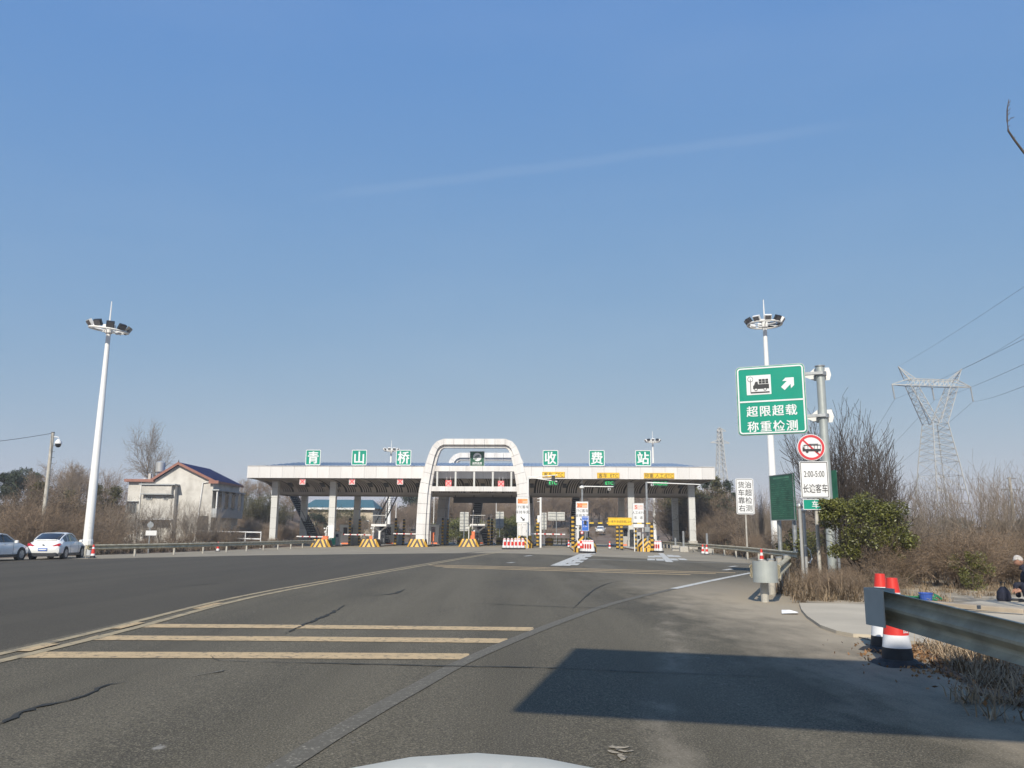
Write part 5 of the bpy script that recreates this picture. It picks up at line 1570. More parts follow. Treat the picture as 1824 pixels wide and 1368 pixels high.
# ------------------------------------------------------------------ cars
def car(kind, loc, rz, label):
    """lofted body; x across, y forward, origin on the ground under the middle"""
    if kind == 'beetle':
        # y, half width at sill, belt half width, belt z, roof z, roof half width, bottom z
        S = [(-2.14, .62, .60, .62, .66, .4, .34), (-2.07, .82, .76, .74, .82, .56, .24), (-1.92, .87, .80, .84, .95, .6, .21), (-1.66, .9, .83, .92, 1.11, .63, .2), (-1.3, .905, .82, .95, 1.29, .62, .19), (-.85, .905, .81, .97, 1.44, .61, .19), (-.3, .905, .81, .97, 1.50, .6, .19),
             (.2, .905, .81, .97, 1.47, .56, .19), (.62, .905, .82, .96, 1.34, .58, .19), (.98, .905, .83, .94, 1.12, .6, .19), (1.25, .9, .83, .92, .99, .6, .19), (1.65, .88, .8, .84, .9, .55, .2), (1.95, .8, .72, .72, .78, .48, .22), (2.1, .55, .5, .6, .64, .35, .28), (2.14, .4, .4, .52, .55, .3, .34)]
        side = (4, 9); rearw = (3, 5); frontw = (8, 10); wheels = (-1.26, 1.28); wr = .335
    else:
        S = [(-2.3, .6, .6, .7, .74, .4, .34), (-2.2, .82, .78, .95, 1.0, .6, .26), (-1.9, .89, .8, .98, 1.04, .62, .2), (-1.55, .9, .8, .98, 1.08, .6, .19), (-1.1, .9, .8, .97, 1.32, .56, .19), (-.6, .9, .8, .96, 1.43, .55, .19), (0, .9, .8, .95, 1.46, .55, .19),
             (.4, .9, .8, .95, 1.42, .55, .19), (.85, .9, .81, .94, 1.2, .58, .19), (1.2, .9, .82, .92, 1.0, .62, .19), (1.7, .88, .8, .82, .9, .6, .2), (2.1, .8, .74, .72, .78, .5, .22), (2.25, .6, .6, .6, .64, .4, .28)]
        side = (4, 9); rearw = (3, 5); frontw = (8, 10); wheels = (-1.38, 1.36); wr = .325
    r_ = thing("parked_car" if kind != 'far' else "parked_car", label, "car", loc, rz)
    ring = []
    for (y, ws, wb, zb_, zr, wr_, z0) in S:
        h = [(0, z0), (ws * .8, z0), (ws, z0 + .16), (ws + .005, (z0 + zb_) / 2 + .05), (wb + .03, zb_ - .05), (wb - .02, zb_), (wr_ + .03, zr - .07), (wr_ - .06, zr - .015), (0, zr)]
        ring.append([(x, y, z) for x, z in h] + [(-x, y, z) for x, z in h[-2:0:-1]])
    n = len(ring[0])
    body, win = MB(), {}
    vs = [p for q in ring for p in q]
    fs = []
    for i in range(len(S) - 1):
        for k in range(n):
            k2 = (k + 1) % n
            f = (i * n + k, i * n + k2, (i + 1) * n + k2, (i + 1) * n + k)
            sideidx = k in (5, 10)
            topidx = k in (6, 7, 8, 9)
            key = None
            if side[0] <= i < side[1] and sideidx: key = 'side_window'
            if topidx and rearw[0] <= i < rearw[1]: key = 'rear_window'
            if topidx and frontw[0] <= i < frontw[1]: key = 'windscreen'
            if key == 'side_window': key = 'side_window_l' if k == 10 else 'side_window_r'
            if key: win.setdefault(key, []).append(f)
            else: fs.append(f)
    fs += [tuple(range(n - 1, -1, -1)), tuple(range((len(S) - 1) * n, len(S) * n))]
    body.add(vs, fs)
    smooth_angle(body.build("body", carpaint, r_), 38)
    for kx, F_ in win.items():
        used = sorted({i for f in F_ for i in f})
        mp = {a: j for j, a in enumerate(used)}
        wv = [vs[a] for a in used]
        if 'side' in kx:                      # narrow the glass a little so painted pillars stay
            cy = sum(v[1] for v in wv) / len(wv); cz_ = sum(v[2] for v in wv) / len(wv)
        o = MB().add(wv, [tuple(mp[a] for a in f) for f in F_]).build("side_window" if 'side' in kx else kx, glass, r_)
        smooth_angle(o, 50)
    # painted pillars / frames over the glass edges
    for sgn in (-1, 1):
        pts = [(sgn * (ring[i][6][0] + .008), ring[i][6][1], ring[i][6][2] + .01) for i in range(side[0] - 1, side[1] + 2)]
        MB().path(pts, .035, 6).build("roof_rail", carpaint, r_)
        pts = [(sgn * (ring[i][5][0] + .01), ring[i][5][1], ring[i][5][2]) for i in range(side[0] - 1, side[1] + 1)]
        MB().path(pts, .02, 6).build("belt_moulding", carpaint, r_)
        i = 6 if kind != 'beetle' else 5
        MB().tube((sgn * (ring[i][5][0] + .004), ring[i][5][1], ring[i][5][2]), (sgn * (ring[i][6][0] + .006), ring[i][6][1] + .03, ring[i][6][2]), .03, n=6).build("pillar", carpaint if kind == 'beetle' else blackm, r_)
        mi_ = MB().rbox((sgn * .98, .72, 1.0), (.2, .12, .14), .03).build("mirror", carpaint, r_)
        MB().box((sgn * .91, -.12, .86), (.03, .16, .03)).build("door_handle", steel, r_)
        MB().box((sgn * .905, 0, .25), (.03, 2.0, .1)).build("sill", blackm, r_)
        for y in (-.62, .62): MB().box((sgn * .909, y, .62), (.006, .012, .62)).build("door_gap", core_dark, r_)
        for y in wheels:
            a = MB().tube((sgn * .7, y, wr + .01), (sgn * .914, y, wr + .01), wr + .05, n=24).build("wheel_arch", core_dark, r_)
            wv = MB().tube((sgn * .7, y, wr), (sgn * .925, y, wr), wr, n=24).build("tyre", rubber, r_)
            m_ = MB().tube((sgn * .9, y, wr), (sgn * .929, y, wr), wr * .66, n=20); m_.build("rim", galv, wv)
            m_ = MB()
            for k in range(5):
                a_ = 2 * PI * k / 5
                m_.box((sgn * .931, y + wr * .33 * math.cos(a_), wr + wr * .33 * math.sin(a_)), (.012, wr * .6, .07), rx=a_)
            m_.build("spoke", steel, wv)
    yb = S[0][0]
    # rear details
    for sgn in (-1, 1):
        tl = MB().prism([(sgn * .80, .86), (sgn * .40, .70), (sgn * .44, .66), (sgn * .78, .69), (sgn * .86, .78)][::(1 if sgn > 0 else -1)], -.13, .10)
        o = tl.build("tail_lamp", tail_red, r_, (0, -2.02 if kind == 'beetle' else -2.15, .04), (0, 0, sgn * .12))
        MB().disc((sgn * .62, S[-2][0] - .02, .62), .13, depth=.2).build("headlamp", lamp_face, r_)
    pl = MB().box((0, yb - .03, .56), (.46, .02, .15)).build("number_plate", plate_blue, r_)
    MB().box((0, yb - .042, .56), (.4, .006, .06)).build("plate_print", white, pl)
    MB().rbox((0, yb + .14, .29), (1.5, .34, .22), .06).build("bumper", blackm, r_)
    MB().box((0, S[-1][0] - .08, .3), (1.2, .24, .16)).build("front_bumper", blackm, r_)
    MB().disc((0, yb - .01, .80 if kind == 'beetle' else .86), .05, depth=.05).build("badge", galv, r_)
    if kind == 'beetle': MB().box((0, -1.7, 1.06), (1.05, .2, .035), rx=-.25).build("spoiler", carpaint, r_)
    return r_
pc = P(108, 997, 47.6)
beetle = car('beetle', on(pc.x - .4, pc.y + .3), R(9), "white rounded two door car seen from behind beside the left mast")
pc = P(6, 1004, 43.5)
car('sedan', on(pc.x - .85, pc.y), R(-2), "white saloon cut off by the picture's left edge, parked behind the rounded car")
pc = P(1070, 964, 168)
car('sedan', Vector((pc.x, pc.y, tz(pc.x, pc.y) + .36)), R(170), "tiny white car approaching far beyond the gates")

# bonnet of the car the picture was taken from
def own_car():
    r_ = thing("bonnet_front", "white bonnet of the car the picture is taken from, at the bottom edge", "car", (-.06, 0, 0), 0)
    S = [(.5, .86, 1.04), (.9, .86, 1.04), (1.25, .85, 1.033), (1.45, .84, 1.021), (1.6, .82, 1.0), (1.72, .8, .964), (1.82, .77, .9), (1.9, .72, .82), (1.94, .68, .72)]
    def sec(y, w, z):
        return [(-w, y, z - .5), (-w, y, z - .3), (-w * .9, y, z - .22), (-w * .65, y, z - .125), (-w * .32, y, z - .033), (-w * .15, y, z - .008), (0, y, z), (w * .15, y, z - .008), (w * .32, y, z - .033), (w * .65, y, z - .125), (w * .9, y, z - .22), (w, y, z - .3), (w, y, z - .5)]
    vs = [p for s in S for p in sec(*s)]
    n = 13
    o = MB().add(vs, [(i * n + k, i * n + k + 1, (i + 1) * n + k + 1, (i + 1) * n + k) for i in range(len(S) - 1) for k in range(n - 1)]).build("bonnet", bonnet_paint, r_, smooth=True)
    MB().rbox((0, 1.95, .42), (1.5, .3, .46), .1).build("bumper", bonnet_paint, r_)
    MB().rbox((0, .42, .92), (1.5, .3, .08), .03).build("scuttle", blackm, r_)
    for s in (-1, 1):
        MB().tube((s * .62, 1.25, .32), (s * .83, 1.25, .32), .32, n=20).build("wheel", rubber, r_)
        MB().rbox((s * .58, 1.93, .68), (.3, .2, .14), .04).build("headlamp", lamp_face, r_)
own_car()

# ------------------------------------------------------------------ house on the left
Dh = 92
xa, xb = P(223, 930, Dh).x, P(375, 930, Dh).x
ZR = lambda y, x=300, D=Dh: P(x, y, D).z
z_e, z_r = ZR(858), ZR(826)
gh = tz((xa + xb) / 2, Dh)
r_ = thing("house", "old white two storey house with blue tiled gable roof and red brown eaves", "house", ((xa + xb) / 2, Dh, gh), 0)
HW, HL = (xb - xa) / 2, 9.0
ze, zr = z_e - gh, z_r - gh
xs_ = HW * .16           # ridge stands right of the middle
xl_ = -HW * .42          # the flat roofed part lies left of the gable
wall = MB()
wall.prism([(-HW, -1), (HW, -1), (HW, ze), (xs_ + .02, zr - .1), (xl_, ze + .02), (-HW, ze)], 0, HL)
wall.build("wall", plaster, r_)
xe = HW + .25
rf = MB()
for (x0, zz0, x1_, zz1) in ((xl_ - .3, ze - .02, xs_, zr), (xs_, zr, xe, ze + .0)):
    t = .14
    vs = [(x0, -.35, zz0), (x1_, -.35, zz1), (x1_, -.35, zz1 + t), (x0, -.35, zz0 + t)]
    vs += [(x, HL + .35, z) for x, _, z in vs]
    rf.add(vs, [(0, 1, 2, 3), (7, 6, 5, 4), (0, 4, 5, 1), (1, 5, 6, 2), (2, 6, 7, 3), (3, 7, 4, 0)])
roof = rf.build("roof", deep_blue_roof, r_)
mrow = MB()
for k in range(22):
    t_ = (k + .5) / 22
    x, z = xs_ + (xe - xs_) * t_, zr + (ze - zr) * t_ + .16
    mrow.box((x, HL / 2, z), (.06, HL + .7, .05))
for k in range(30):
    y = -.3 + (HL + .6) * k / 29
    mrow.add([(xs_, y - .03, zr + .17), (xe, y - .03, ze + .17), (xe, y + .03, ze + .17), (xs_, y + .03, zr + .17)], [(0, 1, 2, 3)])
tag(mrow.build("tile_courses", deep_blue_roof, roof), kind='stuff')
for (x0, zz0, x1_, zz1) in ((xl_ - .32, ze, xs_, zr + .02), (xs_, zr + .02, xe + .02, ze + .02)):
    vs = [(x0, -.42, zz0 - .14), (x1_, -.42, zz1 - .14), (x1_, -.42, zz1 + .17), (x0, -.42, zz0 + .17)]
    vs += [(x, -.355, z) for x, _, z in vs]
    MB().add(vs, [(0, 1, 2, 3), (7, 6, 5, 4), (0, 4, 5, 1), (1, 5, 6, 2), (2, 6, 7, 3), (3, 7, 4, 0)]).build("eave_board", eave_red, r_)
MB().box(((-HW + xl_) / 2 - .1, 3, ze + .1), (xl_ + HW + .5, 6.9, .3)).build("parapet", eave_red, r_)
MB().box((xe + .04, HL / 2, ze + .02), (.12, HL + .8, .26)).build("gutter", eave_red, r_)
MB().box((HW + .16, -.38, ze - .02), (1.1, .1, .34)).build("eave_end", eave_red, r_)
for px_, y0 in ((xs_, -.3), (xe - 1.4, HL)): MB().path([(px_, y0, zr + .1 if y0 < 0 else ze + .5), (px_, y0 + .05, (zr + .45) if y0 < 0 else ze + .9)], [.09, .02], 6).build("ridge_finial", core_dark, r_)
# water tank
tk = MB().lathe([(.02, ze + 1.2), (.5, ze + 1.25), (.52, ze + 2.3), (.3, ze + 2.45), (.02, ze + 2.5)], 16, c=(-HW * .34 - .6, 2)).build("water_tank", steel, r_)
smooth_angle(tk)
MB().box((-HW * .34 - .6, 2, ze + .75), (.35, .35, 1.1)).build("tank_pier", plaster_grey, r_)
for q in (-1.2, .9): MB().box((-HW * .34 - .6 + q, 2.2, ze + .6), (.3, .3, .9)).build("roof_stub", plaster, r_)
def zh(y): return ZR(y) - gh
def xh(x): return P(x, 900, Dh).x - (xa + xb) / 2
# projecting bay with slab bands
bx0, bx1 = xh(258), xh(311)
bay = MB().box(((bx0 + bx1) / 2, -.6, (zh(880) + zh(864.5)) / 2), (bx1 - bx0, 1.2, zh(864.5) - zh(880))).build("bay_parapet", plaster, r_)
MB().box(((bx0 + bx1) / 2 + .1, -.65, zh(864)), (bx1 - bx0 + .7, 1.5, .12)).build("bay_slab", plaster_grey, r_)
MB().box(((bx0 + bx1) / 2, -.62, zh(881)), (bx1 - bx0 + .2, 1.3, .1)).build("bay_slab", plaster_grey, r_)
MB().box((xh(313.0), -.4, (zh(864) + zh(960)) / 2), (.22, .7, zh(864) - zh(960))).build("bay_pier", plaster, r_)
MB().box(((bx0 + bx1) / 2, -.35, (zh(881) + zh(924)) / 2), (bx1 - bx0 - .1, .7, zh(881) - zh(924) - .15)).build("bay_wall", plaster, r_)
MB().box(((bx0 + bx1) / 2, -.5, zh(925)), (bx1 - bx0 + .5, 1.3, .14)).build("porch_slab", white, r_)
def house_window(x0, x1_, y0, y1, bars, yoff, nm="window"):
    X0, X1, Z0, Z1 = xh(x0), xh(x1_), zh(y1), zh(y0)
    f = MB(); frame_ring(f, X0, Z0, X1, Z1, .01, .07, yoff - .06, yoff + .02)
    w_ = f.build(nm, plaster_grey, r_)
    MB().box(((X0 + X1) / 2, yoff, (Z0 + Z1) / 2), (X1 - X0 - .1, .03, Z1 - Z0 - .1)).build("pane", house_glass, w_)
    for k in range(1, bars): MB().box(((X0 + X1) / 2, yoff - .07, Z0 + (Z1 - Z0) * k / bars), (X1 - X0, .025, .035)).build("grille_bar", galv, w_)
    for k in range(1, 3): MB().box((X0 + (X1 - X0) * k / 3, yoff - .05, (Z0 + Z1) / 2), (.04, .03, Z1 - Z0)).build("mullion", galv, w_)
    MB().box(((X0 + X1) / 2, yoff - .1, Z1 + .1), (X1 - X0 + .3, .35, .08)).build("lintel", plaster_grey, w_)
house_window(225, 244, 895, 916, 6, -.02)
house_window(264, 275, 884, 890.5, 1, -.74)
house_window(295, 303, 884, 890.5, 1, -.74)
house_window(258, 276, 928, 938, 4, -.03)
for a, b_ in (((256, 852), (249, 965)), ((362, 860), (352, 965))):
    pts = [(xh(a[0]), -.1, zh(a[1])), (xh(b_[0]) if a[0] < 300 else xh(357), -.1, zh(a[1] + 4)), (xh(b_[0]), -.1, zh(b_[1]))] if a[0] < 300 else [(xh(370), -.1, zh(854)), (xh(370), -.1, zh(858)), (xh(359), -.1, zh(860)), (xh(355), -.1, zh(915)), (xh(352), -.1, zh(965))]
    MB().path(pts, .07, 6).build("drain_pipe", white, r_)
# right side: balcony with recessed windows, dark porch below
MB().box((HW + .3, HL / 2, (zh(905) + zh(921)) / 2), (.56, HL, zh(905) - zh(921))).build("balcony_parapet", plaster_grey, r_)
MB().box((HW + .35, HL / 2, zh(872)), (.8, HL + .4, .14)).build("canopy_slab", plaster_grey, r_)
MB().box((HW + .5, .12, (zh(872) + zh(905)) / 2), (.12, .24, zh(872) - zh(905))).build("balcony_post", white, r_)
for k in range(4):
    y = 1.1 + k * 2.25
    f = MB().box((HW + .4, y, (zh(876) + zh(903)) / 2), (.08, 1.35, zh(876) - zh(903)))
    w_ = f.build("window", plaster_grey, r_)
    MB().box((HW + .45, y, (zh(876) + zh(903)) / 2), (.05, 1.2, zh(876) - zh(903) - .15)).build("pane", house_glass, w_)
    MB().box((HW + .42, y + 1.12, (zh(873) + zh(905)) / 2), (.16, .9, zh(873) - zh(905))).build("balcony_pier", plaster_grey, r_)
MB().box((HW + .02, .9, zh(938)), (.06, 1.6, 2.3)).build("side_door", core_dark, r_)
MB().box((HW - .9, -.03, zh(938)), (1.3, .06, 2.4)).build("door", core_dark, r_)

# teal roofed building behind the canopy
Dt = 150
xa2, xb2 = P(540, 930, Dt).x, P(664, 930, Dt).x
gt = tz((xa2 + xb2) / 2, Dt)
r_ = thing("teal_roof_building", "low stone building with teal sheet roof behind the left columns", "building", ((xa2 + xb2) / 2, Dt, gt), R(-2))
w2 = (xb2 - xa2) / 2
ze2, zr2 = P(600, 905, Dt).z - gt, P(600, 888.5, Dt).z - gt
MB().box((0, 4, ze2 / 2 - .5), (2 * w2, 8, ze2 + 1)).build("wall", beige_wall, r_)
MB().add([(-w2 - .4, -.6, ze2), (w2 + .4, -.6, ze2), (w2 + .4, 8.6, ze2), (-w2 - .4, 8.6, ze2), (-w2 + .8, 4, zr2), (w2 - .9, 4, zr2)], [(0, 1, 5, 4), (2, 3, 4, 5), (3, 0, 4), (1, 2, 5), (3, 2, 1, 0)]).build("roof", teal_roof, r_)
MB().box((0, -.62, ze2 - .12), (2 * w2 + .9, .1, .34)).build("eave", white, r_)
for k in range(6):
    x = -w2 + 1.2 + k * (2 * w2 - 2.4) / 5
    f = MB(); frame_ring(f, x - .6, 1.2, x + .6, 3.0, .02, .1, -.08, .03)
    w_ = f.build("window", white, r_)
    MB().box((x, -.01, 2.1), (1.05, .04, 1.65)).build("pane", house_glass, w_)
# round sign and small board in front of the house
b, z = post_at(268, 935, 62)
r_ = thing("round_sign_seen_from_behind", "grey round sign and small board on a post before the house", "sign", b, R(20))
MB().tube((0, .05, 0), (0, .05, z + .3), .045, n=8).build("post", galv, r_)
MB().disc((0, 0, z), .22, 24, .03).build("disc", galv, r_)
MB().box((.1, 0, z - .6), (.75, .03, .36)).build("board", white, r_)
# white pipe fence beside the house
p0 = P(352, 945, 96)
for i, (px0, px1, y, D) in enumerate(((355, 465, 946, 88),)):
    p0, p1 = P(px0, y, D), P(px1, y + 2, D)
    b = Vector((p0.x, p0.y, tz(p0.x, p0.y)))
    r_ = thing("pipe_railing", "white pipe railing in the bushes right of the house", "fence", b, 0)
    Lr = p1.x - p0.x
    for z in (p0.z - b.z, p0.z - b.z - .7): MB().tube((0, 0, z), (Lr, 0, z - .1), .07, n=6).build("rail", white, r_)
    for k in range(5): MB().tube((Lr * k / 4, 0, 0), (Lr * k / 4, 0, p0.z - b.z), .05, n=6).build("post", white, r_)

# ------------------------------------------------------------------ camera pole on the left, utility poles, pylons
Dc = 62
pb_ = P(84, 860, Dc)
b = Vector((pb_.x, pb_.y, tz(pb_.x, pb_.y)))
zt = P(94, 771, Dc).z - b.z
r_ = thing("camera_pole", "grey pole with step irons and a hanging dome camera on the left", "camera pole", b, 0)
MB().tube((0, 0, 0), (.02, 0, zt), .17, .12, n=12).build("pole", galv_post, r_)
for k in range(11): MB().tube((.1, 0, zt - 1 - k * .45), (.34, -.02, zt - 1 - k * .45), .014, n=5).build("step_iron", blackm, r_)
MB().tube((-.1, 0, zt + .02), (.14, 0, zt + .02), .05, n=6).build("pole_cap", blackm, r_)
MB().path([(.08, 0, zt - .3), (.4, 0, zt - .32), (.52, 0, zt - .36), (.52, 0, zt - .5)], .035, 6).build("arm", white, r_)
smooth_angle(MB().lathe([(.03, zt - .48), (.1, zt - .5), (.25, zt - .72), (.25, zt - .84), (.05, zt - .86)], 14, c=(.52, 0)).build("camera_hood", white, r_))
smooth_angle(MB().lathe([(.22, zt - .85), (.2, zt - 1.0), (.12, zt - 1.1), (.01, zt - 1.13)], 14, c=(.52, 0)).build("camera_dome", glass, r_), 80)
pole_top = b + Vector((0, 0, zt - .02))
def cable(label, a, b_, sag, r=.02, n=20):
    a, b_ = Vector(a), Vector(b_)
    mb = MB().path([(b_ - a) * (k / n) - Vector((0, 0, 4 * sag * (k / n) * (1 - k / n))) for k in range(n + 1)], r, 4)
    o = mb.build("cable", cable_m)
    o.location = a
    return tag(o, label, "cable", "overhead wires")
cable("thin wire running left from the dome camera pole", pole_top, P(-260, 800, 46), .3)

def lattice_leg(mb, corners0, corners1, n, r, rb):
    """four legs between two squares with zigzag bracing"""
    for k in range(4): mb.tube(corners0[k], corners1[k], r, n=4, cap=False)
    for i in range(n):
        t0, t1 = i / n, (i + 1) / n
        for k in range(4):
            a0, a1 = Vector(corners0[k]).lerp(Vector(corners1[k]), t0), Vector(corners0[k]).lerp(Vector(corners1[k]), t1)
            b0, b1 = Vector(corners0[(k + 1) % 4]).lerp(Vector(corners1[(k + 1) % 4]), t0), Vector(corners0[(k + 1) % 4]).lerp(Vector(corners1[(k + 1) % 4]), t1)
            mb.tube(a0, b1, rb, n=3, cap=False); mb.tube(b0, a1, rb, n=3, cap=False)
            mb.tube(a1, b1, rb, n=3, cap=False)
def sq(x, y, z, a, b_=None):
    b_ = a if b_ is None else b_
    return [(x - a, y - b_, z), (x + a, y - b_, z), (x + a, y + b_, z), (x - a, y + b_, z)]
Dq = 140
pc = P(1662, 760, Dq)
b = Vector((pc.x + .4, pc.y, tz(pc.x, pc.y)))
Zp = lambda y: P(1662, y, Dq).z - b.z
r_ = thing("transmission_tower", "large pale lattice pylon with forked head and three insulators", "pylon", b, R(8))
sc = Dq / 1440.0 * 1.0
zw, zn = Zp(755), Zp(688)
mb = MB(); lattice_leg(mb, sq(0, 0, 0, 3.7), sq(0, 0, Zp(823), 2.25), 6, .095, .038); lattice_leg(mb, sq(0, 0, Zp(823), 2.25), sq(0, 0, zw, 1.45), 6, .09, .036)
mb.build("lattice_body", pylon_m, r_)
heads = []
for s in (-1, 1):
    mb = MB()
    lattice_leg(mb, [(s * .1, -1.4, zw), (s * 1.45, -1.4, zw), (s * 1.45, 1.4, zw), (s * .1, 1.4, zw)], [(s * 3.1, -.7, zn), (s * 4.6, -.7, zn), (s * 4.6, .7, zn), (s * 3.1, .7, zn)], 6, .075, .034)
    mb.build("fork_arm", pylon_m, r_)
    mb = MB()
    tip = (s * 6.1, 0, Zp(655))
    for q in ((s * 3.1, -.7, zn + .9), (s * 4.6, -.7, zn + .9), (s * 4.6, .7, zn + .9), (s * 3.1, .7, zn + .9)): mb.tube(q, tip, .08, n=4)
    for k in range(1, 5):
        t = k / 5
        c0 = [Vector(q).lerp(Vector(tip), t) for q in ((s * 3.1, -.7, zn + .9), (s * 4.6, -.7, zn + .9), (s * 4.6, .7, zn + .9))]
        mb.tube(c0[0], c0[1], .04, n=3); mb.tube(c0[1], c0[2], .04, n=3)
    mb.build("earth_wire_peak", pylon_m, r_)
mb = MB()
n = 10
zA, zB = zn, zn + 1.1
for y in (-.7, .7):
    for (xa_, za, xb_, zb2) in ((-4.6, zA, 4.6, zA), (-4.6, zB, 4.6, zB), (-7.6, zA + .05, -4.6, zA), (-7.6, zA + .1, -4.6, zB), (4.6, zA, 7.6, zA + .05), (4.6, zB, 7.6, zA + .1)):
        mb.tube((xa_, y if abs(xa_) < 5 else 0, za), (xb_, y if abs(xb_) < 5 else 0, zb2), .09, n=4)
    for k in range(n):
        x0, x1_ = -4.6 + 9.2 * k / n, -4.6 + 9.2 * (k + 1) / n
        mb.tube((x0, y, zA), (x1_, y, zB), .045, n=3); mb.tube((x1_, y, zA), (x1_, y, zB), .045, n=3)
mb.build("cross_arm", pylon_m, r_)
hang = []
for x in (-7.5, 0, 7.5):
    m_ = MB().tube((x, 0, zA), (x + .25, 0, zA - 2.5), .13, n=6)
    m_.build("insulator", galv, r_)
    hang.append(Matrix.Translation(b) @ Matrix.Rotation(R(8), 4, 'Z') @ Vector((x + .25, 0, zA - 2.5)))
tips = [Matrix.Translation(b) @ Matrix.Rotation(R(8), 4, 'Z') @ Vector((s * 6.1, 0, Zp(655))) for s in (-1, 1)]
for i, (a, q, ds) in enumerate(((hang[0], (1824, 598), "from the pylon's left insulator"), (hang[1], (1824, 643), "from the pylon's middle insulator"), (hang[2], (1824, 682), "from the pylon's right insulator"), (tips[1], (1824, 590), "from the pylon's right peak"), (tips[0], (1824, 505), "from the pylon's left peak"))):
    D_ = 62
    cable(f"power line running toward the right edge {ds}", a, a + (P(q[0], q[1], D_) - a) * 1.3, .35, .016 if i < 3 else .013)
for i, (a, q, ds) in enumerate(((hang[0], (1480, 884), "from the pylon's left insulator"), (hang[1], (1480, 900), "from the pylon's middle insulator"), (hang[2], (1480, 921), "from the pylon's right insulator"))):
    cable(f"power line running away to the left {ds}", a, P(q[0], q[1], 330), .8, .024)

D2 = 228
pc = P(1285, 850, D2)
b = Vector((pc.x, pc.y, tz(pc.x, pc.y)))
Z2 = lambda y: P(1285, y, D2).z - b.z
r_ = thing("transmission_tower", "narrow far lattice pylon with two short arms left of the green sign", "pylon", b, R(12))
mb = MB(); lattice_leg(mb, sq(0, 0, 0, 2.1), sq(0, 0, Z2(826), .95), 8, .13, .06); lattice_leg(mb, sq(0, 0, Z2(826), .95), sq(0, 0, Z2(763), .42), 8, .12, .06)
mb.build("lattice_body", pylon_m, r_)
for y, l, s in ((788, 2.9, -1), (788, 2.9, 1), (767, 1.9, 1), (767, .8, -1)):
    m_ = MB()
    m_.tube((0, 0, Z2(y) - .2), (s * l, 0, Z2(y) - .1), .16, n=4); m_.tube((0, 0, Z2(y) + .9), (s * l, 0, Z2(y) - .1), .12, n=4)
    m_.build("cross_arm", pylon_m, r_)
def utility_pole(px_, ytop, D, label, arms=True):
    p = P(px_, ytop, D); b = Vector((p.x, p.y, tz(p.x, p.y))); h = p.z - b.z
    r_ = thing("utility_pole", label, "utility pole", b, R(10))
    MB().tube((0, 0, 0), (0, 0, h), .16, .1, n=8).build("pole", conc, r_)
    if arms:
        MB().box((.15, 0, h - .1), (.8, .08, .1)).build("cross_arm", galv, r_)
        MB().box((0, 0, h - 1.0), (1.7, .08, .12)).build("cross_arm", galv, r_)
utility_pole(1798, 850, 66, "pale concrete utility pole with two cross arms at the right")
utility_pole(541, 884, 118, "thin grey pole behind the left stair", False)

# ------------------------------------------------------------------ odds and ends by the concrete pad
p = G(1405, 1094)
o = MB().add([(-.16, -.09, .0), (.14, -.11, .02), (.2, .06, .015), (-.1, .1, .05), (.02, 0, .06)], [(0, 1, 4), (1, 2, 4), (2, 3, 4), (3, 0, 4), (3, 2, 1, 0)]).build("crumpled_paper", paper)
o.location = on(p.x, p.y, .02); tag(o, "crumpled white paper lying on the dusty verge", "litter")
p = P(1650, 1072, 18.6)
r_ = thing("blue_bucket", "blue plastic tub behind the near guard rail", "tub", on(p.x, p.y))
MB().lathe([(.1, 0), (.14, .24), (.15, .245), (.15, .265), (.13, .265), (.095, .03)], 16).build("tub", blue_plastic, r_)
MB().path([(-.14, 0, .24), (-.1, -.05, .18), (0, -.16, .13), (.1, -.05, .18), (.14, 0, .24)], .008, 5).build("handle", galv, r_)
p = P(1622, 1068, 18.8)
r_ = thing("net_bundle", "heap of green netting beside the blue tub", "netting", on(p.x, p.y))
rn = random.Random(8)
for k in range(9):
    m_ = MB(); a = rn.uniform(0, 6.3); q = rn.uniform(0, .35)
    c = Vector((q * math.cos(a) * 1.6, q * math.sin(a), .05 + rn.random() * .1))
    pts = [c + Vector((rn.uniform(-.3, .3), rn.uniform(-.2, .2), rn.uniform(-.06, .08))) for _ in range(5)]
    m_.path([(p_.x, p_.y, max(.03, p_.z)) for p_ in spline(pts, .06)], .022, 6); m_.build("fold", green_net, r_)
for i, (q, L, rz, w) in enumerate((((1690, 1072), 1.6, -.55, .22), ((1720, 1080), 1.9, -.62, .16), ((1745, 1090), 1.5, -.7, .1), ((1668, 1070), .7, .1, .3))):
    p = P(q[0], q[1] , 17.4 - i * .5)
    o = MB().rbox((0, 0, .05), (L, w, .09), .015).build("plank", timber)
    o.location = on(p.x, p.y, .06 + .012 * i); o.rotation_euler = (0, .03, rz)
    tag(o, ["broad grey plank lying on the pad behind the near rail", "long grey board slanting beside the broad plank", "narrow stick nearest the rail on the pad", "short pale block by the blue tub"][i], "plank", "boards lying on the pad")
for i, (q, L, rz, rx) in enumerate((((1500, 1045), .7, .9, .5), ((1512, 1048), .6, -.5, .3), ((1486, 1050), .8, .3, .2))):
    p = G(*q)
    o = MB().rbox((0, 0, .05), (L, .1, .04), .01).build("broken_board", timber)
    o.location = on(p.x, p.y, .1); o.rotation_euler = (rx, -.4, rz)
    tag(o, ["pinkish broken board under the round green tree", "shorter splintered board under the round green tree", "thin lath in the dry grass by the sign post"][i], "board", "splintered boards under the tree")

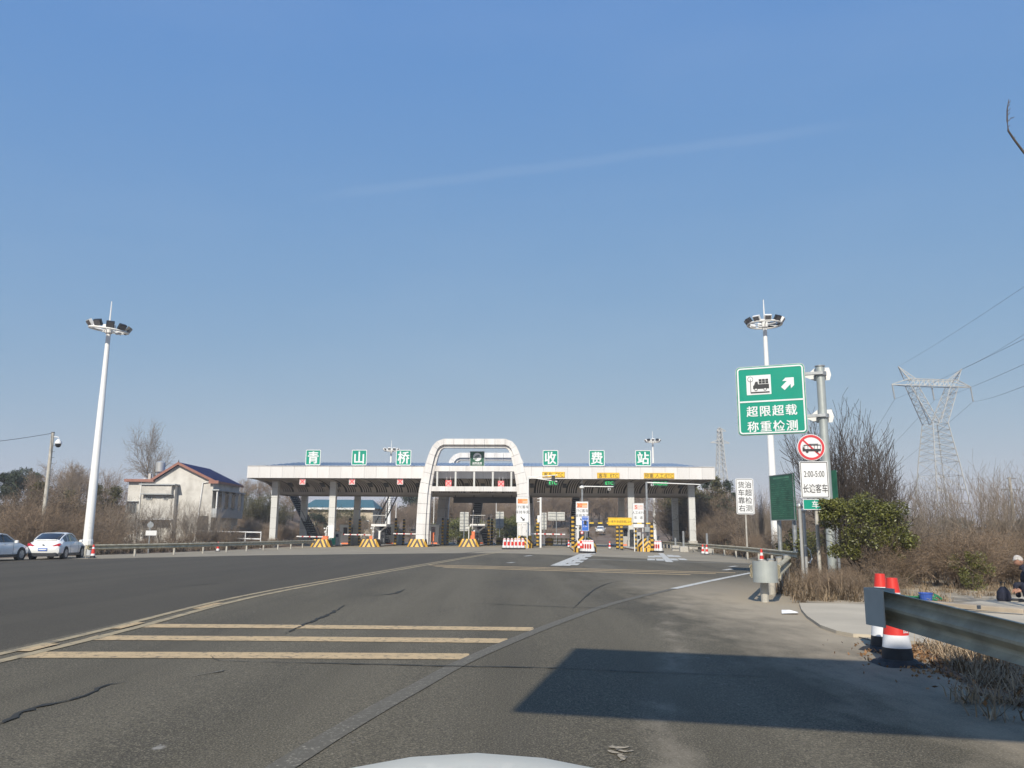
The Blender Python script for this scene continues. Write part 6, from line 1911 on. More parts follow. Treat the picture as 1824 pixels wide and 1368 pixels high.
# ------------------------------------------------------------------ person sitting at the right edge
def person():
    Dm = 19.5
    hd = P(1812, 996, Dm)
    base = on(hd.x + .18, hd.y, .02)
    r_ = thing("person", "white haired person in dark clothes sitting bent forward at the right edge", "person", base, R(0))
    hz = hd.z - base.z
    # faces left (-X), sitting on a low stool; hip behind (+X)
    hip = Vector((.22, 0, .34)); chest = Vector((.06, 0, hz - .42)); neck = Vector((-.06, 0, hz - .2))
    V, E, RA = [], [], []
    def v(p, r): V.append(tuple(p)); RA.append(r); return len(V) - 1
    h = v(hip, .17); s1 = v(hip.lerp(chest, .5), .165); ch = v(chest, .17); nk = v(neck, .075); nk2 = v(neck + Vector((-.06, 0, .07)), .065)
    E += [(h, s1), (s1, ch), (ch, nk), (nk, nk2)]
    for s in (-1, 1):
        hp = v(hip + Vector((-.03, s * .1, -.02)), .12); kn = v((-.2, s * .16, .42), .085); an = v((-.14, s * .14, .1), .055); 
        E += [(h, hp), (hp, kn), (kn, an)]
        sh_ = v(chest + Vector((.0, s * .2, .06)), .085); el = v((.06, s * .26, chest.z - .26), .06); wr = v((-.2, s * .1, chest.z - .3), .045)
        E += [(ch, sh_), (sh_, el), (el, wr)]
    me = bpy.data.meshes.new("clothed_body"); me.from_pydata(V, E, []); me.materials.append(cloth_navy)
    o = obj("clothed_body", me, r_)
    sk = o.modifiers.new("skin", 'SKIN'); 
    for i, d_ in enumerate(me.skin_vertices[0].data): d_.radius = (RA[i], RA[i]); d_.use_root = (i == 0)
    o.modifiers.new("sub", 'SUBSURF').levels = 2
    o.modifiers["sub"].render_levels = 2
    # head: lathe-like ellipsoid with face features, tilted down
    hc = neck + Vector((-.1, 0, .17))
    mb = MB()
    N_, M_ = 16, 12
    vs = []
    for i in range(M_ + 1):
        t = PI * i / M_
        for k in range(N_):
            a = 2 * PI * k / N_
            x, y, z = math.sin(t) * math.cos(a), math.sin(t) * math.sin(a), math.cos(t)
            rx_, ry_, rz_ = .105, .078, .125
            if z < -.2: rx_ *= 1 + .12 * (-z); ry_ *= 1 - .25 * (-z)
            p = Vector((x * rx_, y * ry_, z * rz_))
            if x < -.8 and abs(y) < .3 and -.35 < z < .1: p.x -= .025 * (1 - abs(y) / .3)     # nose
            if x < -.75 and .05 < z < .3 and abs(y) > .2: p.x += .01                           # eye hollows
            if x < -.6 and z < -.75: p.x -= .012                                               # chin
            vs.append(p)
    fs = [(i * N_ + k, i * N_ + (k + 1) % N_, (i + 1) * N_ + (k + 1) % N_, (i + 1) * N_ + k) for i in range(M_) for k in range(N_)]
    head = mb.add(vs, fs).build("head", skin, r_, hc, (0, R(-28), 0), smooth=True)
    hv = []
    hm = MB()
    for i in range(7):
        t = PI * .56 * i / 6
        for k in range(N_):
            a = 2 * PI * k / N_
            x, y, z = math.sin(t) * math.cos(a), math.sin(t) * math.sin(a), math.cos(t)
            lim = 1.0
            zz = z if x > -.35 else max(z, .42)
            hv.append((x * .112, y * .085, zz * .132))
    hm.add(hv, [(i * N_ + k, i * N_ + (k + 1) % N_, (i + 1) * N_ + (k + 1) % N_, (i + 1) * N_ + k) for i in range(6) for k in range(N_)])
    hm.build("hair", hair_grey, r_, hc, (0, R(-28), 0), smooth=True)
    for s in (-1, 1):
        MB().lathe([(.004, -.03), (.014, -.02), (.016, .015), (.004, .03)], 8).build("ear", skin, r_, hc + Vector((.012, s * .08, -.01)))
        # hand: palm with four fingers and a thumb, folded in front of the lap
        w0 = Vector((-.2, s * .1, chest.z - .3))
        HV, HE, HR = [], [], []
        def hvx(p, r): HV.append(tuple(p)); HR.append(r); return len(HV) - 1
        a0 = hvx(w0 + Vector((.02, 0, 0)), .03); a1 = hvx(w0 + Vector((-.05, -s * .02, -.01)), .036)
        HE.append((a0, a1))
        for f in range(4):
            off = (f - 1.5) * .019
            L_ = (.07, .08, .076, .06)[f]
            b0 = hvx(w0 + Vector((-.09, -s * .03 , off)), .0095); b1 = hvx(w0 + Vector((-.09 - L_ * .5, -s * .045, off - .012)), .0085); b2 = hvx(w0 + Vector((-.09 - L_ * .75, -s * .04, off - .04)), .0075)
            HE += [(a1, b0), (b0, b1), (b1, b2)]
        t0 = hvx(w0 + Vector((-.04, -s * .03, .035)), .011); t1 = hvx(w0 + Vector((-.085, -s * .05, .05)), .009)
        HE += [(a1, t0), (t0, t1)]
        hm_ = bpy.data.meshes.new("hand"); hm_.from_pydata(HV, HE, []); hm_.materials.append(skin)
        ho = obj("hand", hm_, r_)
        ho.modifiers.new("skin", 'SKIN')
        for i, d_ in enumerate(hm_.skin_vertices[0].data): d_.radius = (HR[i], HR[i]); d_.use_root = (i == 0)
        ho.modifiers.new("sub", 'SUBSURF').levels = 1
        MB().rbox((-.19, s * .14, .04), (.27, .095, .09), .02).build("shoe", rubber, r_)
    st = thing("stool", "low wooden stool under the sitting person", "stool", base + Vector((.26, 0, 0)), 0)
    MB().rbox((0, 0, .2), (.3, .36, .04), .02).build("seat", timber, st)
    for x in (-.12, .12):
        for y in (-.14, .14): MB().tube((x, y, 0), (x * .9, y * .9, .18), .02, n=6).build("leg", timber, st)
    bg_ = thing("dark_bag", "dark bag standing on the ground before the sitting person", "bag", on(P(1787, 1052, Dm).x, Dm, .02), .3)
    MB().lathe([(.13, 0), (.16, .1), (.14, .24), (.07, .34), (.05, .36)], 10).build("bag_body", cloth_navy, bg_)
    MB().path([(0, -.05, .34), (0, -.06, .46), (0, .06, .46), (0, .05, .34)], .012, 6).build("strap", blackm, bg_)
person()

# ------------------------------------------------------------------ vegetation
def unit(v):
    return v / (np.linalg.norm(v) + 1e-9)
class Plant:
    def __init__(s, seed): s.r = np.random.default_rng(seed); s.seg = {}; s.tips = []
    def grow(s, p, d, L, r, lvl, spec):
        nseg = spec['nseg'][min(lvl, len(spec['nseg']) - 1)]
        r0 = r
        for i in range(nseg):
            d = unit(d + s.r.normal(0, spec['wob'], 3) + np.array([0, 0, spec['up']]))
            q = p + d * L / nseg
            r1 = max(r0 * (1 - .62 * (i + 1) / nseg), spec['rmin'])
            s.seg.setdefault(lvl, []).append((p, q, max(r, spec['rmin']), r1))
            p, r = q, r1
            if lvl < spec['lv'] and i >= spec['first'] - 1 * (lvl > 0):
                for _ in range(spec['kids'][min(lvl, len(spec['kids']) - 1)]):
                    t = unit(np.cross(d, s.r.normal(0, 1, 3)))
                    a = s.r.uniform(*spec['ang'])
                    s.grow(p, unit(d * math.cos(a) + t * math.sin(a)), L * s.r.uniform(*spec['len']), r * .68, lvl + 1, spec)
        if lvl >= spec['lv'] - 1: s.tips.append(p)
    def mesh(s, name, lv, m, n=3):
        segs = [q for l in lv for q in s.seg.get(l, [])]
        if not segs: return None
        a = np.array([q[0] for q in segs]); b = np.array([q[1] for q in segs])
        ra = np.array([q[2] for q in segs]); rb = np.array([q[3] for q in segs])
        d = b - a; d /= np.linalg.norm(d, axis=1, keepdims=True) + 1e-9
        u = np.cross(d, np.array([.31, .52, .11])); u /= np.linalg.norm(u, axis=1, keepdims=True) + 1e-9
        w = np.cross(d, u)
        vs = []
        for k in range(n):
            t = 2 * PI * k / n
            o = u * math.cos(t) + w * math.sin(t)
            vs += [a + o * ra[:, None], b + o * rb[:, None]]
        V = np.stack(vs, 1).reshape(-1, 3)
        base = np.arange(len(segs))[:, None] * (2 * n)
        F = np.concatenate([base + np.array([2 * k, 2 * ((k + 1) % n), 2 * ((k + 1) % n) + 1, 2 * k + 1]) for k in range(n)], 0)
        return np_mesh(name, V, F, m)
def np_mesh(name, V, F, m):
    me = bpy.data.meshes.new(name)
    k = F.shape[1]
    me.vertices.add(len(V)); me.vertices.foreach_set('co', V.astype(np.float32).ravel())
    me.loops.add(F.size); me.loops.foreach_set('vertex_index', F.astype(np.int32).ravel())
    me.polygons.add(len(F))
    me.polygons.foreach_set('loop_start', np.arange(0, F.size, k, dtype=np.int32))
    me.update(calc_edges=True)
    me.materials.append(m)
    return me
def leaves(name, P_, size, m, seed, aspect=.45, droop=.0, elong=1.0):
    """one pointed leaf (two triangles' worth, folded) at each point"""
    r = np.random.default_rng(seed)
    n = len(P_)
    d = r.normal(0, 1, (n, 3)); d[:, 2] = d[:, 2] * .7 - droop
    d /= np.linalg.norm(d, axis=1, keepdims=True)
    w = np.cross(d, r.normal(0, 1, (n, 3))); w /= np.linalg.norm(w, axis=1, keepdims=True) + 1e-9
    L = (size * r.uniform(.6, 1.35, n))[:, None]
    a = P_; b = P_ + d * L * .5 + w * L * aspect * .5; c = P_ + d * L * elong; e = P_ + d * L * .5 - w * L * aspect * .5
    V = np.stack([a, b, c, e], 1).reshape(-1, 3)
    F = np.arange(n * 4).reshape(-1, 4)
    return np_mesh(name, V, F, m)
def cloud(n, seed, centers, rad, flat=.8):
    r = np.random.default_rng(seed)
    idx = r.integers(0, len(centers), n)
    d = r.normal(0, 1, (n, 3)); d /= np.linalg.norm(d, axis=1, keepdims=True)
    rr = rad[idx] * r.uniform(.35, 1, n) ** .6
    p = centers[idx] + d * rr[:, None] * np.array([1, 1, flat])
    return p
BASE = dict(nseg=[5, 4, 3], wob=.10, up=.06, rmin=.004, lv=3, first=1, kids=[2, 2, 1], ang=(.35, .8), len=(.45, .7))
LIB = {}
def make_plant(key, seed, H, stems, spread, spec, r0, twig_mat, leaf=None, base_r=.25, trunk_mat=None, scale_h=True):
    pl = Plant(seed)
    sp = dict(BASE); sp.update(spec)
    r = pl.r
    for k in range(stems):
        a = r.uniform(0, 2 * PI)
        tl = r.uniform(.15, 1) * spread
        d = unit(np.array([math.cos(a) * math.sin(tl), math.sin(a) * math.sin(tl), math.cos(tl)]))
        pl.grow(np.array([math.cos(a) * base_r * r.random(), math.sin(a) * base_r * r.random(), -.1]), d, H * r.uniform(.55, .8), r0 * r.uniform(.7, 1.2), 0, sp)
    parts = []
    me = pl.mesh("trunk", [0], trunk_mat or twig_mat, 5)
    parts.append(("trunk" if stems < 3 else "stems", me))
    me = pl.mesh("twigs", range(1, 6), twig_mat, 3)
    if me: parts.append(("twigs", me))
    if leaf:
        n, size, m, rad, asp = leaf
        t = np.array(pl.tips)
        P_ = cloud(n, seed + 5, t, np.full(len(t), rad))
        P_[:, 2] = np.maximum(P_[:, 2], .05)
        parts.append(("foliage", leaves("foliage", P_, size, m, seed + 9, asp)))
    LIB[key] = (parts, max(t_[2] for t_ in pl.tips))
def conifer(key, seed, H, m, n=3600, size=.32, w=.24, olive=False):
    r = np.random.default_rng(seed)
    pl = Plant(seed)
    pl.seg[0] = [(np.array([0, 0, -.2]), np.array([0, 0, H * .55]), .14, .08), (np.array([0, 0, H * .55]), np.array([.05, 0, H * .97]), .08, .02)]
    cs = []
    for k in range(46):
        t = r.uniform(.08, .98); a = r.uniform(0, 2 * PI)
        L = H * w * (1 - t) ** .7 * r.uniform(.6, 1.15) + .15
        p0 = np.array([0, 0, H * t]); p1 = p0 + np.array([math.cos(a) * L, math.sin(a) * L, L * r.uniform(-.1, .35)])
        pl.seg.setdefault(1, []).append((p0, p1, .035, .012))
        for q in np.linspace(.25, 1, 5): cs.append(p0 + (p1 - p0) * q)
    cs = np.array(cs)
    P_ = cloud(n, seed + 1, cs, np.full(len(cs), .34 * H / 8))
    LIB[key] = ([("trunk", pl.mesh("trunk", [0], bark, 6)), ("branches", pl.mesh("branches", [1], bark)), ("foliage", leaves("foliage", P_, size, m, seed + 2, .22 if not olive else .2, .15))], H)
def leafy(key, seed, H, W_, m, n, size, blobs=14, z0=.35):
    r = np.random.default_rng(seed)
    pl = Plant(seed)
    pl.grow(np.array([0, 0, -.2]), np.array([0, 0, 1.]), H * .55, .13 * H / 6, 0, dict(BASE, lv=2, kids=[2, 1], ang=(.4, .9)))
    cs = np.stack([r.normal(0, W_ * .26, blobs), r.normal(0, W_ * .26, blobs), H * (z0 + (1 - z0) * r.beta(1.4, 1.3, blobs)) - W_ * .1], 1)
    P_ = cloud(n, seed + 1, cs, r.uniform(.13, .27, blobs) * W_)
    LIB[key] = ([("trunk", pl.mesh("trunk", [0], bark, 6)), ("branches", pl.mesh("branches", [1, 2], bark)), ("crown", leaves("crown", P_, size, m, seed + 2, .5, .1))], H)
# bare ascending trees and bushes
for k in range(2): make_plant(f"tall_bare{k}", 11 + k, 6.6, 11, .42, dict(lv=3, kids=[2, 1, 1], nseg=[6, 4, 3], ang=(.25, .55), len=(.4, .62), rmin=.012, wob=.09, up=.07), .055, bark, base_r=.5)
for k in range(3): make_plant(f"bare_bush{k}", 21 + k, 4.2, 8, .62, dict(lv=3, kids=[2, 1, 1], nseg=[5, 4, 3], ang=(.3, .7), len=(.42, .65), rmin=.005, wob=.1, up=.07), .035, bark_pale, base_r=.4)
for k in range(3): make_plant(f"brown_bush{k}", 31 + k, 3.2, 15, .75, dict(lv=3, kids=[2, 2, 1], nseg=[4, 3, 2], ang=(.3, .9), len=(.4, .7), rmin=.006, wob=.14, up=.03), .022, bark_red, leaf=(2600, .075, leaf_brown, .28, .5), base_r=.6)
for k in range(3): make_plant(f"dark_thicket{k}", 41 + k, 6, 12, .5, dict(lv=3, kids=[2, 2, 1], nseg=[5, 3, 2], ang=(.3, .8), len=(.4, .65), rmin=.010, wob=.12, up=.05), .05, bark_red, leaf=(4200, .16, leaf_dark, .55, .45), base_r=.9)
for k in range(3): make_plant(f"far_bare{k}", 51 + k, 9, 2, .2, dict(lv=4, kids=[3, 2, 2, 1], nseg=[5, 3, 3, 2], ang=(.35, .8), len=(.42, .62), rmin=.014, wob=.1, up=.06), .14, bark_red, base_r=.2, trunk_mat=bark)
for k in range(2): make_plant(f"pale_bare{k}", 61 + k, 9.5, 1, .1, dict(lv=4, kids=[3, 2, 2, 1], nseg=[6, 4, 3, 2], ang=(.4, .85), len=(.42, .6), rmin=.013, wob=.1, up=.05), .16, bark_pale, base_r=.1)
for k in range(2): conifer(f"dark_conifer{k}", 71 + k, 8, leaf_dkgreen)
for k in range(2): conifer(f"brown_conifer{k}", 75 + k, 7, leaf_olive, n=3000, w=.3)
def bamboo(key, seed, H):
    r = np.random.default_rng(seed); pl = Plant(seed); cs = []
    for k in range(22):
        a = r.uniform(0, 6.28); p = np.array([math.cos(a), math.sin(a), 0]) * r.uniform(0, 1.4); d = unit(np.array([math.cos(a) * .14, math.sin(a) * .14, 1]))
        h = H * r.uniform(.75, 1.05)
        for i in range(7):
            q = p + d * h / 7
            pl.seg.setdefault(0, []).append((p, q, .035 * (1 - i / 8), .035 * (1 - (i + 1) / 8)))
            d = unit(d + np.array([math.cos(a), math.sin(a), -.2]) * .055 * i)
            p = q
            if i > 1: cs.append(p)
    cs = np.array(cs)
    LIB[key] = ([("stems", pl.mesh("stems", [0], bark_pale)), ("foliage", leaves("foliage", cloud(5200, seed, cs, np.full(len(cs), .6)), .3, leaf_olive, seed, .2, .5))], H)
bamboo("bamboo0", 81, 6.5); bamboo("bamboo1", 82, 6.0)
leafy("evergreen0", 91, 7, 5, leaf_dkgreen, 5200, .28); leafy("evergreen1", 92, 8, 5.5, leaf_dkgreen, 5200, .3)
leafy("round_shrub0", 95, 2.6, 3, leaf_green, 3600, .14, z0=.25)

KIND = {"tall_bare": ("bare_tree", "tree"), "bare_bush": ("bare_bush", "bush"), "brown_bush": ("brown_bush", "bush"), "dark_thicket": ("thicket_bush", "bush"), "far_bare": ("bare_tree", "tree"), "pale_bare": ("bare_tree", "tree"),
        "dark_conifer": ("conifer", "tree"), "brown_conifer": ("conifer", "tree"), "bamboo": ("bamboo_clump", "bamboo"), "evergreen": ("evergreen_tree", "tree"), "round_shrub": ("green_shrub", "shrub")}
PROTO = {}
vr = random.Random(77)
def plant(key, X, Y, H, label, group=None, rz=None, sx=1.0, dz=0):
    parts, h0 = LIB[key]
    st = key.rstrip("0123456789")
    nm, cat = KIND[st]
    loc = Vector((X, Y, tz(X, Y) - .03 + dz))
    t = thing(nm, label, cat, loc, vr.uniform(0, 6.28) if rz is None else rz, group)
    s = H / h0
    t.scale = (s * sx, s * sx, s)
    for n, me in parts: obj(n, me, t)
    return t
def at(px_, D): return P(px_, 950, D).x
def mass(keys, pxs, Dr, Hr, label, group, n, sx=(.9, 1.25), clear=0):
    for i in range(n):
        px_ = pxs[0] + (pxs[1] - pxs[0]) * (i + vr.uniform(.1, .9)) / n
        D = vr.uniform(*Dr)
        X = at(px_, D)
        if xl(D) - 1.5 < X < xr(D) + 1.2 and D < 140: X = xr(D) + 1.5 + vr.random() * 2 if X > 0 else xl(D) - 1.8 - vr.random() * 2
        plant(vr.choice(keys), X, D, vr.uniform(*Hr), label, group, sx=vr.uniform(*sx))
T3 = ["dark_thicket0", "dark_thicket1", "dark_thicket2"]
B3 = ["brown_bush0", "brown_bush1", "brown_bush2"]
N3 = ["bare_bush0", "bare_bush1", "bare_bush2"]
F3 = ["far_bare0", "far_bare1", "far_bare2"]
# left side
mass(T3, (-90, 198), (66, 86), (4.6, 6.2), "dark brown thicket in the mass behind the parked cars and left rail", "thickets behind the left rail", 26)
mass(N3 + B3, (-80, 215), (60, 66), (3.0, 4.6), "brown twiggy bush in the front row behind the parked cars", "twiggy bushes behind the parked cars", 20)
mass(B3, (-80, 230), (57, 64), (1.6, 2.4), "low brown bush at the foot of the left thicket", "low bushes along the left rail", 16)
for px_, D, H in ((60, 72, 6.2), (118, 80, 5.8), (165, 84, 6.6), (198, 86, 6.4)): plant(vr.choice(["brown_conifer0", "brown_conifer1"]), at(px_, D), D, H, "olive brown conifer standing up out of the left thicket", "conifers in the left thicket")
for px_, D, H in ((22, 108, 6.2), (44, 112, 5.8), (5, 110, 5.6)): plant(vr.choice(["evergreen0", "evergreen1"]), at(px_, D), D, H, "dark evergreen tree above the thicket at the far left", "dark evergreens at the far left")
plant("pale_bare0", at(128, 96), 96, 9.3, "pale leafless tree rising between the camera pole and the white mast", sx=.8)
plant("pale_bare1", at(275, 112), 112, 13.2, "grey leafless tree rising behind the house roof", sx=.75)
mass(F3, (60, 220), (96, 112), (6.5, 8), "leafless brown tree behind the left thicket", "leafless trees behind the left thicket", 7)
for px_, D, H in ((250, 80, 5.2), (278, 78, 4.6), (318, 80, 5.4), (340, 78, 4.8), (368, 80, 4.4), (262, 84, 5.8), (292, 82, 6.2), (330, 84, 5.2), (360, 82, 5.4), (238, 83, 4.6), (378, 84, 4.2), (310, 80, 3.6), (346, 80, 3.4)):
    plant(vr.choice(N3), at(px_, D), D, H, "leafless bush standing against the white house wall", "leafless bushes before the house", sx=.85)
mass(T3, (372, 425), (80, 86), (2.4, 3.4), "dark bush hiding the house's right corner", "bushes at the house corner", 4, sx=(.9, 1.1))
mass(B3 + T3, (225, 380), (76, 82), (1.0, 1.9), "low brown bush along the house foot", "low bushes before the house", 12)
mass(B3, (380, 560), (84, 95), (1.0, 1.7), "low brown weed bush near the left rail's far end", "weed bushes near the left rail", 10)
for px_, D, H in ((447, 112, 7.0), (462, 114, 7.6), (480, 116, 6.6), (500, 120, 6.4)): plant(vr.choice(["bamboo0", "bamboo1"]), at(px_, D), D, H - 2.2, "yellow green bamboo clump on the red bank left of the canopy", "bamboo on the red bank")
mass(B3 + N3, (425, 570), (100, 124), (1.8, 3.4), "reddish brown bush on the bank behind the left columns", "bushes on the red bank", 26)
mass(F3, (420, 560), (124, 140), (4.5, 6.5), "leafless tree on top of the red bank", "trees on the red bank", 6)
mass(["evergreen0", "bamboo1"], (565, 640), (136, 146), (4.0, 6.2), "green tree before the teal roofed building", "green trees before the teal roof", 4)
mass(F3 + B3, (560, 665), (130, 146), (3.0, 4.5), "bare brown bush before the teal roofed building", "bushes before the teal roof", 8)
# behind the gates
mass(F3, (655, 760), (150, 200), (6, 8), "bare brown tree seen between the left stair and the arch", "bare trees left of the arch", 14)
for px_, D, H in ((741, 185, 10.0), (733, 190, 8.6), (752, 195, 8.8), (800, 190, 9.4)): plant(vr.choice(["evergreen0", "evergreen1"]), at(px_, D), D, H, "dark evergreen among bare trees near the arch's left leg", "evergreens left of the arch")
mass(F3, (770, 990), (165, 225), (7, 9.5), "bare brown tree on the slope seen through the arch", "bare trees seen through the arch", 36)
mass(["evergreen0", "evergreen1"], (845, 880), (228, 245), (8, 10), "evergreen on the skyline seen through the arch", "evergreens seen through the arch", 3)
for px_, D, H in ((905, 120, 4.2), (925, 124, 4.8), (916, 118, 3.6), (808, 122, 3.6), (816, 128, 4.2), (838, 126, 3.0)): plant("round_shrub0", at(px_, D), D, H, "green shrub beyond the gates under the arch", "green shrubs beyond the gates")
mass(F3, (985, 1140), (185, 250), (8, 11), "bare brown tree on the hillside right of the arch", "bare trees on the hillside right of the arch", 34)
mass(["evergreen0", "evergreen1"], (985, 1120), (238, 285), (9, 12), "evergreen high on the hillside right of the arch", "evergreens on the hillside", 14)
mass(T3 + B3, (640, 1130), (140, 165), (1.6, 3.0), "low brown bush along the road beyond the gates", "low bushes beyond the gates", 26)
# right of the canopy
mass(T3, (1112, 1320), (96, 118), (5.5, 7.8), "tall dark brown thicket behind the right columns", "thickets behind the right columns", 18)
mass(F3, (1120, 1330), (112, 135), (8.0, 10), "bare brown tree behind the right end of the canopy", "bare trees behind the right columns", 12)
mass(["bamboo0", "bamboo1", "brown_conifer0"], (1130, 1215), (104, 112), (7, 8.8), "olive green bamboo tree seen between the right columns", "olive trees behind the right columns", 6)
for px_, D, H in ((1262, 100, 8.6), (1282, 104, 9.2), (1298, 98, 8.2), (1310, 102, 7.0)): plant(vr.choice(["brown_conifer0", "brown_conifer1", "dark_conifer0"]), at(px_, D), D, H, "tall olive conifer just right of the canopy end", "conifers right of the canopy")
mass(B3 + T3, (1252, 1335), (86, 94), (2.4, 5.0), "brown bush behind the right guard rail", "bushes behind the right rail", 12)
mass(T3, (1318, 1480), (70, 96), (4.2, 6.2), "dark thicket between the white trucks sign and the bus sign", "thickets behind the right signs", 15)
mass(N3, (1330, 1440), (62, 72), (4.4, 6.6), "leafless bush among the right signs", "leafless bushes among the right signs", 5, sx=(.6, .8))
mass(B3, (1290, 1480), (50, 66), (1.4, 2.6), "brown bush along the right guard rail", "brown bushes along the right rail", 14)
mass(["round_shrub0"], (1395, 1450), (44, 50), (1.6, 2.2), "green ivy like shrub under the information board", "green shrubs under the board", 3)
# right foreground thicket
for px_, D, H, s_ in ((1508, 33, 7.6, .8), (1545, 35, 7.6, .85), (1488, 36, 6.8, .75), (1572, 37, 6.6, .85)): plant(vr.choice(["tall_bare0", "tall_bare1"]), at(px_, D), D, H, "tall leafless tree behind the round green tree", "leafless trees behind the green tree", sx=s_)
for px_, D, H in ((1640, 30, 4.1), (1662, 27, 3.8), (1720, 32, 4.9), (1748, 29, 4.6), (1790, 34, 4.7), (1824, 31, 4.8), (1690, 36, 4.0), (1610, 38, 4.4), (1860, 30, 5.0)): plant(vr.choice(N3), at(px_, D), D, H, "leafless spreading bush on the right before the far pylon", "leafless bushes on the right", sx=.8)
mass(B3, (1560, 1900), (24.5, 31), (1.5, 2.3), "brown twiggy bush in the dense growth on the right", "brown bushes on the right", 30)
mass(B3 + T3[:1], (1480, 1920), (33, 52), (2.2, 2.9), "brown bush in the deeper growth on the right", "deeper brown bushes on the right", 32)
mass(T3 + B3, (1480, 1920), (55, 95), (2.6, 3.8), "far brown bush on the right skyline", "far bushes on the right", 26)
mass(["evergreen0", "evergreen1"], (1640, 1900), (130, 190), (4.5, 6.5), "far dark tree on the right skyline", "far trees on the right", 10)
mass(B3, (1395, 1470), (27, 36), (1.1, 1.7), "low brown bush around the sign posts", "low bushes around the sign posts", 8)
mass(B3, (1385, 1530), (20, 25.5), (.45, .95), "small brown weed bush in the dry grass by the sign posts", "weed bushes by the sign posts", 12)
plant("round_shrub0", at(1726, 24.2), 24.2, 1.25, "small green leafy shrub left of the sitting person", sx=.55)
plant("round_shrub0", at(1600, 25.5), 25.5, .8, "tiny green shrub above the cones", sx=.6)

# the round green tree on the right
def green_tree():
    X, Y = at(1533, 25.2), 25.2
    b = Vector((X, Y, tz(X, Y)))
    t = thing("green_tree", "round green leafy small tree beside the bus sign", "tree", b)
    r = np.random.default_rng(5)
    pl = Plant(5)
    for d0, L in (((-.25, 0, 1), 1.5), ((.05, .1, 1), 1.6), ((.95, -.1, .8), 1.9), ((-.1, .3, 1), 1.4), ((.35, .2, 1), 1.5)):
        pl.grow(np.array([r.normal(0, .08), r.normal(0, .08), -.1]), unit(np.array(d0, float)), L, .045, 0, dict(BASE, lv=2, kids=[2, 2], ang=(.4, .9), up=.02, rmin=.006))
    def topx(px_, py_): 
        q = P(px_, py_, Y); return q - b
    cs, rd = [], []
    for px_, py_, rr_ in ((1478, 900, .3), (1468, 915, .26), (1462, 897, .16), (1480, 925, .34), (1500, 900, .36), (1530, 892, .36), (1515, 925, .45), (1548, 905, .36), (1560, 930, .5), (1590, 908, .36), (1605, 935, .36), (1585, 955, .45), (1545, 955, .42), (1510, 955, .4), (1495, 980, .26), (1520, 985, .26), (1602, 968, .3), (1592, 990, .22), (1612, 950, .2), (1470, 905, .2), (1535, 915, .5), (1575, 915, .4), (1598, 1002, .13)):
        q = topx(px_, py_)
        for j in range(2): cs.append((q.x + r.normal(0, .08), r.normal(0, .38), q.z + r.normal(0, .05))); rd.append(rr_)
    cs = np.array(cs); rd = np.array(rd)
    P_ = cloud(18000, 3, cs, rd * .93, .9)
    obj("stems", pl.mesh("stems", [0], bark, 6), t)
    obj("branches", pl.mesh("branches", [1, 2], bark, 3), t)
    o = obj("crown", leaves("crown", P_, .088, leaf_green, 4, .42, .35), t)
    return t
green_tree()

# branch hanging into the view from a roadside tree whose trunk stands outside the frame on the right
def roadside_tree():
    Dt_ = 10.5
    tip = P(1796, 178, Dt_)
    b = on(9.6, Dt_)
    t = thing("roadside_tree", "dark leafless branch of a roadside tree entering at the upper right edge", "tree", b)
    MB().path([(0, 0, -.2), (.05, 0, 2.5), (-.05, .05, 5.0), (.1, 0, 7.6)], [.16, .13, .09, .03], 8).build("trunk", bark, t)
    L = [P(x, y, Dt_) - b for x, y in ((1960, 330), (1870, 303), (1824, 272), (1806, 248), (1796, 233), (1794, 215), (1794, 195), (1797, 177))]
    L = [Vector((-.02, 0, 4.3)), Vector((-.5, 0, 4.4))] + L
    MB().path(L, [.06, .05, .032, .02, .016, .014, .013, .010, .008, .004], 6).build("limb", bark, t)
    m_ = MB()
    for (x0, y0), (x1_, y1_) in (((1795, 216), (1801, 210)), ((1801, 210), (1807, 208)), ((1794, 205), (1799, 200)), ((1794, 198), (1800, 193)), ((1795, 190), (1799, 185)), ((1796, 184), (1800, 179)), ((1795, 225), (1799, 223)), ((1806, 250), (1808, 243))):
        m_.path([P(x0, y0, Dt_) - b, P((x0 + x1_) / 2, (y0 + y1_) / 2 + 1, Dt_ + .01) - b, P(x1_, y1_, Dt_ + .03) - b], [.006, .005, .003], 5)
    m_.build("twigs", bark, t)
    pl = Plant(3)
    for k in range(5):
        pl.grow(np.array([0, 0, 4.2 + .6 * k]), unit(np.array([.7 * (-1) ** k + .5, .5 - .2 * k, .8])), 2.2, .04, 0, dict(BASE, lv=2))
    obj("boughs", pl.mesh("boughs", [0, 1, 2], bark, 4), t)
roadside_tree()

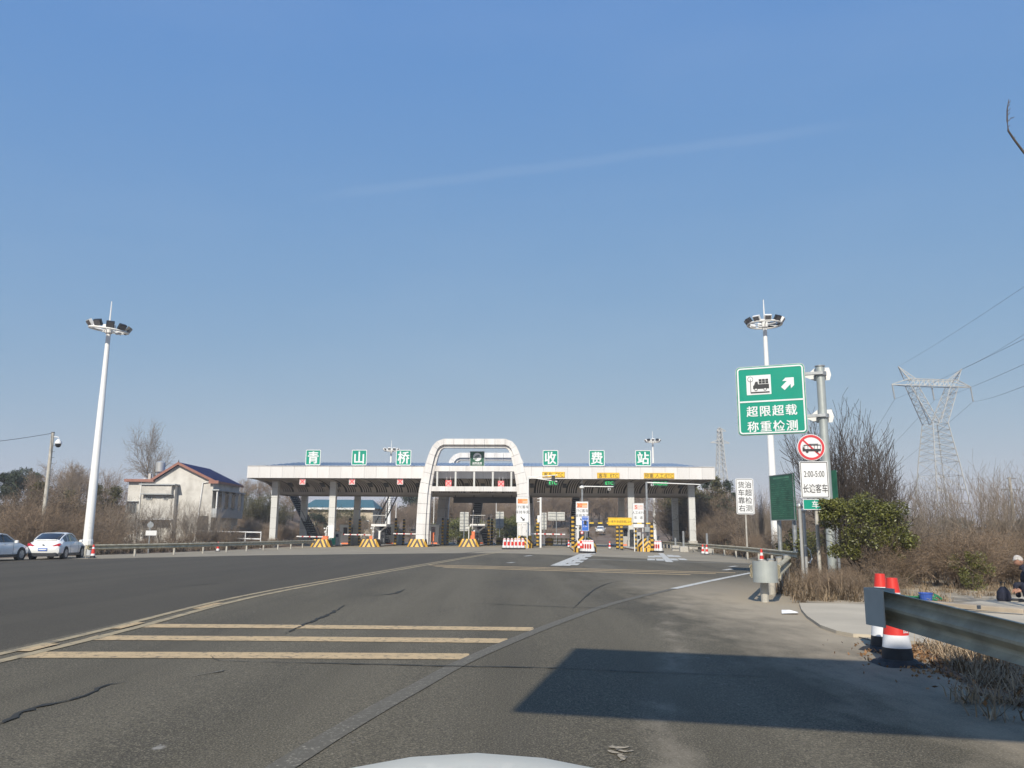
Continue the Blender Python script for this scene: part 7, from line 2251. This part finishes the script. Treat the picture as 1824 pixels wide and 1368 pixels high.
# ------------------------------------------------------------------ dry grass
def grass(name, zones, m, seed, blade=(.1, .28), width=.006, per=22, lean=1.15):
    r = np.random.default_rng(seed)
    base = []
    for n, pts in zones:
        poly = [(p.x, p.y) for p in pts]
        xs, ys = [p[0] for p in poly], [p[1] for p in poly]
        k = 0
        while k < n:
            x, y = r.uniform(min(xs), max(xs)), r.uniform(min(ys), max(ys))
            ins = False
            for i in range(len(poly)):
                (x0, y0), (x1_, y1_) = poly[i], poly[i - 1]
                if (y0 > y) != (y1_ > y) and x < (x1_ - x0) * (y - y0) / (y1_ - y0) + x0: ins = not ins
            if ins: base.append((x, y, max(gz(x, y) + .01, tz(x, y)))); k += 1
    base = np.array(base)
    n = len(base) * per
    b = np.repeat(base, per, 0)
    b[:, :2] += r.normal(0, .07, (n, 2))
    a = r.uniform(0, 2 * PI, n); ln = r.uniform(.05, lean, n) + .3 * (r.random(n) < .25)
    h = r.uniform(blade[0], blade[1], n) * np.repeat(r.uniform(.2, 1.35, len(base)), per)
    d = np.stack([np.cos(a) * np.sin(ln), np.sin(a) * np.sin(ln), np.cos(ln)], 1)
    d2 = d + np.stack([np.cos(a), np.sin(a), np.full(n, -.6)], 1) * r.uniform(.1, .9, n)[:, None]
    d2 /= np.linalg.norm(d2, axis=1, keepdims=True)
    w = np.stack([-np.sin(a), np.cos(a), np.zeros(n)], 1) * (width * r.uniform(.6, 1.4, n))[:, None]
    p1 = b + d * (h * .55)[:, None]; p2 = p1 + d2 * (h * .5)[:, None]
    V = np.stack([b - w, b + w, p1 + w * .8, p1 - w * .8, p2 + w * .2, p2 - w * .2], 1).reshape(-1, 3)
    i0 = np.arange(n)[:, None] * 6
    Fq = np.concatenate([i0 + np.array([0, 1, 2, 3]), i0 + np.array([3, 2, 4, 5])], 0)
    o = bpy.data.objects.new(name, np_mesh(name, V, Fq, m)); C.objects.link(o)
    tag(o, kind='stuff')
def Z(*q): return [G(x, y) for x, y in q]
rail_g = [on(e1.x + d.x * t + dx, e1.y + d.y * t) for t, dx in ((.3, .15), (1.0, .1), (2.5, .1), (2.5, 3.5), (1.0, 3.0), (.45, 2.2))]
grass("dry_grass", [(170, rail_g), (150, Z((1640, 1152), (1700, 1162), (1824, 1185), (1824, 1240), (1740, 1225), (1690, 1195))),
                    (200, Z((1395, 1050), (1420, 1072), (1530, 1074), (1540, 1040), (1480, 1030), (1400, 1025))), (420, Z((1540, 1068), (1690, 1074), (1824, 1060), (1900, 1030), (1640, 1020), (1540, 1035))),
                    (500, Z((1560, 1032), (1900, 1030), (1900, 1004), (1500, 1005)))], straw, 1)
grass("dry_weeds", [(260, Z((1385, 1060), (1415, 1075), (1530, 1076), (1545, 1035), (1480, 1022), (1395, 1015))), (500, Z((1480, 1030), (1900, 1035), (1900, 995), (1440, 1000))),
                    (260, Z((1380, 1040), (1440, 1020), (1450, 995), (1390, 1000)))], straw_dark, 2, blade=(.25, .7), width=.007, lean=.8)
lv_ = [Vector((xl(y) - .6, y, 0)) for y in (56, 66, 76, 90)] + [Vector((xl(y) - 4.5, y, 0)) for y in (90, 76, 66, 56)]
rv_ = [Vector((xr(y) + .7, y, 0)) for y in (30, 40, 55, 75)] + [Vector((xr(y) + 5, y, 0)) for y in (75, 55, 40, 30)]
grass("dry_grass", [(420, lv_), (500, rv_)], straw_dark, 3, blade=(.3, .9), width=.016, per=18)
# litter of dead leaves along the near rail
mat("fallen_leaf", (.23, .125, .055), .85, var=.3, island=.6, scale=2)
r5 = np.random.default_rng(12)
Lp = []
for p0, p1, n in ((on(4.75, 10.4), on(4.7, 5.2), 900), (on(5.2, 11.2), on(5.6, 6), 2600), (on(6.0, 9.5), on(6.3, 6), 1800)):
    t = r5.random(n)
    for q in t:
        c = p0.lerp(p1, float(q)); x, y = c.x + r5.normal(0, .33), c.y + r5.normal(0, .3)
        Lp.append((x, y, gz(x, y) + .03))
o = bpy.data.objects.new("fallen_leaves", leaves("fallen_leaves", np.array(Lp), .05, MATS['fallen_leaf'], 3, .6)); C.objects.link(o); tag(o, kind='stuff')

# ------------------------------------------------------------------ ordinal labels for small families of look-alikes
ORD = ["first", "second", "third", "fourth", "fifth", "sixth", "seventh", "eighth", "ninth"]
fam = {}
for o in list(C.objects):
    if o.parent is None and o.get('category') and o.get('label'): fam.setdefault(o['label'], []).append(o)
for lab, L in fam.items():
    if 2 <= len(L) <= 9:
        L.sort(key=lambda o: o.location.x / max(o.location.y, 1))
        for i, o in enumerate(L):
            o['label'] = f"{ORD[i] if i < len(L) - 1 else 'last'} from the left: {lab}" if i else f"leftmost: {lab}"

# ------------------------------------------------------------------ haze
hz = MB().box((0, 780, 21), (2300, 1900, 56)).build("haze", core_dark)
tag(hz, kind='stuff')
hm = bpy.data.materials.new("haze_air"); hm.use_nodes = True
hn = hm.node_tree.nodes
for n_ in list(hn):
    if n_.type == 'BSDF_PRINCIPLED': hn.remove(n_)
pv = hn.new("ShaderNodeVolumePrincipled")
pv.inputs['Color'].default_value = (.86, .9, .96, 1)
pv.inputs['Density'].default_value = .0006
pv.inputs['Anisotropy'].default_value = 0
hm.node_tree.links.new(pv.outputs[0], hn["Material Output"].inputs['Volume'])
hz.data.materials.clear(); hz.data.materials.append(hm)
